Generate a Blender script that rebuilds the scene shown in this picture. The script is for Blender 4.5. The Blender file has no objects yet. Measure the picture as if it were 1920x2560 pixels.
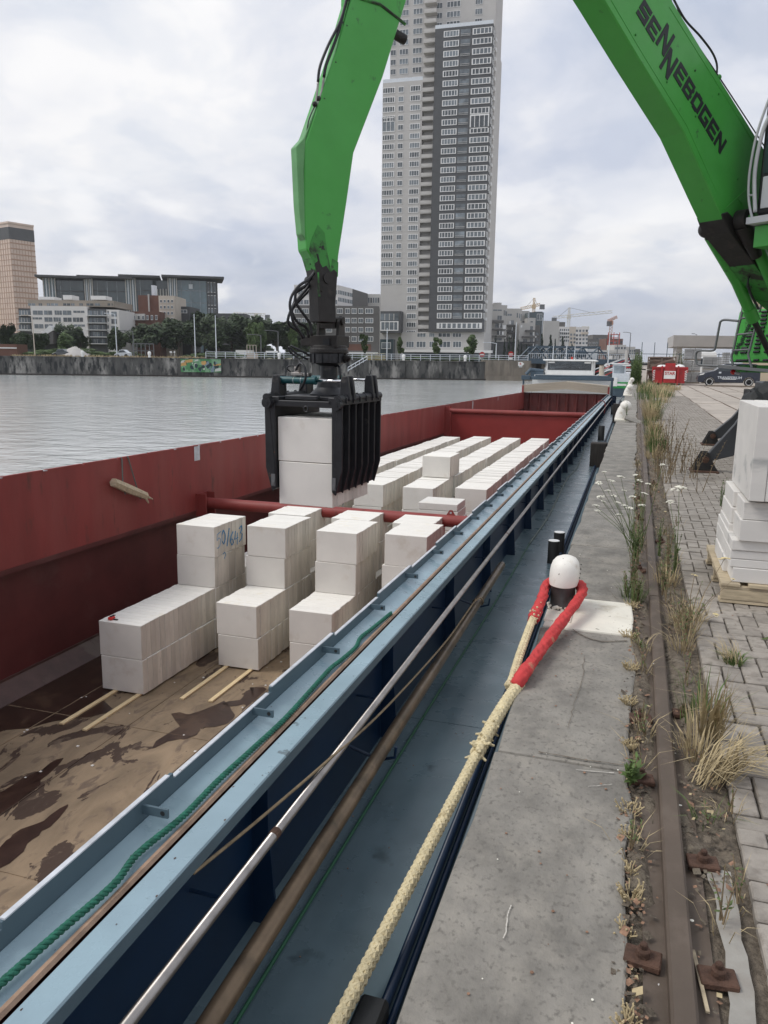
import bpy, bmesh, math, random
from mathutils import Vector, Matrix
S = bpy.context.scene
R_ = random.Random(7)
PI = math.pi

# ------------------------------------------------------------------ camera
F = 1923.0
EYE = Vector((0, 0, 1.65))
YAW, PITCH, ROLL = math.radians(17.799), math.radians(11.252), 0.012
fw = Vector((-math.sin(YAW) * math.cos(PITCH), math.cos(YAW) * math.cos(PITCH), -math.sin(PITCH)))
rt = Vector((math.cos(YAW), math.sin(YAW), 0))
up = rt.cross(fw)
CR = math.cos(ROLL) * rt + math.sin(ROLL) * up
CU = math.cos(ROLL) * up - math.sin(ROLL) * rt
cd = bpy.data.cameras.new('camera')
cam = bpy.data.objects.new('camera', cd)
S.collection.objects.link(cam)
cam.matrix_world = Matrix(((CR.x, CU.x, -fw.x, 0), (CR.y, CU.y, -fw.y, 0), (CR.z, CU.z, -fw.z, 1.65), (0, 0, 0, 1)))
cd.sensor_fit = 'HORIZONTAL'
cd.sensor_width = 36
cd.lens = F / 1920 * 36
cd.clip_start = 0.05
cd.clip_end = 6000
S.camera = cam
S.render.resolution_x, S.render.resolution_y = 768, 1024

# ------------------------------------------------------------------ sky, sun, exposure
SUN_EL, SUN_AZ = math.radians(52), math.radians(-115)   # from the left, over the water, high
w = bpy.data.worlds.new('World')
S.world = w
w.use_nodes = True
nt = w.node_tree
for n in list(nt.nodes): nt.nodes.remove(n)
N = nt.nodes.new; L = nt.links.new
out = N('ShaderNodeOutputWorld'); bg = N('ShaderNodeBackground'); bg.inputs['Strength'].default_value = 0.1
sky = N('ShaderNodeTexSky'); sky.sky_type = 'NISHITA'; sky.sun_disc = False
sky.sun_elevation = SUN_EL; sky.sun_rotation = SUN_AZ; sky.air_density = 1.0; sky.dust_density = 2.0
tc = N('ShaderNodeTexCoord')
sep = N('ShaderNodeSeparateXYZ'); L(tc.outputs['Generated'], sep.inputs[0])
zc = N('ShaderNodeMath'); zc.operation = 'MAXIMUM'; L(sep.outputs['Z'], zc.inputs[0]); zc.inputs[1].default_value = 0.0
za = N('ShaderNodeMath'); za.operation = 'ADD'; L(zc.outputs[0], za.inputs[0]); za.inputs[1].default_value = 0.34
dx = N('ShaderNodeMath'); dx.operation = 'DIVIDE'; L(sep.outputs['X'], dx.inputs[0]); L(za.outputs[0], dx.inputs[1])
dy = N('ShaderNodeMath'); dy.operation = 'DIVIDE'; L(sep.outputs['Y'], dy.inputs[0]); L(za.outputs[0], dy.inputs[1])
cmb = N('ShaderNodeCombineXYZ'); L(dx.outputs[0], cmb.inputs[0]); L(dy.outputs[0], cmb.inputs[1])
def wn(scale, det, rough, dist, off):
    mp = N('ShaderNodeMapping'); mp.inputs['Location'].default_value = off; L(cmb.outputs[0], mp.inputs[0])
    t = N('ShaderNodeTexNoise'); t.inputs['Scale'].default_value = scale; t.inputs['Detail'].default_value = det
    t.inputs['Roughness'].default_value = rough; t.inputs['Distortion'].default_value = dist
    L(mp.outputs[0], t.inputs['Vector']); return t.outputs['Fac']
def wr(sock, stops, interp='EASE'):
    r = N('ShaderNodeValToRGB'); r.color_ramp.interpolation = interp
    e = r.color_ramp.elements
    e[0].position, e[0].color = stops[0][0], (*stops[0][1], 1)
    e[1].position, e[1].color = stops[-1][0], (*stops[-1][1], 1)
    for p, c in stops[1:-1]:
        k = e.new(p); k.color = (*c, 1)
    L(sock, r.inputs[0]); return r.outputs[0]
n1 = wn(1.5, 7, .52, .25, (3.1, 1.7, 0))
n2 = wn(4.2, 6, .55, .3, (7.3, 2.2, 4))
n3 = wn(0.5, 3, .5, .2, (1.3, 9.2, 2))
cl = wr(n1, [(.34, (4.35, 4.7, 5.5)), (.44, (5.2, 5.45, 6.15)), (.52, (5.9, 6.05, 6.5)), (.63, (6.7, 6.75, 6.95))])
cl2 = wr(n2, [(.36, (.86, .89, .94)), (.50, (.985, .99, 1.0)), (.62, (1.09, 1.075, 1.05))])
mul = N('ShaderNodeMix'); mul.data_type = 'RGBA'; mul.blend_type = 'MULTIPLY'; mul.inputs[0].default_value = 1
L(cl, mul.inputs[6]); L(cl2, mul.inputs[7])
# cumulus heads low over the horizon
hm = N('ShaderNodeTexNoise'); hm.inputs['Scale'].default_value = 5.5; hm.inputs['Detail'].default_value = 6; hm.inputs['Distortion'].default_value = .3
mpz = N('ShaderNodeMapping'); mpz.inputs['Scale'].default_value = (1, 1, 2.6); mpz.inputs['Location'].default_value = (.4, .1, .35)
L(tc.outputs['Generated'], mpz.inputs[0]); L(mpz.outputs[0], hm.inputs['Vector'])
hr = wr(hm.outputs['Fac'], [(.50, (0, 0, 0)), (.60, (1, 1, 1))])
band = wr(sep.outputs['Z'], [(.02, (0, 0, 0)), (.07, (1, 1, 1)), (.16, (.6, .6, .6)), (.26, (0, 0, 0))])
hb = N('ShaderNodeMath'); hb.operation = 'MULTIPLY'; L(hr, hb.inputs[0]); L(band, hb.inputs[1])
hb2 = N('ShaderNodeMath'); hb2.operation = 'MULTIPLY'; L(hb.outputs[0], hb2.inputs[0]); hb2.inputs[1].default_value = .85
mx2 = N('ShaderNodeMix'); mx2.data_type = 'RGBA'; L(hb2.outputs[0], mx2.inputs[0]); L(mul.outputs[2], mx2.inputs[6]); mx2.inputs[7].default_value = (8.0, 7.95, 7.95, 1)
# thin openings where the blue sky shows weakly
op = wr(n3, [(.56, (1, 1, 1)), (.74, (.55, .55, .55))])
skm = N('ShaderNodeMix'); skm.data_type = 'RGBA'; L(op, skm.inputs[0]); L(sky.outputs[0], skm.inputs[6]); L(mx2.outputs[2], skm.inputs[7])
L(skm.outputs[2], bg.inputs['Color']); L(bg.outputs[0], out.inputs['Surface'])

sl = bpy.data.lights.new('sun', 'SUN'); sl.energy = 1.45; sl.angle = math.radians(22); sl.color = (1, .965, .91)
so = bpy.data.objects.new('sun', sl); S.collection.objects.link(so)
sd = Vector((math.sin(SUN_AZ) * math.cos(SUN_EL), math.cos(SUN_AZ) * math.cos(SUN_EL), math.sin(SUN_EL)))
so.rotation_euler = sd.to_track_quat('Z', 'Y').to_euler(); so.location = (-40, -20, 60)
vs = S.view_settings; vs.view_transform = 'Standard'; vs.look = 'None'; vs.gamma = 1; vs.exposure = 0.5
try: vs.use_curve_mapping = False
except Exception: pass

# ------------------------------------------------------------------ frames of reference
def ray(px, py): return (px - 960) / F * CR - (py - 1280) / F * CU + fw
def gz(px, py, z=0.0):                       # point on a level z
    r = ray(px, py); return EYE + r * ((z - 1.65) / r.z)
CITY = Matrix.Rotation(YAW, 4, 'Z')          # far bank: u right, d away
CU_, CD_ = Vector((math.cos(YAW), math.sin(YAW), 0)), Vector((-math.sin(YAW), math.cos(YAW), 0))
def cz(px, py, d):                           # (u, z) of a sighting at distance d
    r = ray(px, py); k = d / r.dot(CD_); return r.dot(CU_) * k, 1.65 + r.z * k
MB_ = Matrix.Rotation(math.radians(.415), 4, 'Z') @ Matrix.Rotation(math.radians(-.884), 4, 'X')   # trim of the barge
MBI = MB_.inverted()
def bY(px, py, Y):                           # barge frame, at distance Y along it
    e = MBI @ EYE; r = MBI.to_3x3() @ ray(px, py); return e + r * ((Y - e.y) / r.y)

# ------------------------------------------------------------------ objects
ROOT = {}
def link(o): S.collection.objects.link(o); return o
def tag(o, label=None, cat=None, group=None, kind=None):
    if label: o['label'] = label
    if cat: o['category'] = cat
    if group: o['group'] = group
    if kind: o['kind'] = kind
    return o
def thing(name, label, cat, M=None, group=None, loc=None, rz=0):
    o = bpy.data.objects.new(name, None)
    o.empty_display_size = .2
    if M is None: M = Matrix.Translation(loc or (0, 0, 0)) @ Matrix.Rotation(rz, 4, 'Z')
    o.matrix_world = M
    link(o); ROOT[o.name] = M.copy()
    return tag(o, label, cat, group)
def bthing(name, label, cat, base, group=None): return thing(name, label, cat, MB_ @ Matrix.Translation(base), group)
def cthing(name, label, cat, base, group=None, rz=0): return thing(name, label, cat, CITY @ Matrix.Translation(base) @ Matrix.Rotation(rz, 4, 'Z'), group)

class MB:
    def __init__(s): s.v = []; s.f = []; s.m = []
    def add(s, vs, fs, m=0):
        n = len(s.v); s.v += [tuple(v) for v in vs]; s.f += [tuple(i + n for i in f) for f in fs]; s.m += [m] * len(fs); return s
    def box(s, x0, x1, y0, y1, z0, z1, m=0, M=None):
        vs = [Vector(p) for p in ((x0, y0, z0), (x1, y0, z0), (x1, y1, z0), (x0, y1, z0), (x0, y0, z1), (x1, y0, z1), (x1, y1, z1), (x0, y1, z1))]
        if M: vs = [M @ v for v in vs]
        return s.add(vs, [(3, 2, 1, 0), (4, 5, 6, 7), (0, 1, 5, 4), (1, 2, 6, 5), (2, 3, 7, 6), (3, 0, 4, 7)], m)
    def quad(s, a, b, c, d, m=0): return s.add([a, b, c, d], [(0, 1, 2, 3)], m)
    def prism(s, poly, fn, a, b, m=0):       # poly of 2-D points, fn(p, t) -> 3-D
        n = len(poly)
        vs = [fn(p, a) for p in poly] + [fn(p, b) for p in poly]
        fs = [tuple(range(n))[::-1], tuple(range(n, 2 * n))] + [(i, (i + 1) % n, n + (i + 1) % n, n + i) for i in range(n)]
        return s.add(vs, fs, m)
    def tube(s, pts, r, seg=8, m=0, cap=True):
        pts = [Vector(p) for p in pts]; n = len(pts)
        rr = r if hasattr(r, '__len__') else [r] * n
        prev = None; rings = []
        for i, p in enumerate(pts):
            t = (pts[min(i + 1, n - 1)] - pts[max(i - 1, 0)])
            if t.length < 1e-9: t = Vector((0, 0, 1))
            t.normalize()
            if prev is None:
                a = Vector((0, 0, 1)) if abs(t.z) < .9 else Vector((1, 0, 0))
                u = t.cross(a).normalized()
            else:
                u = (prev - t * prev.dot(t))
                u = u.normalized() if u.length > 1e-6 else t.orthogonal().normalized()
            prev = u; v = t.cross(u)
            rings.append([p + (u * math.cos(2 * PI * k / seg) + v * math.sin(2 * PI * k / seg)) * rr[i] for k in range(seg)])
        vs = [q for ring in rings for q in ring]
        fs = []
        for i in range(n - 1):
            for k in range(seg):
                a = i * seg + k; b = i * seg + (k + 1) % seg
                fs.append((a, b, b + seg, a + seg))
        if cap: fs += [tuple(range(seg))[::-1], tuple(range((n - 1) * seg, n * seg))]
        return s.add(vs, fs, m)
    def lathe(s, prof, seg=20, m=0, M=None):  # prof (r,z)
        vs = []
        for r, z in prof:
            for k in range(seg):
                p = Vector((r * math.cos(2 * PI * k / seg), r * math.sin(2 * PI * k / seg), z)); vs.append(M @ p if M else p)
        fs = []
        for i in range(len(prof) - 1):
            for k in range(seg):
                a = i * seg + k; b = i * seg + (k + 1) % seg
                fs.append((a, b, b + seg, a + seg))
        fs += [tuple(range(seg))[::-1], tuple(range((len(prof) - 1) * seg, len(prof) * seg))]
        return s.add(vs, fs, m)
    def ball(s, c, r, seg=12, rings=8, m=0, sc=(1, 1, 1), M=None):
        vs = []; c = Vector(c)
        for i in range(rings + 1):
            th = PI * i / rings
            for k in range(seg):
                p = Vector((math.sin(th) * math.cos(2 * PI * k / seg) * sc[0], math.sin(th) * math.sin(2 * PI * k / seg) * sc[1], math.cos(th) * sc[2])) * r
                vs.append(c + (M @ p if M else p))
        fs = []
        for i in range(rings):
            for k in range(seg):
                a = i * seg + k; b = i * seg + (k + 1) % seg
                fs.append((a, a + seg, b + seg, b))
        return s.add(vs, fs, m)
    def mesh(s, name, mats, smooth=False):
        me = bpy.data.meshes.new(name)
        me.from_pydata(s.v, [], s.f)
        for q in (mats if isinstance(mats, (list, tuple)) else [mats]): me.materials.append(q)
        if any(s.m): me.polygons.foreach_set('material_index', s.m)
        if smooth: me.polygons.foreach_set('use_smooth', [True] * len(me.polygons))
        me.update(); return me
def place(name, me, parent=None, loc=(0, 0, 0), rot=(0, 0, 0), sc=(1, 1, 1), frame=None):
    o = bpy.data.objects.new(name, me)
    o.location = loc; o.rotation_euler = rot; o.scale = sc
    link(o)
    if parent:
        o.parent = parent
        if frame is not None: o.matrix_parent_inverse = ROOT[parent.name].inverted() @ frame if parent.name in ROOT else frame
    return o
def auto_smooth(me, ang=40):
    bm = bmesh.new(); bm.from_mesh(me)
    bmesh.ops.remove_doubles(bm, verts=bm.verts, dist=1e-5)
    bmesh.ops.recalc_face_normals(bm, faces=bm.faces)
    c = math.radians(ang)
    for e in bm.edges:
        e.smooth = not (len(e.link_faces) == 2 and e.calc_face_angle(0) > c)
    for f in bm.faces: f.smooth = True
    bm.to_mesh(me); bm.free()
def bevel(me, w, seg=1):
    bm = bmesh.new(); bm.from_mesh(me)
    bmesh.ops.remove_doubles(bm, verts=bm.verts, dist=1e-5)
    bmesh.ops.recalc_face_normals(bm, faces=bm.faces)
    es = [e for e in bm.edges if len(e.link_faces) == 2 and e.calc_face_angle(0) > .5]
    bmesh.ops.bevel(bm, geom=es, offset=w, segments=seg, affect='EDGES', profile=.5, clamp_overlap=True)
    for f in bm.faces: f.smooth = False
    bm.to_mesh(me); bm.free()
IDM = Matrix.Identity(4)
def part(name, mb, mats, parent, frame=None, smooth=False, bev=0, ang=None, seg=1, label=None):
    """one mesh object; frame: the frame its coordinates are given in (None = the parent's own)"""
    me = mb.mesh(name, mats, smooth)
    if bev: bevel(me, bev, seg)
    if ang: auto_smooth(me, ang)
    o = place(name, me, parent, frame=frame)
    if label: o['label'] = label
    return o
def single(name, mb, mats, label, cat, frame=None, group=None, smooth=False, bev=0, ang=None, base=None):
    """top-level thing that is one mesh; origin moved to base"""
    fr = frame or IDM
    base = Vector(base) if base is not None else Vector((0, 0, 0))
    mb.v = [tuple(Vector(v) - base) for v in mb.v]
    me = mb.mesh(name, mats, smooth)
    if bev: bevel(me, bev)
    if ang: auto_smooth(me, ang)
    o = bpy.data.objects.new(name, me); o.matrix_world = fr @ Matrix.Translation(base); link(o)
    return tag(o, label, cat, group)
def struct(name, mb, mats, kind='structure', frame=None):
    me = mb.mesh(name, mats); o = bpy.data.objects.new(name, me)
    if frame is not None: o.matrix_world = frame
    link(o); o['kind'] = kind; ROOT[o.name] = (frame or IDM).copy(); return o
def dup(root, M, label, group=None):
    c = root.copy(); link(c); c.matrix_world = M; c['label'] = label; ROOT[c.name] = M.copy()
    if group: c['group'] = group
    for ch in root.children:
        k = ch.copy(); link(k); k.parent = c
        for g in ch.children:
            q = g.copy(); link(q); q.parent = k
    return c

# ------------------------------------------------------------------ materials
def mat(name, col, rough=.7, metal=0., var=.12, scale=6., bump=0., bscale=None, stain=None, stsc=1.5, stthr=(.5, .62), stain2=None, st2sc=9, st2thr=(.6, .66),
        stretch=(1, 1, 1), rand=0., spec=.5, coord='Object', rvar=0., emit=None, trans=0, ior=1.45, detail=6, dist=0., coat=0):
    m = bpy.data.materials.new(name); m.use_nodes = True
    n = m.node_tree; b = n.nodes['Principled BSDF']; nn = n.nodes.new; ll = n.links.new
    b.inputs['Metallic'].default_value = metal; b.inputs['Specular IOR Level'].default_value = spec
    b.inputs['Roughness'].default_value = rough; b.inputs['IOR'].default_value = ior
    if trans: b.inputs['Transmission Weight'].default_value = trans
    if coat: b.inputs['Coat Weight'].default_value = coat; b.inputs['Coat Roughness'].default_value = .15
    if emit: b.inputs['Emission Color'].default_value = (*emit[0], 1); b.inputs['Emission Strength'].default_value = emit[1]
    t = nn('ShaderNodeTexCoord'); mp = nn('ShaderNodeMapping'); mp.inputs['Scale'].default_value = stretch
    src = t.outputs['Object']
    if coord == 'World':
        g = nn('ShaderNodeNewGeometry'); src = g.outputs['Position']
    if rand:
        oi = nn('ShaderNodeObjectInfo'); va = nn('ShaderNodeVectorMath'); va.operation = 'ADD'
        vm = nn('ShaderNodeVectorMath'); vm.operation = 'SCALE'; vm.inputs[3].default_value = 37.0
        cx = nn('ShaderNodeCombineXYZ'); ll(oi.outputs['Random'], cx.inputs[0]); ll(oi.outputs['Random'], cx.inputs[1])
        ll(cx.outputs[0], vm.inputs[0]); ll(src, va.inputs[0]); ll(vm.outputs[0], va.inputs[1]); src = va.outputs[0]
    ll(src, mp.inputs[0]); V = mp.outputs[0]
    def noise(sc, det=detail, di=dist):
        q = nn('ShaderNodeTexNoise'); q.inputs['Scale'].default_value = sc; q.inputs['Detail'].default_value = det; q.inputs['Roughness'].default_value = .6
        q.inputs['Distortion'].default_value = di; ll(V, q.inputs['Vector']); return q.outputs['Fac']
    def rng(s, a, bb, c=0., d=1.):
        r = nn('ShaderNodeMapRange'); r.inputs[1].default_value = a; r.inputs[2].default_value = bb; r.inputs[3].default_value = c; r.inputs[4].default_value = d
        ll(s, r.inputs[0]); return r.outputs[0]
    def mixc(f, a, bcol, bt='MIX'):
        x = nn('ShaderNodeMix'); x.data_type = 'RGBA'; x.blend_type = bt
        if isinstance(f, (int, float)): x.inputs[0].default_value = f
        else: ll(f, x.inputs[0])
        for s, c in ((6, a), (7, bcol)):
            if isinstance(c, tuple): x.inputs[s].default_value = (*c, 1)
            else: ll(c, x.inputs[s])
        return x.outputs[2]
    n1 = noise(scale)
    c = mixc(rng(n1, .3, .7), tuple(k * (1 - var) for k in col), tuple(min(1, k * (1 + var)) for k in col))
    if rand:
        r2 = nn('ShaderNodeMath'); r2.operation = 'MULTIPLY_ADD'; ll(oi.outputs['Random'], r2.inputs[0]); r2.inputs[1].default_value = 2 * rand; r2.inputs[2].default_value = 1 - rand
        cb = nn('ShaderNodeCombineColor')
        for k in range(3): ll(r2.outputs[0], cb.inputs[k])
        c = mixc(1.0, c, cb.outputs[0], 'MULTIPLY')
    if stain: c = mixc(rng(noise(stsc, 8), *stthr), c, stain)
    if stain2: c = mixc(rng(noise(st2sc, 4), *st2thr), c, stain2)
    ll(c, b.inputs['Base Color'])
    if rvar: ll(rng(noise(scale * 1.7), .3, .7, rough - rvar, rough + rvar), b.inputs['Roughness'])
    if bump:
        bu = nn('ShaderNodeBump'); bu.inputs['Strength'].default_value = min(1, bump * 1.0); bu.inputs['Distance'].default_value = .02 * bump
        ll(noise(bscale or scale * 6, 5), bu.inputs['Height']); ll(bu.outputs[0], b.inputs['Normal'])
    return m
M_ = {}
M_['stone'] = mat('quay_stone', (.215, .20, .175), .72, var=.34, scale=4.2, bump=.6, bscale=34, stain=(.30, .275, .235), stsc=5, stthr=(.48, .72), stain2=(.125, .115, .10), st2sc=48, st2thr=(.54, .72), rand=.12, stretch=(1, .8, 1), rvar=.12, detail=9)
M_['whitestone'] = mat('white_painted_stone', (.72, .69, .60), .7, var=.08, scale=5, bump=.3, bscale=30, stain=(.42, .36, .25), stsc=4, stthr=(.55, .75), stain2=(.22, .19, .15), st2sc=22, st2thr=(.66, .70))
M_['rail'] = mat('worn_rail_steel', (.115, .088, .068), .6, metal=.25, var=.2, scale=3, bump=.2, bscale=60, stain=(.16, .125, .10), stsc=6, stthr=(.5, .7), stain2=(.62, .60, .57), st2sc=19, st2thr=(.735, .745), stretch=(1, .7, 1))
M_['rust'] = mat('dark_rust', (.085, .045, .03), .85, var=.4, scale=25, bump=.6, bscale=60)
M_['soil'] = mat('joint_soil', (.15, .122, .092), .95, var=.5, scale=28, bump=1.0, bscale=70, stain=(.19, .16, .12), stsc=14, stthr=(.5, .6))
M_['brick'] = mat('paving_brick', (.295, .265, .23), .85, var=.2, scale=9, bump=.4, bscale=70, rand=.16, stain=(.20, .175, .15), stsc=14, stthr=(.5, .68))
M_['brickw'] = mat('paving_brick_far', (.30, .27, .235), .85, var=.28, scale=6, bump=.3, bscale=70, stain=(.21, .185, .155), stsc=3, stthr=(.5, .68), coord='World')
M_['conc'] = mat('concrete_plate', (.39, .345, .295), .8, var=.14, scale=1.6, bump=.2, bscale=30, rand=.1, stain=(.26, .225, .19), stsc=1.2, stthr=(.5, .7))
M_['steeledge'] = mat('rusted_plate_edge', (.11, .075, .05), .8, var=.3, scale=10, stain=(.30, .20, .10), stsc=3, stthr=(.58, .66))
M_['strip'] = mat('wet_mortar_strip', (.30, .285, .255), .55, var=.15, scale=7, bump=.3, bscale=40, stain=(.24, .21, .18), stsc=5, stthr=(.45, .65))
M_['drygrass'] = mat('dry_grass', (.40, .32, .185), .8, var=.3, scale=20, coord='World')
M_['grass'] = mat('green_grass', (.085, .135, .035), .7, var=.35, scale=14, coord='World')
M_['weed'] = mat('weed_green', (.10, .14, .045), .7, var=.3, scale=14, coord='World')
M_['seed'] = mat('seed_stalk', (.20, .15, .09), .85, var=.3, scale=30, coord='World')
M_['straw'] = mat('pale_sedum', (.42, .34, .20), .85, var=.25, scale=40, coord='World')
M_['deadleaf'] = mat('dead_leaf', (.24, .14, .09), .8, var=.5, scale=60, coord='World')
M_['petal'] = mat('white_umbel', (.78, .76, .66), .7, var=.08, scale=60, coord='World')
M_['umbely'] = mat('yellowed_umbel', (.66, .55, .30), .8, var=.15, scale=60, coord='World')
M_['whitepaint'] = mat('white_bollard_paint', (.80, .77, .71), .5, var=.06, scale=9, bump=.35, bscale=14, stain=(.50, .44, .34), stsc=9, stthr=(.52, .72), stain2=(.16, .11, .08), st2sc=24, st2thr=(.68, .70))
M_['wornsteel'] = mat('worn_bollard_steel', (.075, .07, .068), .42, metal=.6, var=.3, scale=12, bump=.2, stain=(.16, .12, .09), stsc=9, stthr=(.58, .7))
M_['rope'] = mat('cream_rope', (.70, .60, .38), .9, var=.16, scale=18, bump=.6, bscale=220, stain=(.42, .33, .18), stsc=16, stthr=(.60, .72), coord='World')
M_['sleeve'] = mat('red_sleeve', (.52, .045, .045), .75, var=.18, scale=14, bump=.4, bscale=90, stain=(.50, .33, .20), stsc=5, stthr=(.64, .72), coord='World')
M_['greenrope'] = mat('green_rope', (.018, .13, .085), .75, var=.35, scale=50, bump=.5, bscale=260, coord='World')
M_['wood'] = mat('weathered_pallet_wood', (.46, .38, .26), .85, var=.25, scale=7, bump=.3, bscale=40, rand=.15, stretch=(1, 6, 6), stain=(.25, .20, .15), stsc=3, stthr=(.55, .75))
M_['batten'] = mat('fresh_batten_wood', (.74, .58, .34), .7, var=.12, scale=7, bump=.15, bscale=40, rand=.08, stretch=(6, 1, 6))
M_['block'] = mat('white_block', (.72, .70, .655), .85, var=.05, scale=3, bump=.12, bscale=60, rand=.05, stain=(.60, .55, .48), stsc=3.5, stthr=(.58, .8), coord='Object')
M_['blocktop'] = mat('white_block_top', (.80, .775, .72), .88, var=.04, scale=6, bump=.1, bscale=50, rand=.03, stain=(.72, .66, .53), stsc=3, stthr=(.6, .75), stain2=(.42, .40, .37), st2sc=34, st2thr=(.725, .74))  # paler tone for upward faces, with small grey dots
M_['blockside'] = mat('white_block_side', (.63, .585, .515), .88, var=.10, scale=7, bump=.25, bscale=50, rand=.12, stain=(.46, .43, .385), stsc=12, stthr=(.64, .72), stretch=(1, 1.6, .5))  # darker, streaked tone for the left and right faces

# ---------------------------------------------------------------- quay ground and quay wall
b = MB()
b.quad((.07, -6, -.035), (60, -6, -.035), (60, 700, -.035), (.07, 700, -.035))
pav = struct('quay_ground', b, M_['soil'])
wall = thing('quay_wall', 'grey stone quay wall beside the barge with worn coping slabs along its edge', 'quay wall', loc=(-.2, 5, -1.6))
b = MB(); b.box(-.475, .10, -6, 160, -2.6, -.165); part('wall_face', b, M_['stone'], wall, frame=IDM)
joints = [-6, -1.0, 1.25, 3.07, 4.74, 5.42, 7.1, 9.05, 11.2, 13.6, 15.3, 17.2, 19.4, 21.6, 22.9, 23.9, 26, 28.4, 30.6, 33, 35.2, 37.6, 39.8, 41.4, 44, 47, 50, 53, 57, 61, 66, 72, 80, 90, 105, 125, 155]
rj = random.Random(4)
for i in range(len(joints) - 1):
    y0, y1 = joints[i] + .006, joints[i + 1] - .006
    b = MB(); n = max(2, min(14, int((y1 - y0) / .25))); zz = rj.uniform(-.006, .004)
    L0 = []; R0 = []
    for k in range(n + 1):
        y = y0 + (y1 - y0) * k / n
        L0.append((-.462 + rj.uniform(-.010, .010), y)); R0.append((.085 + rj.uniform(-.02, .03), y))
    poly = L0 + R0[::-1]
    b.prism(poly, lambda p, t: (p[0], p[1], t), -.16, zz)
    o = part('coping_slab', b, M_['whitestone'] if i == 4 else M_['stone'], wall, frame=IDM, bev=.012, seg=2)
    if i == 4: o['label'] = 'coping slab painted white beside the bollard'
# cracks: dark fissures with real depth at slab ends are the joints above; one broken corner slab
b = MB()
pts = [(-.27, 4.735), (-.22, 4.66), (-.16, 4.60), (-.09, 4.575), (-.02, 4.60), (.06, 4.64)]
for i in range(len(pts) - 1):
    a, c = Vector((*pts[i], .0025)), Vector((*pts[i + 1], .0025)); wd = Vector((0, .006, 0))
    b.quad(a - wd, c - wd, c + wd, a + wd)
part('slab_crack', b, M_['soil'], wall, frame=IDM)
def crack(pxs, wd_, m, nm, jit=.006, seed=1):
    r = random.Random(seed); P = [gz(x, y, .0035) for x, y in pxs]; Q = []
    for i in range(len(P) - 1):
        for k in range(8): Q.append(P[i].lerp(P[i + 1], k / 8) + Vector((r.uniform(-jit, jit), r.uniform(-jit, jit), 0)))
    Q.append(P[-1]); b = MB()
    for i in range(len(Q) - 1):
        t = (Q[i + 1] - Q[i]).normalized(); s_ = Vector((-t.y, t.x, 0)) * wd_ * r.uniform(.4, 1); b.quad(Q[i] - s_, Q[i + 1] - s_, Q[i + 1] + s_, Q[i] + s_)
    part(nm, b, m, wall, frame=IDM)
crack(((1462, 1640), (1455, 1700), (1436, 1755), (1420, 1820)), .0016, M_['soil'], 'slab_crack', seed=3); crack(((1472, 1570), (1490, 1530), (1570, 1515)), .0015, M_['soil'], 'slab_crack', seed=4); crack(((1512, 1465), (1540, 1495), (1572, 1518)), .0015, M_['soil'], 'slab_crack', seed=5)
crack(((1345, 1879), (1450, 1898), (1560, 1912)), .0045, M_['soil'], 'slab_crack', .004, seed=6)
M_['scr'] = mat('pale_scratch', (.50, .47, .42), .8)
crack(((1278, 2262), (1268, 2290), (1265, 2330), (1258, 2345)), .0022, M_['scr'], 'scratch', .001, seed=7); crack(((1440, 1924), (1535, 1932)), .003, M_['scr'], 'scratch', .001, seed=8); crack(((1470, 1966), (1530, 1960)), .0015, M_['scr'], 'scratch', .002, seed=9)

# rail with foot, clips, joint
rail = thing('crane_rail', 'old rusty crane rail running along the quay between coping and paving', 'rail', loc=(.23, 6, -.03))
def railseg(y0, y1, nm='rail_length'):
    b = MB()
    prof = [(-.034, -.030), (-.034, .022), (-.026, .030), (.026, .030), (.034, .022), (.034, -.030)]
    b.prism(prof, lambda p, t: (.232 + p[0], t, p[1]), y0, y1)
    b.box(.135, .325, y0, y1, -.035, -.022)
    return part(nm, b, M_['rail'], rail, frame=IDM, ang=25)
for y0, y1 in ((-6, 5.56), (5.57, 11.98), (12.02, 24), (24.03, 36), (36.03, 60)): railseg(y0, y1)
b = MB()
clip = MB(); clip.box(-.05, .05, -.035, .035, 0, .022)
clip.lathe([(.022, .018), (.022, .045), (.0, .046)], 6); clip.lathe([(.012, .045), (.012, .062), (0, .063)], 8)
cme = clip.mesh('rail_clip', M_['rust']); bevel(cme, .004)
for sx, y in ((-1, 2.05), (1, 2.0), (1, 2.52), (-1, 3.05), (-1, 3.62), (1, 3.7), (-1, 6.4), (1, 7.5), (-1, 8.6), (-1, 9.8), (1, 11.2)):
    if 1:
        place('rail_clip', cme, rail, (.232 + sx * .098, y + .02 * sx, -.018), (0, 0, rj.uniform(-.15, .15)), frame=IDM)
b = MB(); r = random.Random(13)
for px, py, k in ((1668, 1820, .011), (1662, 1832, .009), (1676, 1842, .006), (1674, 1850, .007), (1680, 1857, .012), (1668, 1866, .016), (1678, 1866, .012), (1665, 1874, .006), (1664, 1891, .009), (1675, 1890, .013), (1680, 1898, .011), (1688, 1882, .004), (1700, 2012, .009), (1682, 2052, .013), (1694, 2328, .009), (1730, 2300, .007), (1652, 1705, .008), (1665, 1760, .005), (1672, 1762, .004), (1660, 1770, .004)):
    p = gz(px, py, .002); b.ball((p.x, p.y, .0008), k, 9, 3, 0, (1, r.uniform(.5, 1.2), .10))
part('white_dropping', b, M_['petal'], rail, frame=IDM)['kind'] = 'stuff'
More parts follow.
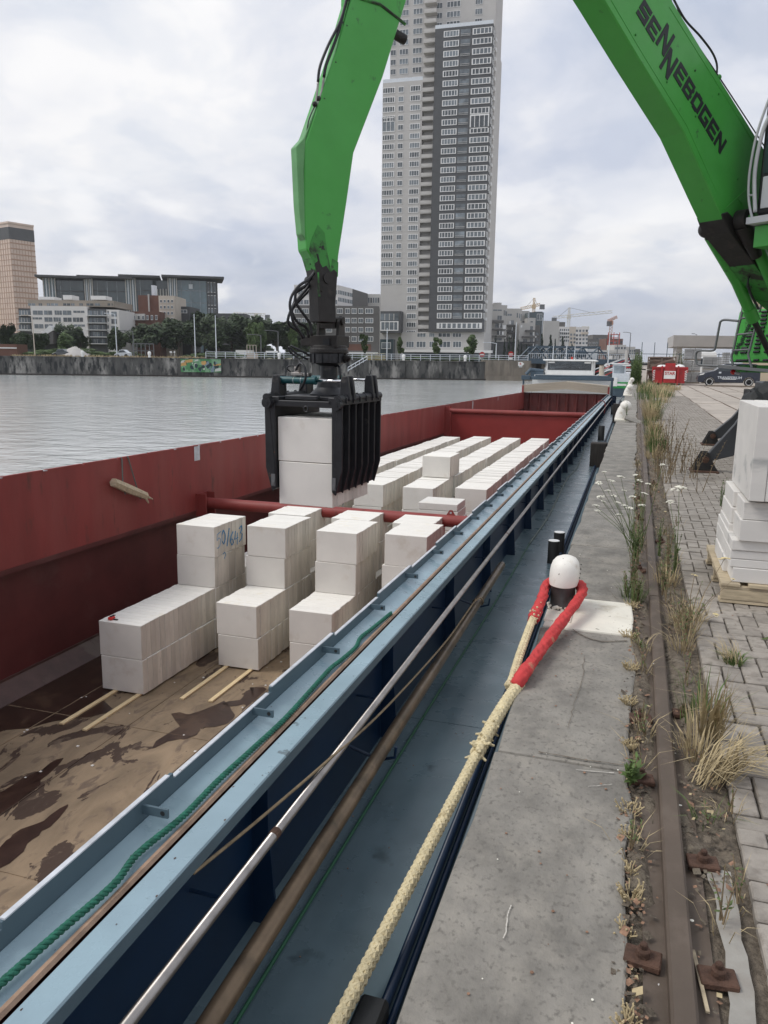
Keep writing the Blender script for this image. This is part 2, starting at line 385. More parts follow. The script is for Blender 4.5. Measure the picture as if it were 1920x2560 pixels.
# soil and moss heaped against the rail, uneven
rso = random.Random(17)
def heap(xa, xb, ya, yb, h, nx=5, st_=.05):
    b = MB(); ny = int((yb - ya) / st_); V = []
    for j in range(ny + 1):
        for i in range(nx + 1):
            t = i / nx; y = ya + (yb - ya) * j / ny
            V.append((xa + (xb - xa) * t, y, -.034 + (h * math.sin(PI * min(1, max(0, .1 + .85 * t))) * (.45 + .35 * math.sin(y * 3.1 + 4 * t) + .3 * math.sin(y * 9.7 + t * 7)) + rso.uniform(-.005, .006)) * (1 if 0 < j < ny else 0)))
    b.add(V, [(j * (nx + 1) + i, j * (nx + 1) + i + 1, (j + 1) * (nx + 1) + i + 1, (j + 1) * (nx + 1) + i) for j in range(ny) for i in range(nx)])
    return part('soil_heap', b, M_['soil'], pav, frame=IDM, smooth=True)
heap(.085, .196, 2.25, 24, .045); heap(.268, .46, 2.55, 24, .05, 7)
# mortar strip right of the rail
b = MB(); xs = []
for k in range(23):
    y = 1.1 + k * .065; xs.append((.350 + rj.uniform(-.018, .012), .415 + rj.uniform(-.01, .006), y))
for k in range(22):
    a, c = xs[k], xs[k + 1]; b.quad((a[0], a[2], -.012), (a[1], a[2], -.012), (c[1], c[2], -.012), (c[0], c[2], -.012))
o = part('mortar_strip', b, M_['strip'], pav, frame=IDM)

# ---------------------------------------------------------------- herringbone paving
def brickmesh(k):
    b = MB(); r = random.Random(k); l, wd = .2 - .007, .1 - .007
    b.box(-l / 2 + r.uniform(0, .003), l / 2 - r.uniform(0, .003), -wd / 2 + r.uniform(0, .002), wd / 2 - r.uniform(0, .002), -.06, 0)
    me = b.mesh('brick', M_['brick']); bevel(me, .006); return me
BM = [brickmesh(k) for k in range(4)]
cells = []; halves = []
for iy in range(3, 420):
    for ix in range(0, 19):
        c = (ix - iy) % 4
        X, Y = .46 + ix * .1, iy * .1
        if c == 0: cells.append((X + .1, Y + .05, 0))
        elif c == 3: cells.append((X + .05, Y + .1, PI / 2))
        if c == 1 and ix == 0: halves.append((X + .05, Y + .05))
cells.sort(key=lambda c: c[0] ** 2 + c[1] ** 2 if c[1] > .8 else 1e6 + c[1])
vis = [c for c in cells if c[1] > .8 and c[0] < .30 * c[1] + .55]
rest = MB()
hm_ = MB(); hm_.box(-.0465, .0465, -.0465, .0465, -.06, 0); hm_ = hm_.mesh('half_brick', M_['brick']); bevel(hm_, .006)
for X, Y in halves:
    if Y < 14: place('half_brick', hm_, pav, (X, Y, R_.uniform(-.006, .002)), (0, 0, R_.uniform(-.02, .02)), frame=IDM)
rb = random.Random(9)
for i, (X, Y, a) in enumerate(vis):
    dz = rb.uniform(-.007, .003) + .006 * math.sin(X * 3 + Y * 1.3); j = rb.uniform(-.02, .02)
    if i < 300:
        place('brick', BM[i % 4], pav, (X, Y, dz), (rb.uniform(-.02, .02), rb.uniform(-.02, .02), a + j), frame=IDM)
    else:
        l, wd = .0965, .0465
        if Y > 22: l, wd = .094, .044
        co, si = math.cos(a + j), math.sin(a + j)
        cs = [(-l, -wd), (l, -wd), (l, wd), (-l, wd)]; rr = 4e-3
        vs = [(X + p[0] * co - p[1] * si, Y + p[0] * si + p[1] * co, dz) for p in [(x * .965, y * .93) for x, y in cs]] + [(X + p[0] * co - p[1] * si, Y + p[0] * si + p[1] * co, dz - .02) for p in cs]
        rest.add(vs, [(0, 1, 2, 3), (4, 5, 1, 0), (5, 6, 2, 1), (6, 7, 3, 2), (7, 4, 0, 3)])
me = rest.mesh('brick_paving', M_['brickw'])
o = place('brick_paving', me, pav, frame=IDM); o['kind'] = 'stuff'
# concrete plates with rusted steel edges
pm = MB(); pm.box(-.555, .555, -1.15, 1.15, -.1, 0); pme = pm.mesh('concrete_plate', [M_['conc']]); bevel(pme, .006)
em = MB()
for x in (-.565, .565): em.box(x - .013, x + .013, -1.16, 1.16, -.02, .004)
eme = em.mesh('plate_edge', M_['steeledge'])
cnt = 0
for ix in range(0, 26):
    for iy in range(0, 21):
        X, Y = 2.94 + ix * 1.165, 12.5 + iy * 2.34
        if X > .52 * Y + 2 or cnt > 290: continue
        p = place('concrete_plate', pme, pav, (X, Y, rb.uniform(-.012, .004)), (0, rb.uniform(-.006, .006), rb.uniform(-.003, .003)), frame=IDM); cnt += 1
        place('plate_edge', eme, p)
b = MB(); b.quad((.44, 41.9, -.012), (60, 41.9, -.012), (60, 61.6, -.012), (.44, 61.6, -.012)); b.quad((.44, 61.6, -.01), (70, 61.6, -.01), (70, 400, -.01), (.44, 400, -.01))
b.quad((2.36, -4, -.012), (60, -4, -.012), (60, 41.9, -.012), (2.36, 41.9, -.012))
o = part('worn_concrete', b, M_['conc'], pav, frame=IDM)

# ---------------------------------------------------------------- plants
def blades(b, cx, cy, n, rad, h0, h1, m=0, lean=.5, w=.003, z=0., r=R_, dirn=None):
    for _ in range(n):
        a = r.uniform(0, 2 * PI); d = rad * math.sqrt(r.random()); x, y = cx + d * math.cos(a), cy + d * math.sin(a)
        h = r.uniform(h0, h1) * r.choice((.6, 1, 1)); la = (a if dirn is None else dirn + r.gauss(0, .6)); ln = r.uniform(.15, 1) * lean * h
        sx, sy = math.cos(la + PI / 2) * w, math.sin(la + PI / 2) * w
        p = [(0, 0), (.35, .5), (1, 1 - .35 * min(1, ln / h))]
        pts = [(x + math.cos(la) * ln * q, y + math.sin(la) * ln * q, z + h * t) for q, t in p]
        vs = [(pts[0][0] - sx, pts[0][1] - sy, pts[0][2]), (pts[0][0] + sx, pts[0][1] + sy, pts[0][2]), (pts[1][0] + sx, pts[1][1] + sy, pts[1][2]), (pts[1][0] - sx, pts[1][1] - sy, pts[1][2]), pts[2]]
        b.add(vs, [(0, 1, 2, 3), (3, 2, 4)], m)
def leafy(b, cx, cy, n, h, spread, m_st=0, m_lf=1, r=R_, leaf=.03, stems=6, z=0., up=.15):
    """upright branching stems with many small leaves"""
    for s in range(stems):
        a = r.uniform(0, 2 * PI); tx, ty = cx + spread * r.uniform(.2, 1) * math.cos(a), cy + spread * r.uniform(.2, 1) * math.sin(a); hh = h * r.uniform(.6, 1)
        x0, y0 = cx + r.uniform(-.3, .3) * spread, cy + r.uniform(-.3, .3) * spread
        pts = [(x0, y0, z), (x0 * .6 + tx * .4, y0 * .6 + ty * .4, z + hh * .5), (tx, ty, z + hh)]
        b.tube(pts, [.003 + h * .003, .002 + h * .002, .0015], 4, m_st)
        for k in range(n // stems):
            t = r.uniform(up, 1.0); i = 0 if t < .5 else 1; q = (t - .5 * i) * 2
            P = Vector(pts[i]).lerp(Vector(pts[i + 1]), q)
            d = Vector((r.gauss(0, 1), r.gauss(0, 1), r.uniform(0, 1.2))).normalized(); l = leaf * r.uniform(.5, 1.3) * (1.25 - .6 * t)
            sd = d.cross(Vector((0, 0, 1))).normalized() * l * .22
            b.add([P, P + d * l * .5 + sd, P + d * l, P + d * l * .5 - sd], [(0, 1, 2, 3)], m_lf)
def umbel(b, base, head, rad, r, m_st=0, m_fl=1, flat=.25):
    base = Vector(base); head = Vector(head); mid = base.lerp(head, .5) + Vector((r.uniform(-.02, .02), r.uniform(-.02, .02), .02))
    b.tube([base, mid, head - Vector((0, 0, rad * .5))], [.0028, .0022, .0016], 4, m_st)
    tl = Vector((r.uniform(-.25, .25), r.uniform(-.25, .25), 1)).normalized()
    for k in range(22):
        a = r.uniform(0, 2 * PI); q = math.sqrt(r.random()) * rad
        p = head + Vector((math.cos(a) * q, math.sin(a) * q, -tl.x * math.cos(a) * q - tl.y * math.sin(a) * q - q * q / rad * flat))
        if k % 3 == 0: b.tube([head - Vector((0, 0, rad * .5)), p], .0008, 3, m_st)
        b.ball(p, rad * .24, 6, 3, m_fl, (1, 1, .45))
def clump(fn, name, label, x, y, mats, cat='plant', group=None):
    b = MB(); fn(b)
    return single(name, b, mats, label, cat, group=group, base=(x, y, -.02))
rg = random.Random(21)
# yarrow in the rail joint
b = MB(); r = random.Random(3)
base = (.10, 6.6)
leafy(b, base[0], base[1], 240, .34, .11, 0, 2, r, .035, 9)
leafy(b, .30, 6.9, 100, .38, .05, 0, 2, r, .03, 6)
for px, py, hh in ((1510, 1178, .74), (1600, 1200, .7), (1490, 1262, .5), (1580, 1240, .58), (1528, 1200, .66), (1553, 1190, .68), (1560, 1225, .6), (1520, 1225, .6), (1575, 1268, .5), (1605, 1262, .52), (1545, 1255, .52), (1502, 1240, .56), (1620, 1208, .68), (1655, 1160, .85),
                   (1498, 1205, .66), (1535, 1238, .57), (1562, 1262, .5), (1590, 1186, .74), (1612, 1232, .6), (1494, 1275, .48), (1508, 1252, .5), (1548, 1285, .44)):
    p = gz(px, py, hh); e = EYE; k = (6.6 + r.uniform(-.4, .4)) / p.y; p = EYE + (p - EYE) * k
    umbel(b, (base[0] + r.uniform(-.06, .06), base[1] + r.uniform(-.1, .1), .1), p, r.uniform(.019, .033), r, 0, 1)
single('yarrow_plant', b, [M_['weed'], M_['petal'], M_['weed']], 'wide yarrow plant with many flat white flower heads leaning over the coping stones', 'plant', base=(.1, 6.6, -.02))
b = MB(); umbel(b, (.40, 6.4, 0), (.385, 6.45, .69), .06, r, 0, 1, .5); umbel(b, (.41, 6.4, 0), (.33, 6.5, .56), .03, r, 0, 1, .4); leafy(b, .4, 6.4, 30, .4, .05, 0, 2, r, .04, 3)
single('wild_carrot', b, [M_['weed'], M_['petal'], M_['weed']], 'single tall wild carrot with one round cream flower head beside the rail', 'plant', base=(.4, 6.4, -.02))
b = MB()
for (x, y, h, n, st) in ((.33, 6.2, .38, 130, 6), (.30, 5.7, .28, 110, 6), (.09, 5.75, .36, 170, 7), (.11, 5.45, .24, 140, 7), (.36, 6.6, .42, 100, 5), (.05, 5.6, .2, 80, 5)): leafy(b, x, y, n, h, .06, 0, 1, r, .032, st)
blades(b, .09, 5.5, 70, .09, .06, .2, 1, .6); blades(b, .33, 6.0, 90, .1, .06, .22, 2, .6)
single('feathery_weed', b, [M_['seed'], M_['weed'], M_['drygrass']], 'feathery green weeds growing out of both sides of the rail behind the bollard', 'weeds', base=(.2, 5.9, -.02))
b = MB()
for k, (x, y, h) in enumerate(((.45, 12.6, 1.0), (.6, 12.2, .9), (.75, 12.5, .75), (.38, 11.8, .85), (.52, 11.3, .8), (.9, 11.9, .7), (.62, 13.4, 1.0))):
    leafy(b, x, y, 150, h, .20, 0, 1, r, .045, 6, up=.3)
leafy(b, .8, 10.6, 120, .8, .55, 0, 1, r, .04, 3, up=.5)
single('mugwort', b, [M_['seed'], M_['seed']], 'tall brown seeding mugwort stalks standing between rail and brick paving', 'weeds', base=(.5, 12.2, -.02))
b = MB()
for (x, y, n, hh, mm) in ((.42, 14.2, 110, .35, 0), (.46, 15.2, 170, .5, 1), (.42, 16.2, 200, .5, 0), (.45, 18.0, 120, .4, 1), (.5, 19.4, 190, .55, 0), (.42, 21.6, 120, .4, 1), (.48, 23.5, 260, .7, 0), (.60, 24.2, 260, .75, 1), (.45, 25.2, 260, .65, 0), (.5, 27, 160, .5, 1)):
    blades(b, x, y, n, .20, hh * .3, hh, mm, .5, .005)
single('grass_clump', b, [M_['drygrass'], M_['grass']], 'tan and green knee-high grass along the rail past the second bollard', 'grass clump', base=(.4, 20, -.02))
b = MB()
for k in range(14):
    y = 30 + k * 2.2; blades(b, .6 + r.uniform(-.2, .5), y, 60, .45, .2, .7, k % 2, .5, .010)
for k in range(10): blades(b, 1.2 + r.uniform(-.6, 1.3), 40 + k * 1.5, 160, .7, .2, .5, k % 3 == 0, .4, .012)
o = single('rough_grass', b, [M_['drygrass'], M_['grass']], 'band of pale rough grass between the far bollards and the red bin', 'grass', base=(.6, 45, -.02)); del o['category']; del o['label']; o['kind'] = 'stuff'
b = MB()
for k in range(26): leafy(b, -.02 + r.uniform(-.35, .3), 62.5 + r.uniform(-2, 7), 260, r.uniform(1.5, 2.7), .32, 0, 1, r, .18, 7, up=.05)
single('willow_bush', b, [M_['weed'], M_['grass']], 'large bright green bush at the quay edge left of the stacked crates', 'bush', base=(.3, 63, 0))
# near dry tufts
b = MB(); r = random.Random(11)
for _ in range(2): blades(b, .43, 3.5, 60, .05, .20, .46, 0, 1.0, .0022, dirn=-1.2, r=r)
blades(b, .45, 3.2, 90, .07, .10, .28, 0, 1.9, .0020, dirn=-.3, r=r); blades(b, .36, 3.3, 90, .1, .08, .25, 0, .9, .0025, r=r); blades(b, .40, 3.1, 90, .09, .1, .3, 0, 1.4, .0024, dirn=.2, r=r)
blades(b, .40, 3.7, 60, .12, .08, .25, 1, .6, .003, r=r)
single('dry_grass_tuft', b, [M_['drygrass'], M_['grass']], 'thick tuft of straw-coloured dry grass falling over the bricks by the rail', 'grass tuft', base=(.42, 3.4, -.03))
b = MB(); blades(b, .63, 4.46, 90, .05, .03, .10, 1, 1.3, .003, r=r); blades(b, .63, 4.46, 60, .05, .06, .2, 0, 1.5, .002, r=r, dirn=2.6)
single('grass_tuft', b, [M_['drygrass'], M_['grass']], 'small flat green and tan tuft alone on the bricks', 'grass tuft', base=(.63, 4.46, 0))
b = MB(); leafy(b, 1.06, 9.7, 90, .34, .05, 0, 1, r, .035, 5)
single('small_weed', b, [M_['grass'], M_['grass']], 'slim green weed upright in the brick paving left of the white block stack', 'weed', base=(1.06, 9.7, 0))
b = MB(); leafy(b, .78, 7.2, 40, .12, .03, 0, 1, r, .03, 4)
single('small_weed', b, [M_['grass'], M_['grass']], 'tiny green weed between bricks halfway from the rail to the pallet', 'weed', base=(.78, 7.2, 0))
b = MB()
for k in range(46):     # small tangled dry weeds all along both sides of the rail
    y = 2.3 + 12 * (k / 46) ** 1.2 + r.uniform(-.1, .1); x = r.choice((r.gauss(.12, .02), r.gauss(.37, .05)))
    leafy(b, x, y, r.randint(10, 34), r.uniform(.05, .22), .06, 0, 1, r, .022, 3); blades(b, x, y, r.randint(8, 26), .06, .03, .16, r.choice((2, 2, 1)), 1.3, .0016, r=r, z=-.02)
single('creeping_weeds', b, [M_['seed'], M_['weed'], M_['drygrass']], 'low tangle of small dry weeds in both joints beside the rail', 'weeds', base=(.25, 6, -.03))
b = MB()
for (x, y) in ((.42, 4.9), (.38, 5.1), (.47, 5.15), (.36, 4.6)):
    leafy(b, x, y, 40, .25, .10, 0, 1, r, .03, 4); blades(b, x, y, 60, .08, .06, .22, 2, .9, .002, r=r)
for (bx_, by_, hx, hy, hz, rad) in ((.42, 4.9, .62, 5.25, .42, .035), (.42, 4.9, .68, 5.2, .30, .012), (.42, 4.8, .56, 4.85, .16, .02), (.44, 5.1, .44, 5.1, .33, .02)):
    umbel(b, (bx_, by_, 0), (hx, hy, hz), rad, r, 0, 3)
single('wild_carrot', b, [M_['seed'], M_['weed'], M_['drygrass'], M_['umbely']], 'straggling half-dried wild carrot arching towards the pallet corner', 'plant', base=(.42, 4.9, -.02))
b = MB(); leafy(b, .102, 2.97, 60, .10, .05, 0, 1, r, .05, 6)
single('small_weed', b, [M_['grass'], M_['grass']], 'fresh green sprig growing at the left side of the rail', 'weed', base=(.1, 2.97, -.02))
# sedum tufts along the coping edge
def sedum(b, x, y, n, rad, h, r):
    for _ in range(n):
        a = r.uniform(0, 2 * PI); q = rad * r.random(); x0, y0 = x + q * math.cos(a) * .5, y + q * math.sin(a) * .6
        p = Vector((x0, y0, -.02)); d = Vector((math.cos(a) * .6, math.sin(a) * .6, 1)); k = h * r.uniform(.5, 1)
        q1 = p + d * k * .5 + Vector((r.uniform(-.01, .01), r.uniform(-.01, .01), 0)); q2 = q1 + d * k * .4 + Vector((r.uniform(-.012, .012), r.uniform(-.012, .012), 0))
        b.tube([p, q1, q2], [.0022, .0018, .0024], 4, 0)
        if r.random() < .8: b.ball(q2 + Vector((r.uniform(-.004, .004), r.uniform(-.004, .004), 0)), r.uniform(.002, .0042), 5, 3, 0)
rs = random.Random(5)
where = ['at the bottom edge', 'below the lowest left clip', 'just above the lowest left clip', 'second above the clip', 'small and alone by the long slab', 'left of the white spotted rail', 'low beside the slab joint', 'by the upper left clip', 'beside the slab crack', 'by the broken slab corner', 'at the lower white slab corner', 'at the upper white slab corner']
for i, (x, y, rad, n) in enumerate(((-.04, 1.52, .04, 22), (.10, 1.78, .045, 34), (.085, 2.12, .03, 16), (.10, 2.28, .04, 40), (.10, 2.42, .02, 14), (.095, 2.62, .045, 44), (.09, 2.78, .04, 30), (.09, 3.3, .04, 34), (.075, 3.75, .04, 46), (.08, 4.2, .04, 40), (.07, 4.75, .05, 60), (.08, 5.38, .045, 44))):
    b = MB(); sedum(b, x, y, int(n * rs.uniform(.7, 1.3)), rad * rs.uniform(.8, 1.25), rs.uniform(.035, .065), rs)
    single('sedum_tuft', b, M_['straw'], 'pale dry sedum tuft in the coping joint ' + where[i], 'sedum', group='sedum tufts along the coping', base=(x, y, -.02))
# litter of dead leaves and moss in the joint
b = MB(); r = random.Random(31)
for _ in range(5200):
    y = 1.2 + 13 * r.random() ** 1.3; x = r.choice((r.gauss(.105, .025), r.gauss(.36, .045)))
    if .19 < x < .275 or (x > .33 and y < 2.4): continue
    l = r.uniform(.004, .02) if r.random() < .93 else r.uniform(.02, .04); a = r.uniform(0, 2 * PI); d = Vector((math.cos(a), math.sin(a), r.uniform(-.3, .5))) * l; s_ = Vector((-math.sin(a), math.cos(a), r.uniform(-.6, .6))) * l * .5
    p = Vector((x, y, -.015 + r.uniform(0, .015)))
    b.add([p, p + d * .5 + s_, p + d, p + d * .5 - s_], [(0, 1, 2, 3)], 2 if r.random() < .07 else r.choice((0, 1, 1)))
o = struct('leaf_litter', b, [M_['deadleaf'], M_['soil'], M_['straw']], 'stuff')
b = MB(); r = random.Random(33)
for _ in range(420):
    y = 1.2 + 16 * r.random() ** 1.6; x = r.uniform(.44, .3 * y + .4) if r.random() < .6 else r.uniform(-.4, .06)
    l = r.uniform(.003, .009); b.ball((x, y, .002), l * .8, 5, 3, 0 if r.random() < .18 else 1, (1, 1, .3))
struct('small_debris', b, [M_['petal'], M_['deadleaf']], 'stuff')
# loose twig lying beside the rail
b = MB(); b.box(-.005, .005, -.11, .11, 0, .006); o = single('bark_strip', b, M_['wood'], 'thin pale strip of wood lying against the right side of the rail', 'wood strip', base=(.0, 0, 0), frame=Matrix.Translation((.283, 2.0, -.01)) @ Matrix.Rotation(.1, 4, 'Z'))
# ---------------------------------------------------------------- bollards
bo = thing('mooring_bollard', 'near mooring bollard with rounded white cap above bare steel, red rope round it', 'bollard', loc=(-.37, 5.14, 0))
b = MB(); b.lathe([(.10, -.02), (.098, .01), (.082, .03), (.080, .20)], 28, M=Matrix.Translation((-.37, 5.14, 0))); part('post', b, M_['wornsteel'], bo, frame=IDM, ang=40)
b = MB()
prof = [(.078, .165), (.094, .172), (.100, .20), (.101, .25), (.098, .29), (.088, .325), (.068, .350), (.035, .364), (.008, .367)]
b.lathe(prof, 28, M=Matrix.Translation((-.365, 5.15, 0)) @ Matrix.Scale(1.16, 4, (0, 1, 0)) @ Matrix.Shear('XY', 4, (.10, .22)) if False else Matrix.Translation((-.372, 5.15, 0)) @ Matrix(((.98, 0, .05, -.008), (0, 1.12, .12, -.03), (0, 0, 1, 0), (0, 0, 0, 1))))
cap = part('cap', b, M_['whitepaint'], bo, frame=IDM, ang=50)
b = MB()   # stencilled mark, as far as it can be read: dark strokes on the side of the cap
for k in range(4):
    z = .215 + k * .03; a = .35
    P = Vector((-.372 + .088 * math.cos(a) + .05 * z, 5.15 + .10 * math.sin(a) * 1.1 + .12 * z - .03 - .01, z))
    b.tube([P + Vector((.009, -.03, .010)), P + Vector((.012, .0, 0)), P + Vector((.006, .026, -.002))], .0035, 4)
M_['ink'] = mat('dark_ink', (.02, .03, .025), .7)
part('stencil_mark', b, M_['ink'], bo, frame=IDM)
b = MB(); b.box(-.46, -.29, 4.84, 5.42, -.003, .012); 
r = random.Random(8)
for _ in range(60):
    a = r.uniform(PI * .9, PI * 2.1); q = .086 + r.uniform(-.006, .01); b.ball((-.37 + q * math.cos(a), 5.14 + q * math.sin(a), .016 + r.uniform(-.006, .016)), r.uniform(.006, .014), 6, 4)
part('painted_base', b, M_['whitestone'], bo, frame=IDM, bev=.004)
def farboll(y, lab, x=-.36):
    t = thing('mooring_bollard', lab, 'bollard', loc=(x, y, 0), group='white bollards along the quay edge')
    b = MB(); n = 14
    ax = [(0, .02, .165), (.004, .10, .155), (.02, .20, .145), (.045, .30, .132), (.075, .37, .118)]
    b.tube([(p[0] - .05, 0, p[1]) for p in ax], [p[2] for p in ax], 20); part('shaft', b, M_['whitepaint'], t, ang=50)
    b = MB(); b.ball((.075, 0, .41), .158, 20, 12); part('head', b, M_['whitepaint'], t, smooth=True)
    b = MB(); b.box(-.20, .22, -.26, .22, -.02, .05); part('base_slab', b, M_['whitestone'], t, bev=.015)
    return t
farboll(23.2, 'second white bollard along the quay, leaning, with a big round head', -.31)
farboll(40.6, 'third white bollard along the quay, beyond the timber post')
farboll(58, 'fourth white bollard, just in front of the green bush')
farboll(75, 'fifth and farthest white bollard, seen beside the green bush')
b = MB(); b.box(-.25, .25, -.14, .14, 0, .05); single('broken_slab', b, M_['stone'], 'broken grey stone slab leaning in the hole beside the second bollard', 'stone slab', frame=Matrix.Translation((.0, 22.6, .03)) @ Matrix.Rotation(.35, 4, 'Y') @ Matrix.Rotation(.3, 4, 'X'), bev=.01)
b = MB(); leafy(b, -.19, 22.9, 90, .62, .03, 0, 0, random.Random(4), .05, 5); single('tall_weed', b, M_['grass'], 'single bright green weed standing in front of the second bollard', 'weed', base=(-.19, 22.9, 0))

# ---------------------------------------------------------------- mooring rope
def resample(pts, step):
    pts = [Vector(p) for p in pts]
    # catmull-rom
    outp = []
    for i in range(len(pts) - 1):
        p0 = pts[max(i - 1, 0)]; p1 = pts[i]; p2 = pts[i + 1]; p3 = pts[min(i + 2, len(pts) - 1)]
        n = max(2, int((p2 - p1).length / step))
        for k in range(n):
            t = k / n
            outp.append(.5 * ((2 * p1) + (-p0 + p2) * t + (2 * p0 - 5 * p1 + 4 * p2 - p3) * t * t + (-p0 + 3 * p1 - 3 * p2 + p3) * t ** 3))
    outp.append(pts[-1]); return outp
def strands(b, path, R0, rs_, n, pitch, mode='twist', seg=6, m=0):
    L_ = [0]
    for i in range(1, len(path)): L_.append(L_[-1] + (path[i] - path[i - 1]).length)
    fr = []; prev = None
    for i in range(len(path)):
        t = (path[min(i + 1, len(path) - 1)] - path[max(i - 1, 0)]).normalized()
        u = (prev - t * prev.dot(t)).normalized() if prev else t.cross(Vector((0, 0, 1))).normalized()
        prev = u; fr.append((u, t.cross(u)))
    for k in range(n):
        sg = 1 if (mode == 'twist' or k % 2 == 0) else -1
        ph = 2 * PI * k / n
        pts = []
        for i, p in enumerate(path):
            a = ph + sg * 2 * PI * L_[i] / pitch
            rad = R0 if mode == 'twist' else R0 * (1 + .16 * math.sin(n / 2 * (a - ph) * 1.0 + (0 if sg > 0 else PI)))
            pts.append(p + (fr[i][0] * math.cos(a) + fr[i][1] * math.sin(a)) * rad)
        b.tube(pts, rs_, seg, m)
W1 = Vector((-.705, 1.42, -.232)); A0 = Vector((-.37, 5.1, .16))
Wb = Vector((-.68, 1.79, -.215))
def ln(t, dx=0, dz=0): p = Wb.lerp(A0, t); return p + Vector((dx, 0, dz))
rp = thing('mooring_rope', 'thick cream mooring rope with a red sleeve looped round the near bollard', 'rope', loc=(-.5, 3.2, 0))
b = MB()
path = resample([W1, Wb, ln(.25), ln(.42)], .006)
strands(b, path, .0140, .0090, 8, .12, 'braid', 6)
b.tube(path, .0135, 8)
part('single_line', b, M_['rope'], rp, frame=IDM)
b = MB()
pk = ln(.42)
path = resample([ln(.40), ln(.47, .004, .004), ln(.54, .012), ln(.60, .03)], .006); strands(b, path, .0185, .0115, 8, .14, 'braid', 6); b.tube(path, .019, 8)
r = random.Random(2)
for k in range(44):   # frayed knot of the eye splice
    t = r.uniform(.40, .475); p = ln(t); d = Vector((r.gauss(0, 1), r.gauss(0, .8), r.gauss(0, 1))).normalized(); q = p + d * .024
    e = q + d * r.uniform(.006, .028) + Vector((r.uniform(-.02, .02), r.uniform(-.02, .02), -.004))
    b.tube([p + d * .008, q, e], [.009, .008, .005], 6)
part('eye_splice', b, M_['rope'], rp, frame=IDM)
rP = gz(1370, 1650, 0)
right = [ln(.59, .020, .0), (-.455, 3.80, .045), (-.402, 4.18, .055), (-.335, 4.62, .075), (-.262, 5.0, .115), (-.248, 5.16, .135), (-.285, 5.25, .15), (-.37, 5.285, .155), (-.455, 5.25, .15), (-.492, 5.14, .14), (-.488, 5.0, .125), (-.497, 4.80, .095), (-.505, 4.62, .07)]
b = MB(); path = resample(right, .0055); r = random.Random(6)
ph = [r.uniform(0, 6) for _ in range(6)]; rad = []
d_ = 0
for i, p in enumerate(path):
    if i: d_ += (p - path[i - 1]).length
    rad.append(.0335 + .0012 * math.sin(d_ * 60 + ph[0]) + .002 * math.sin(d_ * 23 + ph[1]) + .0025 * math.sin(d_ * 8 + ph[3]))
b.tube(path, rad, 26)
# wrinkles: shift vertices
for i in range(len(b.v)):
    v = Vector(b.v[i]); s_ = abs(math.sin(v.x * 95 + v.y * 48 + v.z * 60 + 2.5 * math.sin(v.y * 13))) * .0052 - .002 + math.sin(v.z * 160 - v.x * 120 + v.y * 31) * .0016
    b.v[i] = (v.x + s_, v.y + s_ * .5, v.z + s_)
part('red_sleeve', b, M_['sleeve'], rp, frame=IDM, smooth=True)
b = MB()
path = resample([(-.503, 4.66, .08), (-.508, 4.50, .065), (-.512, 4.1, .03), (-.505, 3.8, .015), ln(.585, -.018, 0)], .008); strands(b, path, .0155, .0095, 8, .13, 'braid', 6); b.tube(path, .016, 8)
part('bare_leg', b, M_['rope'], rp, frame=IDM)
r = random.Random(12); b = MB()
for k in range(40):
    t = r.uniform(4.55, 4.85); p = Vector((-.50 + r.uniform(-.03, .03), t, .09 + r.uniform(-.02, .04))); b.ball(p, r.uniform(.004, .008), 5, 3)
part('frayed_fibres', b, M_['rope'], rp, frame=IDM)

# ---------------------------------------------------------------- pallet and white blocks at the right
pl_ = thing('wooden_pallet', 'weathered wooden pallet under the white block stack at the right', 'pallet', loc=(1.25, 6.25, 0))
PX0, PX1, PY0, PY1 = .665, 1.86, 5.66, 6.86
for k in range(7):
    x = PX0 + k * (1.2 - .125) / 6
    b = MB(); b.box(x, x + .125 - (.02 if k == 2 else 0), PY0 + R_.uniform(-.008, .008), PY1, .122, .145); part('deck_board', b, M_['wood'], pl_, frame=IDM, bev=.002)
for y in (PY0 + .01, (PY0 + PY1) / 2 - .05, PY1 - .11):
    b = MB(); b.box(PX0, PX1, y, y + .10, .10, .121); part('cross_board', b, M_['wood'], pl_, frame=IDM, bev=.002)
    b = MB(); b.box(PX0 + .005, PX1 - .005, y - .003, y + .022, .025, .099); part('stringer', b, M_['wood'], pl_, frame=IDM, bev=.002)
    b = MB(); b.box(PX0, PX1, y, y + .10, .0, .022); part('bottom_board', b, M_['wood'], pl_, frame=IDM, bev=.002)
st = thing('block_stack', 'tall stack of white blocks on the pallet at the right edge', 'block stack', loc=(1.25, 6.25, .146))
M_['blockr'] = mat('white_block_weathered', (.66, .635, .60), .82, var=.06, scale=4, bump=.12, bscale=60, rand=.04, stain=(.36, .36, .35), stsc=2.6, stthr=(.60, .70), stretch=(.35, 1, 1.4))
def slab(x0, x1, y0, y1, z0, z1, hole=False, nm='block', mt=None, chips=0):
    b = MB(); b.box(x0, x1, y0, y1, z0, z1)
    o = part(nm, b, mt or M_['blockr'], st, frame=IDM, bev=.004)
    if hole:
        h = MB(); h.lathe([(.017, -.001), (.017, .003), (.0, .003)], 20, M=Matrix.Translation((x0 + .33, y0, (z0 + z1) / 2)) @ Matrix.Rotation(PI / 2, 4, 'X')); part('lifting_hole', h, M_['ink'], o)
z = .147
spec_ = [(.735, .105, 0, 5.70), (.715, .060, 0, 5.71), (.712, .062, 0, 5.71), (.715, .075, 0, 5.70), (.752, .150, 1, 5.67), (.760, .125, 1, 5.68)]
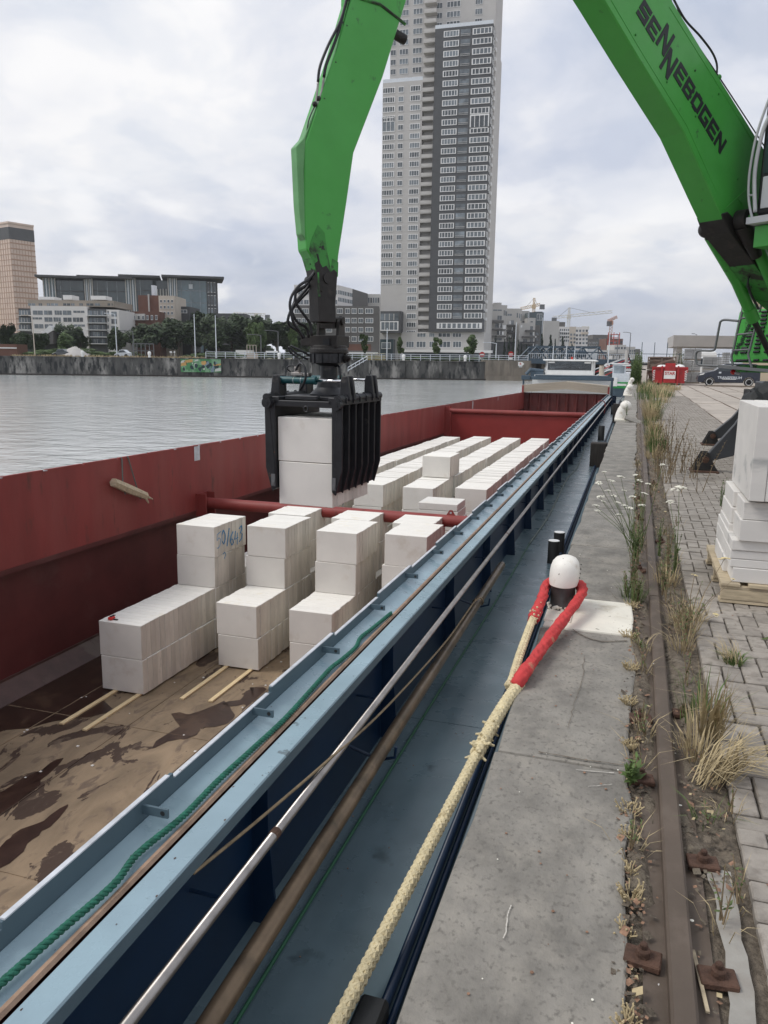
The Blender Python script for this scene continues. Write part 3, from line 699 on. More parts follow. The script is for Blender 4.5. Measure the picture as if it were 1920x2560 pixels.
for i, (x0, h, hole, y0) in enumerate(spec_):
    nb = 2
    for k in range(nb):
        L_ = 1.0 / nb
        slab(x0 + R_.uniform(-.003, .003), x0 + 1.05, y0 + k * L_ + (.004 if k else 0), y0 + (k + 1) * L_, z, z + h - .003, hole and k == 0)
    z += h
for i, (dx_, zz) in enumerate(((-.035, .20), (-.030, .30), (-.022, .385), (-.006, .47), (-.002, .56))):   # offset rear rows that show as steps on the left side
    slab(.705 + i * .008, 1.2, 5.98 + i * .02, 6.62, zz + .0 if False else .147 + i * .118, .147 + (i + 1) * .118 - .006)
x = .775
for k in range(7):
    wd = (.100, .098, .100, .099, .101, .1, .1)[k]
    slab(x, x + wd - .0025, 5.60 + R_.uniform(-.006, .004), 6.58, .742, 1.372 + R_.uniform(-.004, .004), nm='upright_block'); x += wd

# small dead-leaf on bricks
b = MB(); P = Vector((.83, 4.95, .0)); b.add([P, P + Vector((.05, .01, .02)), P + Vector((.09, 0, .004)), P + Vector((.045, -.03, .012))], [(0, 1, 2, 3)])
single('fallen_leaf', b, M_['weed'], 'curled green leaf lying alone on the bricks', 'leaf', base=(.83, 4.95, 0))
# ---------------------------------------------------------------- barge
M_['redhold'] = mat('red_hold_paint', (.225, .034, .030), .55, var=.16, scale=2.0, bump=.12, bscale=14, stain=(.27, .065, .055), stsc=.9, stthr=(.45, .7), stain2=(.12, .035, .028), st2sc=7, st2thr=(.60, .74), stretch=(1, 1.2, .28))
M_['reddark'] = mat('dark_red_hold_with_shade', (.11, .024, .022), .6, var=.25, scale=1.6, bump=.12, bscale=14, stain=(.13, .05, .045), stsc=1.4, stthr=(.55, .75))  # darker red; on the set-in hold side it includes the recess shade
M_['redscratch'] = mat('scratched_red_bulkhead', (.26, .030, .026), .5, var=.1, scale=2.0, bump=.1, bscale=14, stain2=(.62, .50, .42), st2sc=5.5, st2thr=(.735, .75))
M_['paint'] = mat('coaming_paint_with_sky_sheen', (.25, .345, .395), .30, var=.10, scale=3, bump=.12, bscale=18, stain=(.30, .42, .475), stsc=2.2, stthr=(.5, .75), stain2=(.13, .17, .19), st2sc=12, st2thr=(.66, .70), rvar=.12)  # same paint as the deck, lightened here for the sky it reflects
M_['flange'] = mat('slate_blue_paint', (.075, .115, .14), .5, var=.1, scale=4, bump=.1, bscale=20)
M_['edge'] = mat('worn_white_edge', (.52, .54, .57), .5, var=.2, scale=14, stain=(.20, .15, .12), stsc=20, stthr=(.64, .7))
M_['navy'] = mat('dark_navy_paint', (.004, .018, .048), .38, var=.2, scale=3, bump=.08, bscale=10)
M_['deck'] = mat('slate_deck_paint', (.095, .138, .160), .30, var=.12, scale=2.5, bump=.10, bscale=9, stain=(.14, .20, .225), stsc=1.1, stthr=(.45, .75), stain2=(.06, .088, .10), st2sc=4, st2thr=(.64, .72), rvar=.1)
M_['steel'] = mat('bare_steel_pipe', (.30, .28, .265), .32, metal=.9, var=.2, scale=14, stain=(.12, .07, .05), stsc=9, stthr=(.68, .76))
M_['brass'] = mat('brown_pipe', (.16, .115, .075), .38, metal=.55, var=.3, scale=8, stain=(.085, .065, .045), stsc=5, stthr=(.5, .66), bump=.1)
M_['seam'] = mat('brown_timber_seam', (.30, .20, .14), .8, var=.3, scale=20)
M_['black'] = mat('black_rubber', (.016, .017, .018), .6, var=.2, scale=12, bump=.3, bscale=50)
M_['floor'] = mat('hold_floor', (.245, .18, .115), .65, var=.30, scale=2.4, bump=.15, bscale=26, stain=(.060, .036, .024), stsc=2.1, stthr=(.585, .595), stain2=(.16, .115, .08), st2sc=6, st2thr=(.56, .68), rvar=.2, stretch=(1.3, .6, 1), detail=9, dist=.8)
M_['bilge'] = mat('wet_bilge_plate', (.085, .045, .038), .5, var=.3, scale=3, stain=(.11, .075, .06), stsc=2, stthr=(.55, .62))
M_['white'] = mat('white_paint', (.78, .78, .76), .45, var=.04, scale=4)
M_['hatch'] = mat('pale_grey_hatch', (.42, .375, .30), .6, var=.1, scale=3, stretch=(.3, 1, 4))
M_['glass'] = mat('dark_window_glass', (.03, .04, .048), .08, var=.1, scale=2, spec=.9)
M_['glassm'] = mat('curtained_window_glass', (.20, .23, .25), .12, var=.5, scale=.9, rand=.4, spec=.8)
M_['blue'] = mat('blue_grey_frame_paint', (.055, .085, .115), .5, var=.12, scale=4)
BL, BR, ZC, ZD, ZF = -6.6, -1.30, .40, -.27, -2.2
Y0, Y1 = -3.0, 52.0
barge = bthing('cargo_barge', 'long open cargo barge with red hold and slate blue side deck', 'barge', (-3.9, 25, -2.5))
def bp(name, b, m, **k): return part(name, b, m, barge, frame=MB_, **k)
b = MB()   # hull shell
b.box(-.60, -.565, Y0, 62, -2.9, -.285); b.box(-7.25, -7.2, Y0, 62, -2.9, -.285); b.box(-7.2, -.6, 61, 62, -2.9, -.285); b.box(-7.2, -.6, Y0 - .5, Y0, -2.9, -.2)
b.box(-7.2, -.6, Y0, 62, -2.9, -2.3)
bp('hull', b, M_['flange'])
b = MB(); b.tube([(-.515, Y0, -.345), (-.515, 62, -.345)], .055, 10); bp('rubbing_strake', b, M_['flange'], smooth=True)
b = MB(); b.tube([(-.583, Y0, -.262), (-.583, 62, -.262)], .017, 10); b.tube([(-.556, Y0, -.29), (-.556, 62, -.29)], .012, 8); bp('gunwale_bar', b, M_['navy'], smooth=True)
# side deck in plates
ys = [Y0, 1.35, 3.9, 6.6, 9.4, 12.3, 15.2, 18.3, 21.5, 24.8, 28, 32, 37, 42, 48, 55, 62]
for i in range(len(ys) - 1):
    b = MB(); b.box(-1.14, -.585, ys[i], ys[i + 1] - .004, ZD - .01, ZD - .0005 * (i % 2)); bp('deck_plate', b, M_['deck'])
b = MB(); b.box(-7.2, -6.62, Y0, 62, ZD - .01, ZD); bp('far_side_deck', b, M_['deck'])
b = MB(); b.box(-7.2, -.6, 52.6, 62, ZD - .01, ZD - .002); bp('aft_deck', b, M_['deck'])
# coaming, near side
b = MB()
prof = [(-1.275, .335), (-1.175, .308), (-1.172, .298), (-1.290, .325)]
b.prism(prof, lambda p, t: (p[0], t, p[1]), Y0, Y1); bp('coaming_channel', b, M_['paint'])
b = MB(); b.prism([(-1.172, .318), (-1.158, .322), (-1.152, .312), (-1.166, .30)], lambda p, t: (p[0], t, p[1]), Y0, Y1); bp('timber_seam', b, M_['seam'])
b = MB(); b.prism([(-1.150, .300), (-1.142, .312), (-1.067, .310), (-1.064, .304), (-1.064, .264), (-1.076, .262), (-1.076, .290), (-1.15, .29)], lambda p, t: (p[0], t, p[1]), Y0, Y1); bp('coaming_lip', b, M_['paint'])
b = MB(); b.box(-1.066, -1.0625, Y0, Y1, .2645, .303); bp('lip_face', b, M_['flange'])
r = random.Random(14); y = Y0; k = 0
while y < Y1:     # notched upstand
    L_ = .70; h = ZC if k % 2 == 0 else ZC - .018
    b = MB(); yy = y
    b.box(-1.290, -1.278, y + .0, y + L_, .325, h)
    o = bp('upstand_plate', b, M_['flange'])
    b = MB(); b.box(-1.2915, -1.2765, y + .008, y + L_ - .022, h, h + .0045); bp('upstand_edge', b, M_['edge'])
    y += L_; k += 1
lug = MB(); lug.box(0, .085, -.004, .004, -.028, .0, 0); lug.lathe([(.008, -.0045), (.008, .0045)], 8, M=Matrix.Translation((.068, 0, -.014)) @ Matrix.Rotation(PI / 2, 4, 'X'), m=1)
lme = lug.mesh('lashing_lug', [M_['flange'], M_['black']]); 
yl = 1.74
while yl < 51:
    place('lashing_lug', lme, barge, (-1.278, yl, .385), frame=MB_); yl += .7015
b = MB(); b.box(-1.145, -1.135, Y0, Y1, ZD, .29); bp('coaming_side', b, M_['navy'])
webm = MB(); webm.box(-.072, 0, -.007, .007, -.27, .285)
webm.v = [(x if z > 0 else x, y, z) for x, y, z in webm.v]
webme = MB(); webme.prism([(0, .285), (.062, .26), (.062, .12), (.092, -.27), (0, -.27)], lambda p, t: (p[0], t, p[1]), -.006, .006)
webme = webme.mesh('web_plate', M_['navy'])
yw = -.8
while yw < 51:
    place('web_plate', webme, barge, (-1.136, yw, 0), frame=MB_); yw += 1.475
# handrail along the coaming with joints and holders
b = MB(); b.tube([(-.980, Y0, .19), (-.980, Y1, .19)], .0165, 14); bp('handrail', b, M_['steel'], smooth=True)
hj = MB(); hj.tube([(-.98, -.016, .19), (-.98, .016, .19)], .0178, 12); hj = hj.mesh('rail_joint', M_['rust'])
ho = MB(); ho.tube([(-1.135, .0, .13), (-1.02, 0, .13), (-.985, 0, .165), (-.98, 0, .178)], .006, 6); ho = ho.mesh('rail_holder', M_['navy'])
for y in (2.0, 6.9, 12.8, 18.7, 24.6): place('rail_joint', hj, barge, (0, y, 0), frame=MB_)
for k in range(30): place('rail_holder', ho, barge, (0, 1.75 + k * 1.475, 0), frame=MB_)
# thick brown pole lying on hooks
pole = single('brown_pole', MB().tube([(-.90, .2, -.01), (-.925, 3.2, .015), (-.925, 6.30, .05)], .031, 16).tube([(-.925, 6.30, .05), (-.925, 6.34, .052)], [.027, .02], 16), M_['brass'], 'long brown metal pole lying along the side deck under the handrail', 'pole', frame=MB_, base=(-.92, 3, .0), smooth=True)
for y in (.8, 3.0, 5.4):
    b = MB(); b.tube([(-1.135, y, .0), (-1.0, y, -.04), (-.93, y, -.05), (-.875, y, -.03), (-.87, y, .02)], .007, 6)
    bp('pole_hook', b, M_['navy'])
b = MB(); b.tube(resample([(-1.066, 1.66, .262), (-1.03, 2.0, .235), (-.98, 2.45, .212), (-.95, 3.1, .15), (-.925, 4.2, .09), (-.92, 5.1, .083), (-.885, 5.2, .06), (-.90, 5.24, .015), (-.955, 5.2, .04), (-.925, 5.12, .086)], .03), .0055, 6)
single('thin_brown_rope', b, M_['seed'], 'thin worn brown rope tied from the coaming lip down to the pole', 'rope', frame=MB_, base=(-1, 3, .1), smooth=True)
b = MB(); r = random.Random(23)
for _ in range(60):      # chipped paint and rust spots along the lip and channel
    y = 1.0 + 11 * r.random() ** 1.5; x, z = r.choice(((r.uniform(-1.14, -1.068), .3122), (r.uniform(-1.082, -1.067), .3122), (r.uniform(-1.27, -1.18), None)))
    if z is None: z = .335 - (x + 1.275) / .1 * .027 + .0006
    n_ = 7; k = r.uniform(.001, .0035); b.add([(x + k * r.uniform(.5, 1.2) * math.cos(2 * PI * q / n_), y + 1.8 * k * r.uniform(.5, 1.3) * math.sin(2 * PI * q / n_), z) for q in range(n_)], [tuple(range(n_))])
bp('paint_chips', b, M_['rust'])['kind'] = 'stuff'
b = MB()
for _ in range(120):      # grit and flakes on the side deck
    y = 1.0 + 14 * r.random() ** 1.5; b.ball((r.uniform(-1.03, -.62), y, ZD + .001), r.uniform(.0015, .004), 5, 3, 0, (1, 1, .4))
bp('deck_grit', b, M_['deadleaf'])['kind'] = 'stuff'
# green rope in the channel
pts = [(-1.215, 1.02, .345), (-1.198, 1.277, .345), (-1.186, 1.469, .342), (-1.203, 1.6, .343), (-1.187, 1.8, .34), (-1.19, 2.02, .34), (-1.184, 2.25, .338), (-1.178, 2.5, .338), (-1.19, 2.82, .338), (-1.197, 3.03, .34), (-1.189, 3.15, .338), (-1.183, 3.33, .338), (-1.203, 3.46, .34), (-1.194, 3.62, .338), (-1.178, 3.9, .338)]
pts = [(x + .004, y, z - .010) for x, y, z in [(-1.26, .3, .35)] + pts]
b = MB(); strands(b, resample(pts, .004), .0055, .0054, 3, .05, 'twist', 6)
single('green_rope', b, M_['greenrope'], 'dark green twisted rope lying in the coaming channel', 'rope', frame=MB_, base=(-1.2, 2, .34), smooth=True)
M_['hose'] = mat('green_hose', (.02, .10, .05), .5); M_['cable'] = mat('grey_green_cable', (.10, .13, .12), .5)
single('green_hose', MB().tube(resample([(-.985, .3, -.258), (-.975, 3.9, -.258), (-.955, 6.4, -.258), (-.965, 9.0, -.258)], .2), .007, 6), M_['hose'], 'thin green hose along the foot of the coaming on the side deck', 'hose', frame=MB_, base=(-.97, 4, -.26), smooth=True)
single('deck_cable', MB().tube(resample([(-.965, 8.6, -.26), (-.93, 10.5, -.26), (-.965, 12.836, -.26), (-.98, 14.5, -.26), (-.924, 16.1, -.26), (-.939, 17.8, -.26), (-.989, 20.1, -.26), (-1.04, 21.0, -.26), (-.953, 21.5, -.26)], .3), .013, 6), M_['cable'], 'grey cable snaking along the far part of the side deck', 'cable', frame=MB_, base=(-.95, 15, -.26), smooth=True)
# deck bollards
for i, (x, y) in enumerate(((-.628, 7.86), (-.612, 8.32))):
    t = bthing('deck_bollard', ('front' if i == 0 else 'rear') + ' one of the two black deck bollards with white top', 'bollard', (x, y, ZD), group='black bollards on the side deck')
    b = MB(); b.lathe([(.062, 0), (.058, .01), (.058, .225), (.056, .232)], 24); part('post', b, M_['black'], t, ang=40)
    b = MB(); b.lathe([(.057, .2325), (.055, .2375), (0, .238)], 24); part('white_top', b, M_['white'], t)
for i, (y, lab) in enumerate(((23.6, 'single black deck post opposite the second white bollard'), (39.5, 'far black deck post near the stern end of the hold'))):
    b = MB(); b.lathe([(.10, 0), (.09, .02), (.09, .42), (.085, .43)], 16); single('deck_post', b, M_['black'], lab, 'bollard', frame=MB_ @ Matrix.Translation((-.70, y, ZD)), ang=40)
b = MB(); b.box(-.655, -.565, 1.2, 1.93, -.30, -.225); single('fender_flap', b, M_['black'], 'folded black rubber flap hanging over the gunwale at the bottom edge', 'fender', frame=MB_, bev=.012, base=(-.6, 1.6, -.25))
# timber fender on the quay face
M_['tarwood'] = mat('tarred_timber', (.035, .030, .027), .8, var=.4, scale=6, bump=.4, bscale=30, stretch=(4, 4, .5))
for i, (y, lab) in enumerate(((16.75, 'dark timber fender post at the quay edge in front of the second bollard'), (33.0, 'dark timber fender post at the quay edge between second and third bollard'))):
    b = MB(); b.box(-.82, -.485, y, y + .28, -2.4, -.03); single('timber_fender', b, M_['tarwood'], lab, 'fender', bev=.02, base=(-.65, y, -1.6))
# far coaming and hold sides
r = random.Random(19); y = Y0; k = 0
b = MB(); b.box(-6.64, -6.6, Y0, Y1, -.655, .40)
bp('coaming_far', b, M_['redhold'])
b = MB()
while y < Y1:
    L_ = .7; b.box(-6.64, -6.6, y, y + L_ - .05, .40, .418); y += L_
bp('upstand_far', b, M_['redhold'])
b = MB(); y = Y0
while y < Y1:
    if r.random() < .75: b.box(-6.642, -6.598, y - .05, y + r.uniform(0, .02), .40, .412)
    y += .7
bp('upstand_chips', b, M_['edge'])['kind'] = 'stuff'
b = MB(); b.box(-6.605, -6.59, Y0, Y1, -.662, -.640); bp('coaming_bead', b, M_['reddark'])
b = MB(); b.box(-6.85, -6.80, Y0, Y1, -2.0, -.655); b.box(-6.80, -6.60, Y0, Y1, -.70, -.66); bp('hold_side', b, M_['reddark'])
b = MB(); b.quad((-6.80, Y0, -2.02), (-6.56, Y0, -2.195), (-6.56, Y1, -2.195), (-6.80, Y1, -2.02)); b.box(-6.80, -6.785, Y0, Y1, -2.03, -2.0); bp('bilge_plate', b, M_['bilge'])
b = MB(); b.box(-1.30, -1.285, Y0, Y1, -2.2, .325); bp('hold_side_near', b, M_['redhold'])
b = MB(); b.quad((-6.8, Y0, ZF), (BR, Y0, ZF), (BR, Y1, ZF), (-6.8, Y1, ZF)); bp('hold_floor', b, M_['floor'])
b = MB()
for x in (-5.9, -4.95, -3.95, -2.95): b.box(x - .006, x + .006, Y0, 13, ZF + .001, ZF + .006)
for y in (1.8, 4.2, 6.6): b.box(-6.55, BR, y - .006, y + .006, ZF + .001, ZF + .005)
bp('floor_seams', b, M_['floor'])
M_['wet'] = mat('wet_brown_floor', (.040, .022, .016), .28, var=.35, scale=5, bump=.06, bscale=20, stain=(.075, .045, .03), stsc=3, stthr=(.55, .65))
def puddle(nm, xa, xb, ya, yb, seed, left):
    r = random.Random(seed); pts = []; n = 70; b = MB()
    for k in range(n):
        y = ya + (yb - ya) * k / (n - 1); w_ = (xb - xa) * (.55 + .28 * math.sin(y * 1.7 + seed) + .16 * math.sin(y * 4.3 + 2 * seed) + .08 * math.sin(y * 11 + seed)) + r.uniform(-.03, .03)
        pts.append((y, xa + w_ if left else xb - w_))
    for k in range(n - 1):
        e = xa if left else xb; b.quad((e, pts[k][0], ZF + .004), (pts[k][1], pts[k][0], ZF + .004), (pts[k + 1][1], pts[k + 1][0], ZF + .004), (e, pts[k + 1][0], ZF + .004))
    bp(nm, b, M_['wet'])
puddle('wet_patch', -6.56, -5.35, Y0, 12.5, 2, True); puddle('wet_patch', -2.75, -1.3, Y0, 12.5, 5, False)
for i_, (cx_, cy_, rx, ry) in enumerate(((-4.3, 6.9, .25, .5), (-3.7, 5.4, .18, .35), (-4.0, 7.7, .22, .4), (-5.1, 5.2, .12, .5), (-4.5, 4.6, .1, .35), (-3.2, 6.5, .2, .5), (-3.4, 4.3, .15, .3))):
    r = random.Random(50 + i_); b = MB(); n = 26; c_ = (cx_, cy_, ZF + .005)
    ring = [(cx_ + rx * (1 + .45 * math.sin(3 * a + i_) + .25 * math.sin(7 * a)) * math.cos(a), cy_ + ry * (1 + .4 * math.sin(2 * a + i_) + .2 * math.sin(5 * a)) * math.sin(a), ZF + .005) for a in [2 * PI * q / n for q in range(n)]]
    b.add([c_] + ring, [(0, q + 1, (q + 1) % n + 1) for q in range(n)]); bp('wet_patch', b, M_['wet'])
b = MB(); b.box(-6.6, -1.3, Y0 - .05, Y0, -2.2, .4); bp('bulkhead_fore', b, M_['reddark'])
# white painted mark
b = MB(); b.box(-6.597, -6.595, 10.82, 10.99, .17, .40); bp('white_mark', b, M_['edge'])
b = MB(); b.box(-6.597, -6.595, 34.0, 34.2, .05, .38); b.box(-6.597, -6.595, 41.0, 41.1, .2, .38); bp('white_mark', b, M_['edge'])
# thrust tubes
def tube_beam(y, z, lab, m):
    b = MB(); b.tube([(-6.6, y, z), (-1.3, y, z)], .092, 20); o = bp('thrust_tube', b, m, ang=40); o['label'] = lab
    b = MB(); b.box(-6.6, -6.56, y - .17, y + .17, z - .2, z + .17); b.box(-6.6, -6.42, y + .12, y + .15, z - .2, z + .17); b.box(-6.6, -6.42, y - .16, y - .13, z - .2, z + .17)
    bp('tube_bracket', b, M_['redhold'])
tube_beam(11.0, -.535, 'near red tube across the hold', M_['redhold'])
for x in (-4.95, -2.40):
    b = MB(); b.prism([(-.07, .085), (.07, .085), (.02, .165), (-.02, .165)], lambda p, t: (x + p[0], t, -.535 + p[1]), 10.99, 11.01); le_ = bp('lifting_eye', b, M_['redhold'])
    b = MB(); b.lathe([(.016, -.012), (.016, .012)], 10, M=Matrix.Translation((x, 11, -.535 + .125)) @ Matrix.Rotation(PI / 2, 4, 'X')); part('eye_hole', b, M_['edge'], le_)
tube_beam(28.8, .19, 'far red tube on top of the bulkhead', M_['redhold'])
b = MB(); b.box(-6.6, -1.3, 28.8, 28.83, -2.2, .15); bp('bulkhead', b, M_['redscratch'])
b = MB(); b.box(-6.6, -6.35, 28.6, 28.8, -2.2, .15); bp('bulkhead_frame', b, M_['redhold'])
b = MB(); b.box(-6.6, -1.3, 51.8, 51.84, -2.2, .40)
bp('end_bulkhead', b, M_['reddark'])
b = MB()
for k in range(9):
    x = -6.3 + k * .59; b.prism([(x, 0), (x + .10, -.12), (x + .16, -.12), (x + .26, 0)], lambda p, t: (p[0], 51.8 + p[1], t), -2.2, .33)
bp('bulkhead_corrugation', b, M_['reddark'])
b = MB(); b.tube(resample([(-1.30, 36.5, .35), (-1.30, 36.6, .43), (-1.2, 36.7, .46), (-1.05, 36.8, .42), (-1.0, 36.8, .2), (-1.02, 36.7, -.1)], .06), .022, 8); bp('red_hose_arch', b, M_['redhold'], smooth=True)
# hatch covers stacked at the stern end
for k in range(5):
    z = .40 + k * .10; y = 51.5
    b = MB(); pr = [(-6.72, z), (-3.95, z + .27), (-1.24, z + .04), (-1.24, z + .125), (-3.95, z + .365), (-6.72, z + .09)]
    b.prism(pr, lambda p, t: (p[0], t, p[1]), y, y + 2.2); bp('hatch_cover', b, M_['hatch'])
b = MB()
for x in (-6.73, -1.31): b.prism([(x, .41), (x + .12, .42), (x + .12, .86), (x, .85)], lambda p, t: (p[0], t, p[1]), 51.47, 51.5)
bp('hatch_end', b, M_['redhold'])
# gantry
b = MB(); b.box(-7.02, -6.9, 53.8, 53.95, -.27, 1.35); b.box(-1.2, -1.05, 53.8, 54.0, -.27, 1.45); b.box(-7.05, -1.02, 53.8, 54.1, 1.22, 1.44); b.box(-7.1, -6.5, 53.7, 54.2, 1.2, 1.50); b.box(-6.2, -1.3, 53.9, 54.0, 1.44, 1.55)
bp('hatch_gantry', b, M_['blue'], bev=.02)
b = MB(); b.box(-6.5, -1.35, 55, 60, -.27, 1.32); b.box(-6.35, -1.6, 54.8, 60.2, 1.46, 1.56); bp('deckhouse', b, M_['white'])
b = MB()
b.box(-5.95, -2.55, 58, 60.6, 1.58, 1.85); b.box(-5.95, -5.8, 58, 58.1, 1.85, 2.55); b.box(-2.70, -2.55, 58, 58.1, 1.85, 2.55); b.box(-5.95, -5.85, 58, 60.6, 1.85, 2.55); b.box(-2.65, -2.55, 58, 60.6, 1.85, 2.55); b.box(-5.8, -2.7, 60.5, 60.6, 1.85, 2.0); b.box(-5.8, -2.7, 58.02, 58.08, 1.84, 1.90)
bp('wheelhouse', b, M_['white'])
b = MB(); b.box(-6.12, -2.36, 57.6, 61, 2.55, 2.66); bp('wheelhouse_roof', b, M_['white'], bev=.04)
b = MB(); b.box(-5.8, -2.7, 58.04, 58.06, 1.88, 2.55); M_['clearglass'] = mat('wheelhouse_glass', (.25, .28, .30), .05, trans=.85, spec=.8); bp('windscreen', b, M_['clearglass'])
b = MB(); b.box(-5.4, -3.2, 59.3, 60.0, 1.6, 2.08); b.box(-4.6, -3.9, 59.0, 59.3, 1.9, 2.25); bp('steering_console', b, M_['black'])
for q in ((-5.75, -5.3, 57.97, 58.0, 2.40, 2.5), (-3.2, -2.75, 57.97, 58.0, 2.40, 2.5), (-4.2, -3.7, 58.9, 58.98, 2.1, 2.3)):
    b = MB(); b.box(*q); bp('blind', b, M_['white'])
b = MB(); b.box(-6.9, -6.0, 57, 58.5, 1.35, 1.75); b.tube([(-7.2, 57, 1.55), (-6.9, 57, 1.9), (-6.0, 57.2, 1.8)], .14, 8); bp('covered_dinghy', b, M_['blue'])
b = MB(); b.tube([(-1.95, 57, 1.3), (-1.95, 57, 2.25)], .17, 12); bp('funnel', b, mat('beige_funnel', (.42, .37, .30), .6))
b = MB(); b.tube([(-4.1, 58, 2.66), (-4.1, 58, 2.85)], .07, 8); bp('red_roof_lamp', b, mat('red_lamp', (.5, .03, .02), .4))
b = MB()
for (x, y, z, s) in ((-.95, 51.5, .0, .25), (-.85, 50.2, -.1, .2), (-1.0, 49.5, .1, .16), (-.9, 52.6, .1, .3)): b.tube([(x, y, -.27), (x, y, z + .2)], s * .45, 8)
b.tube([(-.62, 46, -.2), (-.5, 52, .1), (-.35, 57, .3)], .03, 6)
bp('stern_fittings', b, M_['navy'])

# ---------------------------------------------------------------- fender log hanging in the hold
t = bthing('hanging_log', 'short splintered log hanging by two cords on the red far side of the hold', 'log', (-6.5, 9, 0))
b = MB(); b.tube([(-6.50, 8.62, .12), (-6.50, 8.95, -.02), (-6.50, 9.33, -.17)], [.062, .068, .055], 6); b.tube([(-6.50, 9.3, -.16), (-6.49, 9.38, -.28)], [.03, .01], 5); b.tube([(-6.50, 9.3, -.16), (-6.49, 9.48, -.24)], [.025, .01], 5)
part('log', b, M_['wood'], t, frame=MB_)
b = MB()
for y0_, y1_, z1_ in ((8.94, 8.86, .02), (9.08, 9.20, -.10)):
    b.tube([(-6.60, y0_, .42), (-6.585, y0_, .40), (-6.53, y1_, z1_), (-6.50, y1_ + .01, z1_ - .10)], .009, 5)
part('cord', b, M_['cable'], t, frame=MB_)
# ---------------------------------------------------------------- battens
bi = 0
for (x, y0_, y1_, lab) in ((-5.64, 6.39, 7.35, 'left batten under the leftmost row of blocks'), (-5.31, 6.35, 7.35, 'right batten under the leftmost row of blocks'), (-4.77, 7.39, 8.5, 'left batten under the second row of blocks'), (-4.42, 7.44, 8.5, 'right batten under the second row of blocks')):
    b = MB(); b.box(x - .028, x + .028, y0_, y1_, ZF + .002, ZF + .022); single('wooden_batten', b, M_['batten'], 'fresh yellow wooden ' + lab, 'batten', frame=MB_, group='battens on the hold floor', base=(x, y0_, ZF), bev=.002)
b = MB(); r = random.Random(77)
for _ in range(110):
    x, y = r.uniform(-6.0, -1.5), r.uniform(2, 9); s_ = r.uniform(.004, .016); b.box(x - s_, x + s_ * .7, y - s_ * .6, y + s_, ZF + .001, ZF + .001 + s_ * .5, 0, None)
o = struct('block_chips', b, M_['block'], 'stuff', MB_)
# ---------------------------------------------------------------- cargo
SW, SH, SDp, NS = .585, .428, .885, 9
def slabmesh(k):
    r = random.Random(100 + k); b = MB(); t = SDp / NS
    b.box(-SW / 2 + r.uniform(-.006, .006), SW / 2 + r.uniform(-.008, .008), 0.0006, t - .0022, 0, SH - .002 - r.uniform(0, .004))
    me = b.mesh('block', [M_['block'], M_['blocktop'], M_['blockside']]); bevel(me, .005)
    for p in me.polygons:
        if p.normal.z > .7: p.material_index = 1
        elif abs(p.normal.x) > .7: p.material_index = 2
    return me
SM = [slabmesh(k) for k in range(6)]
def packmesh(k):      # one pack seen from far: its blocks joined
    r = random.Random(200 + k); b = MB(); t = SDp / NS
    for i in range(NS):
        dz = r.uniform(-.008, .003); dx = r.uniform(-.008, .008)
        b.box(-SW / 2 + dx, SW / 2 + dx, i * t + .0006, (i + 1) * t - .006, 0, SH - .004 + dz)
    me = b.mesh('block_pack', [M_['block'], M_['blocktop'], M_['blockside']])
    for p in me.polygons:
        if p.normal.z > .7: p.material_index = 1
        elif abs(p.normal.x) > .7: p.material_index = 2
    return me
PM = [packmesh(k) for k in range(4)]
rc = random.Random(41)
ROWX = [-5.525, -4.60, -3.60, -2.675]
RN = ['leftmost', 'second', 'third', 'rightmost']; TN = ['bottom', 'second', 'third', 'top']; ON = ['first', 'second', 'third', 'fourth', 'fifth', 'sixth', 'seventh', 'eighth', 'ninth', 'tenth', 'eleventh', 'twelfth', 'thirteenth', 'fourteenth']
def pack(x, y, z, label, near, rz=0, grp='packs of white blocks stacked in the hold', M=None):
    Mx = M or (MB_ @ Matrix.Translation((x, y, z)) @ Matrix.Rotation(rz, 4, 'Z'))
    if near:
        t = thing('block_pack', label, 'block pack', Mx, grp)
        for i in range(NS):
            place('block', SM[rc.randrange(6)], t, (rc.uniform(-.004, .004), i * SDp / NS, rc.uniform(-.0, .0015)), (0, 0, rc.uniform(-.003, .003)))
        return t
    o = bpy.data.objects.new('block_pack', PM[rc.randrange(4)]); o.matrix_world = Mx; link(o)
    return tag(o, label, 'block pack', grp)
rows = [  # front group: row, list of (y, tiers)
    (0, [(7.32, 2), (8.19, 2), (9.02, 4)], ['nearest', 'middle', 'tower']),
    (1, [(8.45, 2), (9.30, 4)], ['nearest', 'tower']),
    (2, [(8.50, 2), (9.34, 4)], ['nearest', 'tower']),
    (3, [(8.60, 2), (9.49, 4)], ['nearest', 'tower'])]
for ri, lst, names in rows:
    for (y, nt_), nm in zip(lst, names):
        for k in range(nt_):
            where_ = {'nearest': 'at the near end', 'middle': 'behind the first', 'tower': 'in the four-high tower'}[nm]
            t = pack(ROWX[ri] + rc.uniform(-.01, .01) + (.012 if k == 3 else 0), y + (.0 if k < 2 else rc.uniform(-.015, .01)), ZF + .022 + k * SH, '%s-tier block pack %s, %s row before the near tube' % (TN[k].capitalize(), where_, RN[ri]), True, rc.uniform(-.008, .008))
            if ri == 0 and nm == 'tower' and k == 3:
                t['label'] = 'Top block pack of the leftmost tower, with blue handwriting on its side'; tower_top = t
for ri in range(4):     # packs between the towers and the near tube
    for j, y in enumerate((10.25, 12.0)):
        hi = 4 if (ri > 0 and j == 0) else (2 if j == 0 else 2)
        if ri == 0 and j == 0: hi = 2
        for k in range(hi):
            if k == 0 and j == 1: continue
            pack(ROWX[ri] - (.12 if j == 0 and k > 1 else .02), y, ZF + .022 + k * SH, '%s-tier block pack %s, %s row' % (TN[k].capitalize(), 'just behind the tower' if j == 0 else 'right under the near tube', RN[ri]), k > 1)
starts = [13.1, 13.65, 13.6, 13.85]
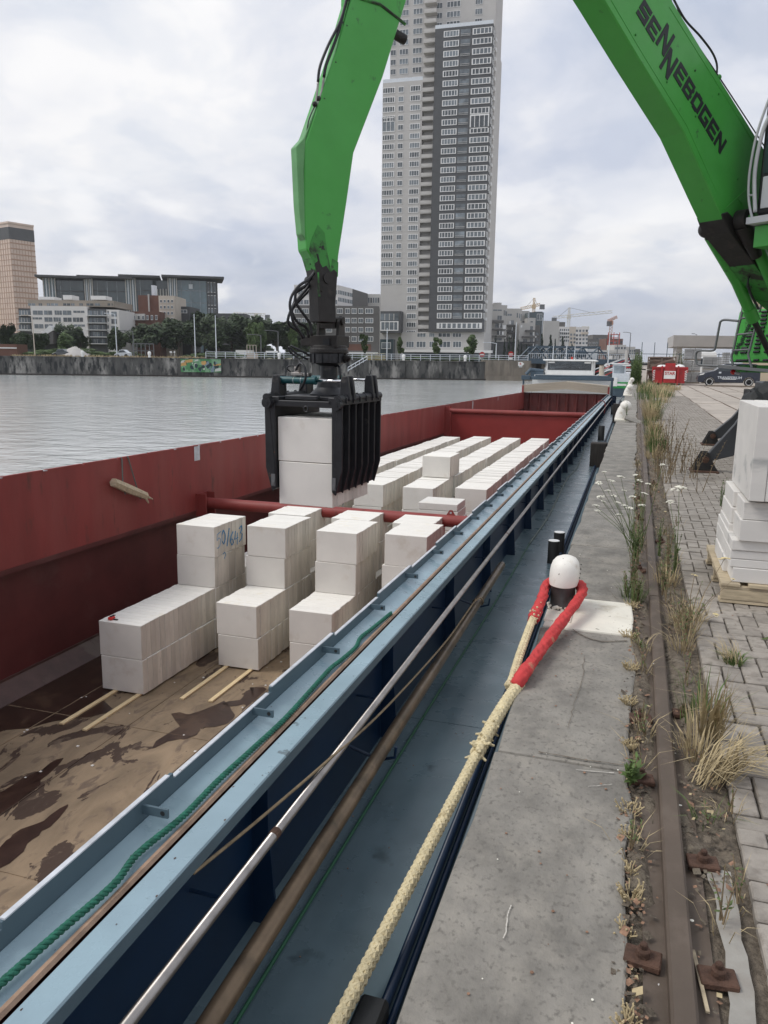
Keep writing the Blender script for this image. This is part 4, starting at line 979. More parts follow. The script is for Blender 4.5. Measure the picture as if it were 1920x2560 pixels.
for ri in range(4):
    for j in range(13):
        y = starts[ri] + j * .925 + rc.uniform(-.01, .01)
        for k in (([0, 1, 2, 3]) if j < 2 else [2, 3]):
            dx = rc.uniform(-.02, .02)
            pack(ROWX[ri] + dx, y, ZF + .022 + k * SH + (rc.uniform(0, .006) if k == 3 else 0), '%s-tier block pack, %s from the front in the %s row beyond the tube' % (TN[k].capitalize(), ON[j], RN[ri]), j < 1, rc.uniform(-.01, .01))
pack(ROWX[2] - .02, 15.05, ZF + .03 + 4 * SH, 'Single block pack standing proud on top of the third row', True)
# small stack of flat slabs
t = bthing('flat_slab_stack', 'small pile of flat white slabs just beyond the near tube at the right', 'slab stack', (-2.9, 12.3, ZF))
b = MB(); b.box(-3.2, -2.55, 12.1, 12.75, ZF, ZF + 1.12); part('lower_blocks', b, M_['block'], t, frame=MB_)
for k, (dx, h) in enumerate(((.0, .16), (-.02, .09), (.02, .10), (.0, .14), (-.01, .12))):
    b = MB(); z = ZF + 1.12 + sum((.16, .09, .10, .14, .12)[:k]); b.box(-3.18 + dx, -2.52 + dx, 12.08, 12.72, z + .002, z + h - .004); part('flat_slab', b, M_['block'], t, frame=MB_, bev=.006)
# red tape measure on the front pack
t = bthing('tape_measure', 'small red and black tape measure on the front left corner of the leftmost row', 'tape measure', (-5.70, 7.40, ZF + .022 + 2 * SH))
b = MB(); b.box(-.03, .03, -.04, .04, 0, .035); part('case', b, mat('red_plastic', (.55, .02, .015), .4), t, bev=.01)
b = MB(); b.box(-.015, .015, -.015, .06, .034, .041); b.box(.03, .08, -.008, .02, .0, .006); part('clip', b, M_['black'], t)
# blue handwriting 50/643 on the tower's top pack
M_['bluepaint'] = mat('blue_marker', (.07, .27, .50), .7, var=.35, scale=60)
def strokes(b, txt, fn, h, w):
    G = {'5': [[(.9, 1), (.15, 1), (.1, .6), (.5, .68), (.85, .45), (.7, .1), (.3, 0), (.05, .12)]], '0': [[(.5, 1), (.15, .7), (.12, .3), (.5, 0), (.85, .3), (.85, .7), (.5, 1)]],
         '/': [[(.2, -.15), (.75, 1.2)]], '6': [[(.75, 1), (.3, .65), (.1, .25), (.45, 0), (.8, .2), (.7, .45), (.3, .45), (.12, .25)]], '4': [[(.3, 1), (.1, .4), (.85, .42)], [(.7, .8), (.62, -.05)]],
         '3': [[(.15, .95), (.7, 1), (.8, .75), (.4, .55), (.85, .35), (.7, .05), (.1, .02)]]}
    x = 0
    for ch in txt:
        for st_ in G[ch]: b.tube([fn(x + p[0] * w, p[1] * h) for p in st_], .0065, 5)
        x += w * (1.0 if ch != '/' else .8)
b = MB(); strokes(b, '50/643', lambda u, v: (SW / 2 + .004, .05 + u, .10 + v + .04 * math.sin(u * 9)), .20, .13)
part('handwriting', b, M_['bluepaint'], tower_top)
b = MB(); b.tube([(SW / 2 + .004, .22, .0), (SW / 2 + .004, .27, .02), (SW / 2 + .004, .30, -.02), (SW / 2 + .004, .25, -.07)], .004, 5); part('ink_swirl', b, M_['bluepaint'], tower_top)
# ---------------------------------------------------------------- material handler
M_['green'] = mat('green_machine_paint', (.052, .33, .046), .42, var=.05, scale=3, bump=.05, bscale=12, stain=(.065, .37, .065), stsc=.9, stthr=(.5, .8), stain2=(.03, .13, .03), st2sc=7, st2thr=(.66, .74), coat=.15, rvar=.12)
M_['greengrime'] = mat('greasy_green_paint', (.042, .25, .042), .5, var=.1, scale=5, bump=.15, bscale=20, stain=(.022, .030, .018), stsc=4.5, stthr=(.50, .62), stain2=(.02, .02, .016), st2sc=13, st2thr=(.6, .66))
M_['grease'] = mat('greasy_black_steel', (.026, .024, .023), .55, metal=.2, var=.35, scale=8, bump=.35, bscale=40, stain=(.055, .047, .04), stsc=7, stthr=(.58, .7))
M_['grab'] = mat('black_grab_paint', (.020, .021, .024), .45, metal=.1, var=.3, scale=9, bump=.2, bscale=30, stain=(.07, .065, .06), stsc=7, stthr=(.63, .72), stain2=(.10, .05, .03), st2sc=18, st2thr=(.69, .72))
M_['hoseb'] = mat('black_hydraulic_hose', (.014, .015, .018), .4, var=.2, scale=30)
M_['chrome'] = mat('chromed_piston_rod', (.78, .78, .78), .12, metal=1, var=.03)
M_['teal'] = mat('teal_cylinder_paint', (.012, .075, .085), .4, var=.3, scale=8, stain=(.04, .16, .07), stsc=9, stthr=(.56, .6))
M_['grey'] = mat('grey_handrail', (.13, .135, .14), .45, var=.1, scale=8)
M_['letter'] = mat('black_lettering', (.008, .009, .012), .5)
M_['cabwhite'] = mat('light_grey_cab_frame', (.50, .51, .52), .45, var=.05)
AX = Vector((3.5, 14.9, 0)); AD = Vector((-.633, -.774, 0)).normalized(); AN = Vector((AD.y, -AD.x, 0))
def aw(s, z, off=0.): return AX + AD * s + AN * off + Vector((0, 0, z))
def arm(px, py, off=0.):        # sighting on the plane of the boom
    r = ray(px, py); k = (off - (EYE - AX).dot(AN)) / r.dot(AN); return EYE + r * k
def front(px, py, s):           # sighting on a plane across the machine
    r = ray(px, py); k = (s - (EYE - AX).dot(AD)) / r.dot(AD); return EYE + r * k
def wY(px, py, Y): r = ray(px, py); return EYE + r * (Y / r.y)
ex = thing('material_handler', 'large green material handler on the quay, boom reaching over the barge', 'excavator', loc=(3.5, 14.9, 0))
def xp(name, b, m, **k): return part(name, b, m, ex, frame=IDM, **k)
HW = .18
boom = [(.5, 1.9), (1.88, 2.22), (2.79, 2.58), (3.55, 3.02), (4.13, 3.35), (4.24, 3.46), (4.5, 3.71), (5.21, 4.41), (6.1, 5.04), (6.74, 5.51), (6.98, 5.68), (7.5, 5.88), (8.6, 6.35), (9.5, 6.75), (9.8, 7.0), (9.65, 7.35), (9.1, 7.5), (8.0, 7.25), (6.9, 6.62), (5.62, 5.77), (4.69, 5.18), (3.58, 4.49), (2.57, 4.02), (1.3, 3.0), (.45, 2.3)]
b = MB(); b.prism(boom, lambda p, t: aw(p[0], p[1], t), -HW, HW); bm_ = xp('boom', b, M_['green'], bev=.012)
b = MB()   # weld ribs and bosses on the near side
b.tube([aw(4.28, 3.62, -HW - .002), aw(3.3, 4.28, -HW - .002)], .006, 5)
b.tube([aw(4.02 + .16 * math.cos(a), 3.62 + .16 * math.sin(a), -HW - .002) for a in [PI * (.55 + .07 * k) for k in range(7)]], .007, 5)
part('weld_seam', b, M_['green'], bm_)
for pts in ([(4.45, 3.80), (5.18, 4.50), (6.07, 5.12), (6.72, 5.60)], [(3.75, 4.50), (4.72, 5.10), (5.66, 5.69)]):
    b = MB(); b.tube([aw(p[0], p[1], -HW - .0005) for p in pts], .0045, 5); part('weld_seam', b, M_['green'], bm_)
r = random.Random(44); b = MB()
for (s0, z0_) in ((4.05, 4.02), (5.02, 4.62), (5.10, 5.12), (6.2, 5.28), (4.6, 4.95), (6.45, 5.7), (5.6, 4.9)): b.lathe([(.013, 0), (.013, .006), (.009, .012), (0, .012)], 8, M=Matrix.Translation(aw(s0, z0_, -HW - .001)) @ Matrix(((AD.x, 0, -AN.x, 0), (AD.y, 0, -AN.y, 0), (0, 1, 0, 0), (0, 0, 0, 1))))
part('boom_bolt', b, M_['greengrime'], bm_)['kind'] = 'stuff'
# grease at the boom underside above the cylinders
b = MB(); b.prism([(3.4, 2.93), (4.13, 3.345), (4.245, 3.455), (4.33, 3.56), (4.2, 3.60), (3.9, 3.46), (3.3, 3.12)], lambda p, t: aw(p[0], p[1], t), -HW - .012, HW + .012); xp('cylinder_bracket', b, M_['grease'], bev=.01)
b = MB(); b.prism([(.5, 1.88), (1.88, 2.20), (2.79, 2.56), (3.5, 2.98), (3.45, 3.15), (2.7, 2.9), (1.8, 2.6), (.5, 2.2)], lambda p, t: aw(p[0], p[1], t), -HW - .008, HW + .008); xp('boom_root', b, M_['greengrime'])
# stick
stick = [(9.55, 7.25), (9.85, 7.15), (10.0, 6.4), (9.92, 5.5), (9.93, 4.76), (10.08, 4.32), (10.26, 3.85), (10.39, 3.52), (10.40, 3.2), (10.40, 2.82), (10.385, 2.62), (10.30, 2.50), (10.27, 2.30), (10.255, 1.98), (10.085, 1.98), (10.09, 2.15), (10.05, 2.59), (9.96, 3.09), (9.89, 3.51), (9.58, 4.21), (9.33, 4.91), (9.2, 5.4), (9.25, 6.6)]
b = MB(); b.prism(stick, lambda p, t: aw(p[0], p[1], t), -.18, .0); stk = xp('stick', b, M_['green'], bev=.010)
b = MB(); b.prism([(10.31, 2.505), (10.275, 2.30), (10.26, 1.98), (10.08, 1.98), (10.085, 2.15), (10.062, 2.44), (10.10, 2.47), (10.14, 2.44), (10.18, 2.50), (10.22, 2.48), (10.26, 2.54)], lambda p, t: aw(p[0], p[1], t), -.186, .006); xp('greasy_stick_end', b, M_['grease'], bev=.008)
b = MB(); b.prism([(10.12, 2.40), (10.17, 2.60), (10.20, 2.78), (10.27, 2.84), (10.34, 2.70), (10.36, 2.62), (10.29, 2.42)], lambda p, t: aw(p[0], p[1], t), -.183, .003); b.prism([(10.06, 2.40), (10.055, 2.53), (10.12, 2.56), (10.14, 2.42)], lambda p, t: aw(p[0], p[1], t), -.183, .003); xp('grime_patch', b, M_['greengrime'])
b = MB(); b.prism([(10.25, 3.88), (10.40, 3.56), (10.475, 3.48), (10.455, 3.0), (10.43, 2.75), (10.39, 2.70), (10.40, 3.3), (10.38, 3.55)], lambda p, t: aw(p[0], p[1], t), -.172, -.06); xp('stick_front_wedge', b, mat('lit_green_wedge', (.12, .32, .12), .45), bev=.006)  # stick's front face, its brighter light put into a paler green
b = MB(); b.tube([aw(9.97, 4.80, -.178), aw(9.62, 4.80, -.182), aw(9.34, 4.70, -.178)], .014, 6); part('stick_weld', b, M_['greengrime'], stk)
p1 = arm(975, 78, -.10); p2 = arm(1012, 100, -.10); b = MB(); b.tube([p1, p2], .045, 12); xp('stick_stop', b, M_['grease'], ang=40)
b = MB(); b.lathe([(.05, -.20), (.05, .20)], 16, M=Matrix.Translation(aw(10.17, 2.38, 0)) @ Matrix(((AD.x, 0, AN.x, 0), (AD.y, 0, AN.y, 0), (0, 1, 0, 0), (0, 0, 0, 1)))); xp('stick_pin', b, M_['grease'], ang=40)
b = MB(); b.lathe([(.014, -.005), (.014, .005)], 10, M=Matrix.Translation(aw(10.33, 3.36, -.172)) @ Matrix(((AD.x, 0, AN.x, 0), (AD.y, 0, AN.y, 0), (0, 1, 0, 0), (0, 0, 0, 1))) @ Matrix.Scale(1.8, 4, (0, 1, 0)))
b.lathe([(.012, -.005), (.012, .005)], 10, M=Matrix.Translation(aw(10.30, 2.80, -.172)) @ Matrix(((AD.x, 0, AN.x, 0), (AD.y, 0, AN.y, 0), (0, 1, 0, 0), (0, 0, 0, 1))) @ Matrix.Scale(1.8, 4, (0, 1, 0))); part('access_slot', b, M_['letter'], stk)
# hoses on the stick (sighted positions on the stick's left flank)
def hz(pts, r, m, name='hydraulic_hose', off=-.16, seg=8, sc=None, o=(0, 0), st=.03):
    P = [arm((o[0] + x / sc) if sc else x, (o[1] + y / sc) if sc else y, off) for x, y in pts]
    b = MB(); b.tube(resample(P, st), r, seg); return xp(name, b, m, smooth=True)
Z2 = dict(sc=2.592, o=(640, 0))
hz([(600, -90), (585, 0), (545, 140), (470, 290), (415, 430), (402, 530)], .013, M_['hoseb'], **Z2)
hz([(615, -90), (600, 0), (560, 130), (505, 290), (455, 420), (440, 500)], .014, M_['hoseb'], **Z2)
hz([(640, -90), (622, 10), (575, 170), (520, 320), (470, 470), (430, 640)], .011, M_['hoseb'], off=-.12, **Z2)
hz([(402, 530), (396, 600), (384, 680)], .010, M_['steel'], 'steel_line', **Z2)
hz([(440, 500), (428, 580), (405, 660), (385, 780), (345, 900), (330, 935)], .010, M_['steel'], 'steel_line', **Z2)
hz([(384, 680), (345, 770), (328, 860), (322, 935)], .006, M_['hoseb'], **Z2)
hz([(410, 690), (400, 770), (370, 860), (345, 905)], .016, M_['hoseb'], **Z2)
for (x, y) in ((406, 640), (380, 675)):
    b = MB(); b.ball(arm(640 + x / 2.592, y / 2.592, -.16), .024, 8, 6); xp('hose_clamp', b, M_['grease'])
for (x, y) in ((586, 168), (514, 405), (440, 640)):
    b = MB(); b.ball(arm(640 + x / 2.592, y / 2.592, -.17), .014, 6, 4); xp('clamp_bolt', b, M_['grease'])
hz([(600, 0), (560, 160), (505, 400), (440, 645)], .006, M_['greengrime'], 'hose_rail', off=-.172, **Z2)
# loose hoses down to the rotator
Z6 = dict(sc=6.91, o=(700, 600))
paths = [[(600, 430), (590, 560), (480, 690), (330, 790), (210, 950), (170, 1120), (200, 1300), (240, 1450), (330, 1560), (400, 1700)],
         [(580, 430), (560, 600), (440, 790), (290, 870), (262, 980), (290, 1110), (420, 1300), (520, 1450), (550, 1660)],
         [(590, 500), (500, 780), (360, 960), (240, 1120), (210, 1250), (300, 1420), (420, 1480), (480, 1580), (490, 1690)],
         [(570, 520), (540, 720), (350, 860), (270, 920), (255, 1050), (180, 1230), (135, 1380), (170, 1480), (300, 1570), (400, 1640), (415, 1700)],
         [(605, 470), (590, 640), (520, 840), (330, 1050), (215, 1200), (225, 1400), (300, 1530), (365, 1640), (385, 1700)]]
for k, p in enumerate(paths): hz(p, .0135, M_['hoseb'], off=-.15 + .06 * k, **Z6)
for k, (x0, y0, x1, y1) in enumerate(((535, 180, 540, 430), (575, 160, 580, 430), (612, 200, 606, 470), (600, 330, 560, 520))): hz([(x0, y0), ((x0 + x1) / 2, (y0 + y1) / 2), (x1, y1)], .016, M_['steel'] if k in (1, 2) else M_['grease'], 'hose_coupling', off=-.12, **Z6)
hz([(640, 240), (690, 500), (710, 900)], .012, M_['grease'], 'tilt_line', off=-.178, **Z6); hz([(650, 560), (670, 900), (680, 980)], .014, M_['greengrime'], 'tilt_line', off=-.176, **Z6)
# boom hoses on top
hz([(1672, -10), (1700, 60), (1745, 130), (1780, 190), (1905, 372)], .014, M_['hoseb'], off=.1)
hz([(1680, -10), (1712, 48), (1750, 90), (1780, 130), (1792, 160), (1792, 184)], .013, M_['hoseb'], off=.05)
hz([(1683, -10), (1708, 55), (1752, 125), (1796, 190), (1915, 372)], .008, M_['grease'], 'steel_line', off=.0)
b = MB(); b.ball(arm(1797, 193, 0), .035, 8, 6); xp('hose_clamp', b, M_['greengrime'])
# lettering along the boom
def letters(b, O, U, V, Nn, h, w, txt, th=.004, stroke=.26, gap=.14, big=None):
    """blocky capitals: O origin, U along, V up, Nn outward"""
    s_ = stroke
    def rect(x0, y0, x1, y1): return [(x0, y0), (x1, y0), (x1, y1), (x0, y1)]
    GL = {'S': [rect(0, 0, 1, s_), rect(1 - s_ * .9, s_, 1, .5 + s_ / 2), rect(0, .5 - s_ / 2, 1 - s_ * .9, .5 + s_ / 2), rect(0, .5 + s_ / 2, s_ * .9, 1 - s_), rect(0, 1 - s_, 1, 1)],
          'E': [rect(0, 0, s_, 1), rect(s_, 0, 1, s_ * .85), rect(s_, .5 - s_ * .4, .92, .5 + s_ * .4), rect(s_, 1 - s_ * .85, 1, 1)],
          'B': [rect(0, 0, s_, 1), rect(s_, 0, .92, s_ * .8), rect(s_, .5 - s_ * .4, .92, .5 + s_ * .4), rect(s_, 1 - s_ * .8, .92, 1), rect(1 - s_, s_ * .8, 1, .5 - s_ * .4), rect(1 - s_, .5 + s_ * .4, 1, 1 - s_ * .8)],
          'O': [rect(0, .08, s_, .92), rect(s_, 0, 1 - s_, s_ * .9), rect(s_, 1 - s_ * .9, 1 - s_, 1), rect(1 - s_, .08, 1, .92)],
          'G': [rect(0, 0, s_, 1), rect(s_, 0, 1, s_ * .9), rect(s_, 1 - s_ * .9, 1, 1), rect(1 - s_, s_ * .9, 1, .55), rect(.5, .55 - s_ * .7, 1 - s_, .55)],
          'N': [rect(0, 0, s_ * .9, 1), rect(1 - s_ * .9, 0, 1, 1), [(s_ * .9, 1), (s_ * .9, .62), (1 - s_ * .9, 0), (1 - s_ * .9, .38)]]}
    x = 0; i = 0
    while i < len(txt):
        ch = txt[i]
        if big and txt[i:i + 2] == 'NN':
            for (ox, oy, hh) in ((x, .10, 1.45), (x + w * 1.12, -.55, 1.45)):
                for pg in GL['N']: 
                    q = [O + U * (ox + p[0] * w * 1.06) + V * ((oy + p[1] * hh) * h) for p in pg]; b.add(q + [v + Nn * th for v in q], [(0, 1, 2, 3), (4, 5, 6, 7), (0, 1, 5, 4), (1, 2, 6, 5), (2, 3, 7, 6), (3, 0, 4, 7)])
            x += w * 2.35; i += 2; continue
        for pg in GL[ch]:
            q = [O + U * (x + p[0] * w) + V * (p[1] * h) for p in pg]; b.add(q + [v + Nn * th for v in q], [(0, 1, 2, 3), (4, 5, 6, 7), (0, 1, 5, 4), (1, 2, 6, 5), (2, 3, 7, 6), (3, 0, 4, 7)])
        x += w * (1 + gap); i += 1
    return x
T0 = arm(1400 + 600 / 3.16, 100 / 3.16, -HW - .002); T1 = arm(1400 + 1235 / 3.16, 1172 / 3.16, -HW - .002); T2 = arm(1400 + 706 / 3.16, 58 / 3.16, -HW - .002)
Lb = (T1 - T0).length; Ub = (T1 - T0).normalized(); Vb = AN.cross(Ub); Vb = Vb if Vb.z > 0 else -Vb
hb_ = (T2 - T0).dot(Vb); wbt = Lb / 10.72
b = MB(); letters(b, T0, Ub, Vb, -AN, hb_, wbt, 'SENNEBOGEN', big=True, gap=.13); part('boom_lettering', b, M_['letter'], bm_)
# boom cylinders
def mid(a, c, t): return a.lerp(c, t)
pA = arm(1766, 574, .26); pB = arm(1842, 703, .26); pC = arm(1884, 800, .26); pD = arm(1935, 905, .26)
b = MB(); b.tube([mid(pA, pB, .12), pB, arm(1874, 775, .26)], .082, 18); b.tube([arm(1872, 770, .26), pC], .095, 18); xp('boom_cylinder', b, M_['green'], ang=40)
b = MB(); b.tube([pC, pD], .045, 14); b.ball(pA, .11, 14, 10); b.tube([pA, mid(pA, pB, .35)], .075, 14); xp('cylinder_rod', b, M_['grease'], ang=40)
pA = arm(1858, 548, -.26); pB = arm(1885, 600, -.26); pC = arm(1960, 770, -.26)
b = MB(); b.tube([pB, pC], .085, 18); xp('boom_cylinder', b, M_['green'], ang=40)
Ry = Matrix(((AD.x, 0, AN.x, 0), (AD.y, 0, AN.y, 0), (0, 1, 0, 0), (0, 0, 0, 1)))
b = MB(); b.lathe([(.115, -.40), (.115, -.18)], 22, M=Matrix.Translation(arm(1856, 549, 0) - Vector((0, 0, 0))) @ Ry) if False else b.lathe([(.125, -.10), (.125, .06), (.10, .07)], 22, M=Matrix.Translation(arm(1856, 549, -.27)) @ Ry); b.tube([arm(1857, 560, -.27), arm(1892, 640, -.27)], [.12, .075], 14); ch_ = xp('cylinder_head', b, M_['grease'], ang=40)
b = MB(); b.lathe([(.055, -.125), (.055, -.09)], 16, M=Matrix.Translation(arm(1860, 549, -.30)) @ Ry); part('pin_cap', b, M_['greengrime'], ch_)
# cab
CS = 4.2
c00 = front(1884, 560, CS); c01 = front(1872, 470, CS); c02 = front(1880, 385, CS); c03 = front(1897, 310, CS); c04 = front(1922, 235, CS)
side = -AN
b = MB(); b.tube(resample([front(1882, 552, CS), front(1872, 500, CS), front(1873, 440, CS), front(1884, 370, CS), front(1900, 310, CS), front(1925, 240, CS)], .05), .016, 8); b.tube(resample([front(1888, 530, CS), front(1886, 450, CS), front(1893, 390, CS), front(1910, 320, CS), front(1935, 270, CS)], .05), .024, 8)
b.tube([front(1872, 488, CS), front(1888, 488, CS)], .012, 6); b.tube([front(1882, 552, CS), front(1892, 546, CS)], .012, 6)
xp('cab_guard', b, M_['cabwhite'], smooth=True)
z0 = front(1892, 540, CS - .05).z; z1 = z0 + 2.1; o0 = front(1893, 480, CS - .05); o0.z = 0
def cb(a0, a1, s0, s1, za, zb, m, nm, bev=.0):
    b = MB(); P = lambda a, s_, z: o0 + side * a - AD * s_ + Vector((0, 0, z))
    vs = [P(a0, s0, za), P(a1, s0, za), P(a1, s1, za), P(a0, s1, za), P(a0, s0, zb), P(a1, s0, zb), P(a1, s1, zb), P(a0, s1, zb)]
    b.add(vs, [(3, 2, 1, 0), (4, 5, 6, 7), (0, 1, 5, 4), (1, 2, 6, 5), (2, 3, 7, 6), (3, 0, 4, 7)]); return xp(nm, b, m, bev=bev)
cb(0, .95, 0, 1.7, z0, z1, M_['black'], 'cab_shell', .04); cb(.06, .9, -.012, -.004, z0 + .5, z1 - .1, M_['glass'], 'cab_window'); cb(.07, .9, -.02, -.006, z0 + .08, z0 + .46, M_['cabwhite'], 'cab_panel', .02); cb(-.02, -.004, .1, 1.5, z0 + .45, z1 - .1, M_['glass'], 'cab_window')
cb(-.05, 1.0, -.1, 1.7, z0 - .10, z0 - .02, M_['cabwhite'], 'cab_floor'); cb(-.02, 1.0, .05, 1.6, z0 - .38, z0 - .11, M_['green'], 'cab_mount', .01); cb(.22, .8, .035, .045, z0 - .34, z0 - .2, mat('yellow_warning_plate', (.62, .42, .12), .5), 'warning_plate'); cb(.2, .8, .2, 1.2, z0 - 1.0, z0 - .38, M_['greengrime'], 'cab_riser')
# superstructure
def sb(n0, n1, s0, s1, za, zb, m, nm, bev=.0, ch=None):
    b = MB(); vs = [aw(s, z, n) for z in (za, zb) for (n, s) in ((n0, s0), (n1, s0), (n1, s1), (n0, s1))]
    b.add(vs, [(3, 2, 1, 0), (4, 5, 6, 7), (0, 1, 5, 4), (1, 2, 6, 5), (2, 3, 7, 6), (3, 0, 4, 7)]); return xp(nm, b, m, bev=bev)
FS = 1.6
Lc = [front(1832, 905, FS), front(1852, 778, FS), front(1836, 915, FS)]
b = MB()     # front-right body shell: plan polygon extruded, chamfered corner
pp = [(1.30, FS), (1.42, FS - .30), (1.42, -2.6), (-1.3, -2.6), (-1.3, .6), (-.35, .6), (-.35, FS)]
b.prism(pp, lambda p, t: aw(p[1], t, p[0] - (t - 1.66) * .12 * (1 if p[0] > 1 else 0)), 1.66, 2.52)
bs_ = xp('body_shell', b, M_['green'], bev=.03)
b = MB(); b.prism([(1.30, FS - .2), (1.3, -2.6), (-1.3, -2.6), (-1.3, FS - .2)], lambda p, t: aw(p[1], t, p[0]), 1.50, 1.62); xp('slewing_frame', b, M_['greengrime'])
b = MB()
gp = lambda x, y: front(1740 + x / 6.91, 700 + y / 6.91, FS + .01)
for (x0, x1, y) in ((930, 1000, 840), (900, 990, 900), (855, 985, 975), (850, 950, 1045), (835, 945, 1110), (775, 905, 1180), (755, 895, 1255), (1120, 1250, 550), (1110, 1240, 615), (1100, 1235, 685), (1100, 1225, 752), (1100, 1200, 820), (1060, 1190, 890), (1030, 1150, 970), (1025, 1140, 1040), (1010, 1130, 1105), (995, 1120, 1175), (980, 1110, 1245), (680, 910, 1392), (985, 1100, 1388), (1145, 1300, 1388), (1165, 1300, 1240), (1200, 1300, 960)):
    b.tube([gp(x0 + 15, y), gp(x1 - 15, y - 6)], .020, 8)
part('grille_slot', b, M_['letter'], bs_)
o_ = gp(700, 1290); e_ = gp(960, 740)
b = MB(); U_ = (e_ - o_).normalized(); V_ = AD.cross(U_); V_ = V_ if V_.dot(rt) < 0 else -V_
letters(b, o_, U_, V_, AD, .05, (e_ - o_).length / 10.7, 'SENNEBOGEN', big=True, th=.006); part('panel_lettering', b, M_['letter'], bs_)
# platform, handrails, ladder
b = MB(); vs = [front(1795, 912, FS + .5), front(1950, 925, FS + .5), front(1950, 925, FS - .05), front(1795, 912, FS - .05)]; b.add(vs + [v - Vector((0, 0, .05)) for v in vs], [(0, 1, 2, 3), (7, 6, 5, 4), (0, 4, 5, 1), (1, 5, 6, 2), (2, 6, 7, 3), (3, 7, 4, 0)]); xp('platform', b, M_['grey'])
hr_ = lambda pts: [front(1740 + x / 6.91, 700 + y / 6.91, FS + .35) for x, y in pts]
def hrail(pts, r=.019, nm='handrail'): b = MB(); b.tube(resample(hr_(pts), .03), r, 8); xp(nm, b, M_['grey'], smooth=True)
hrail([(740, 710), (600, 695), (480, 690), (425, 720), (405, 790), (335, 1150), (315, 1205), (260, 1222), (60, 1222), (5, 1260), (-5, 1340), (15, 1430), (60, 1468), (300, 1485), (700, 1490)])
hrail([(810, 450), (780, 640), (735, 800), (700, 960), (640, 1240), (612, 1320), (640, 1480)]); hrail([(1030, 810), (980, 1000), (930, 1200), (905, 1300), (965, 1520)]); hrail([(1190, 160), (1095, 560)])
hrail([(930, 0), (890, 170), (850, 400)], .014)
for p in (((760, 668), (870, 650)), ((700, 945), (990, 918)), ((625, 1218), (915, 1200))): hrail(list(p), .016, 'ladder_rung')
hz([(890, 0), (930, 200), (1040, 420), (1080, 500)], .018, M_['hoseb'], off=.1, sc=6.91, o=(1740, 700)); hz([(1070, 1640), (1110, 1830), (1200, 2120), (1300, 2300)], .014, M_['hoseb'], off=.2, sc=9.217, o=(1740, 480)); hz([(1290, 1900), (1210, 2000), (1190, 2212)], .012, M_['hoseb'], off=.0, sc=9.217, o=(1740, 480))
b = MB(); b.ball(front(1833, 930, FS + .1), .045, 12, 8); xp('red_lamp', b, mat('red_lens', (.6, .03, .03), .3))
b = MB(); b.tube([front(1838, 932, FS + .1), front(1850, 935, FS + .1)], .02, 8); xp('lamp_bracket', b, M_['cabwhite'])
# undercarriage
def ub(x0, x1, y0, y1, z0, z1, m, nm, bev=.02): b = MB(); b.box(x0, x1, y0, y1, z0, z1); return xp(nm, b, m, bev=bev)
M_['chassis'] = mat('dark_grey_chassis', (.035, .038, .042), .5, var=.15, scale=5)
ub(2.3, 4.7, 12.6, 17.4, .75, 1.30, M_['chassis'], 'chassis'); b = MB(); b.lathe([(.8, 1.28), (.8, 1.4)], 28, M=Matrix.Translation((3.5, 14.9, 0))); xp('slew_ring', b, M_['grease'])
for (x, y) in ((2.45, 13.6), (4.55, 13.6), (2.45, 16.2), (4.55, 16.2)):
    b = MB(); b.lathe([(.36, -.16), (.5, -.15), (.53, -.08), (.53, .08), (.5, .15), (.36, .16)], 28, M=Matrix.Translation((x, y, .53)) @ Matrix.Rotation(PI / 2, 4, 'Y')); w_ = xp('wheel', b, M_['black'], ang=40)
    b = MB(); b.lathe([(.3, -.165), (.3, .165)], 20, M=Matrix.Translation((x, y, .53)) @ Matrix.Rotation(PI / 2, 4, 'Y')); part('rim', b, M_['cabwhite'], w_)
for (cy, far) in ((12.75, 0), (17.05, 1)):
    if far == 0: base = [wY(1727, 1174, cy), wY(1791, 1182, cy)]; pin = wY(1762, 1147, cy); up_ = [(1745, 1150), (1774, 1128), (1836, 1060), (1850, 1040), (1850, 1130), (1830, 1139), (1775, 1152), (1763, 1163)]; ap = (1762, 1129)
    else: base = [wY(1755, 1108, cy), wY(1797, 1113, cy)]; pin = wY(1781, 1089, cy); up_ = [(1770, 1088), (1783, 1080), (1830, 1042), (1850, 1020), (1850, 1080), (1818, 1090), (1795, 1096), (1783, 1101)]; ap = (1780, 1078)
    base[0].z = base[1].z = 0
    b = MB(); b.box(base[0].x - .02, base[1].x + .02, cy - .20, cy + .20, .002, .03)
    xp('outrigger_foot', b, M_['rust'], bev=.006)
    A_ = wY(*ap, cy)
    for t in (-.11, .09):
        b = MB(); b.prism([(base[0].x, .03), (base[1].x, .03), (A_.x + .05, A_.z), (A_.x - .05, A_.z)], lambda p, q: (p[0], q, p[1]), cy + t, cy + t + .02); xp('foot_plate', b, M_['grease'], bev=.004)
    b = MB(); b.prism([(wY(x, y, cy).x, wY(x, y, cy).z) for x, y in up_] , lambda p, q: (p[0], q, p[1]), cy - .075, cy + .075)
    pts_ = [(wY(x, y, cy).x, wY(x, y, cy).z) for x, y in up_]
    xp('outrigger_arm', b, M_['chassis'], bev=.01)
    b = MB(); b.prism([(pts_[3][0] - .02, pts_[3][1] - .01), (2.5, 1.2), (2.5, .85), (pts_[4][0] - .02, pts_[4][1] + .02)], lambda p, q: (p[0], q, p[1]), cy - .07, cy + .07); xp('outrigger_beam', b, M_['chassis'])
    b = MB(); b.lathe([(.052, -.14), (.052, .14)], 16, M=Matrix.Translation(pin) @ Matrix.Rotation(PI / 2, 4, 'X')); b.lathe([(.025, -.155), (.025, .155)], 8, M=Matrix.Translation(pin) @ Matrix.Rotation(PI / 2, 4, 'X')); xp('outrigger_pin', b, M_['rust'], ang=40)
b = MB(); P = wY(1900, 1000, 12.2)
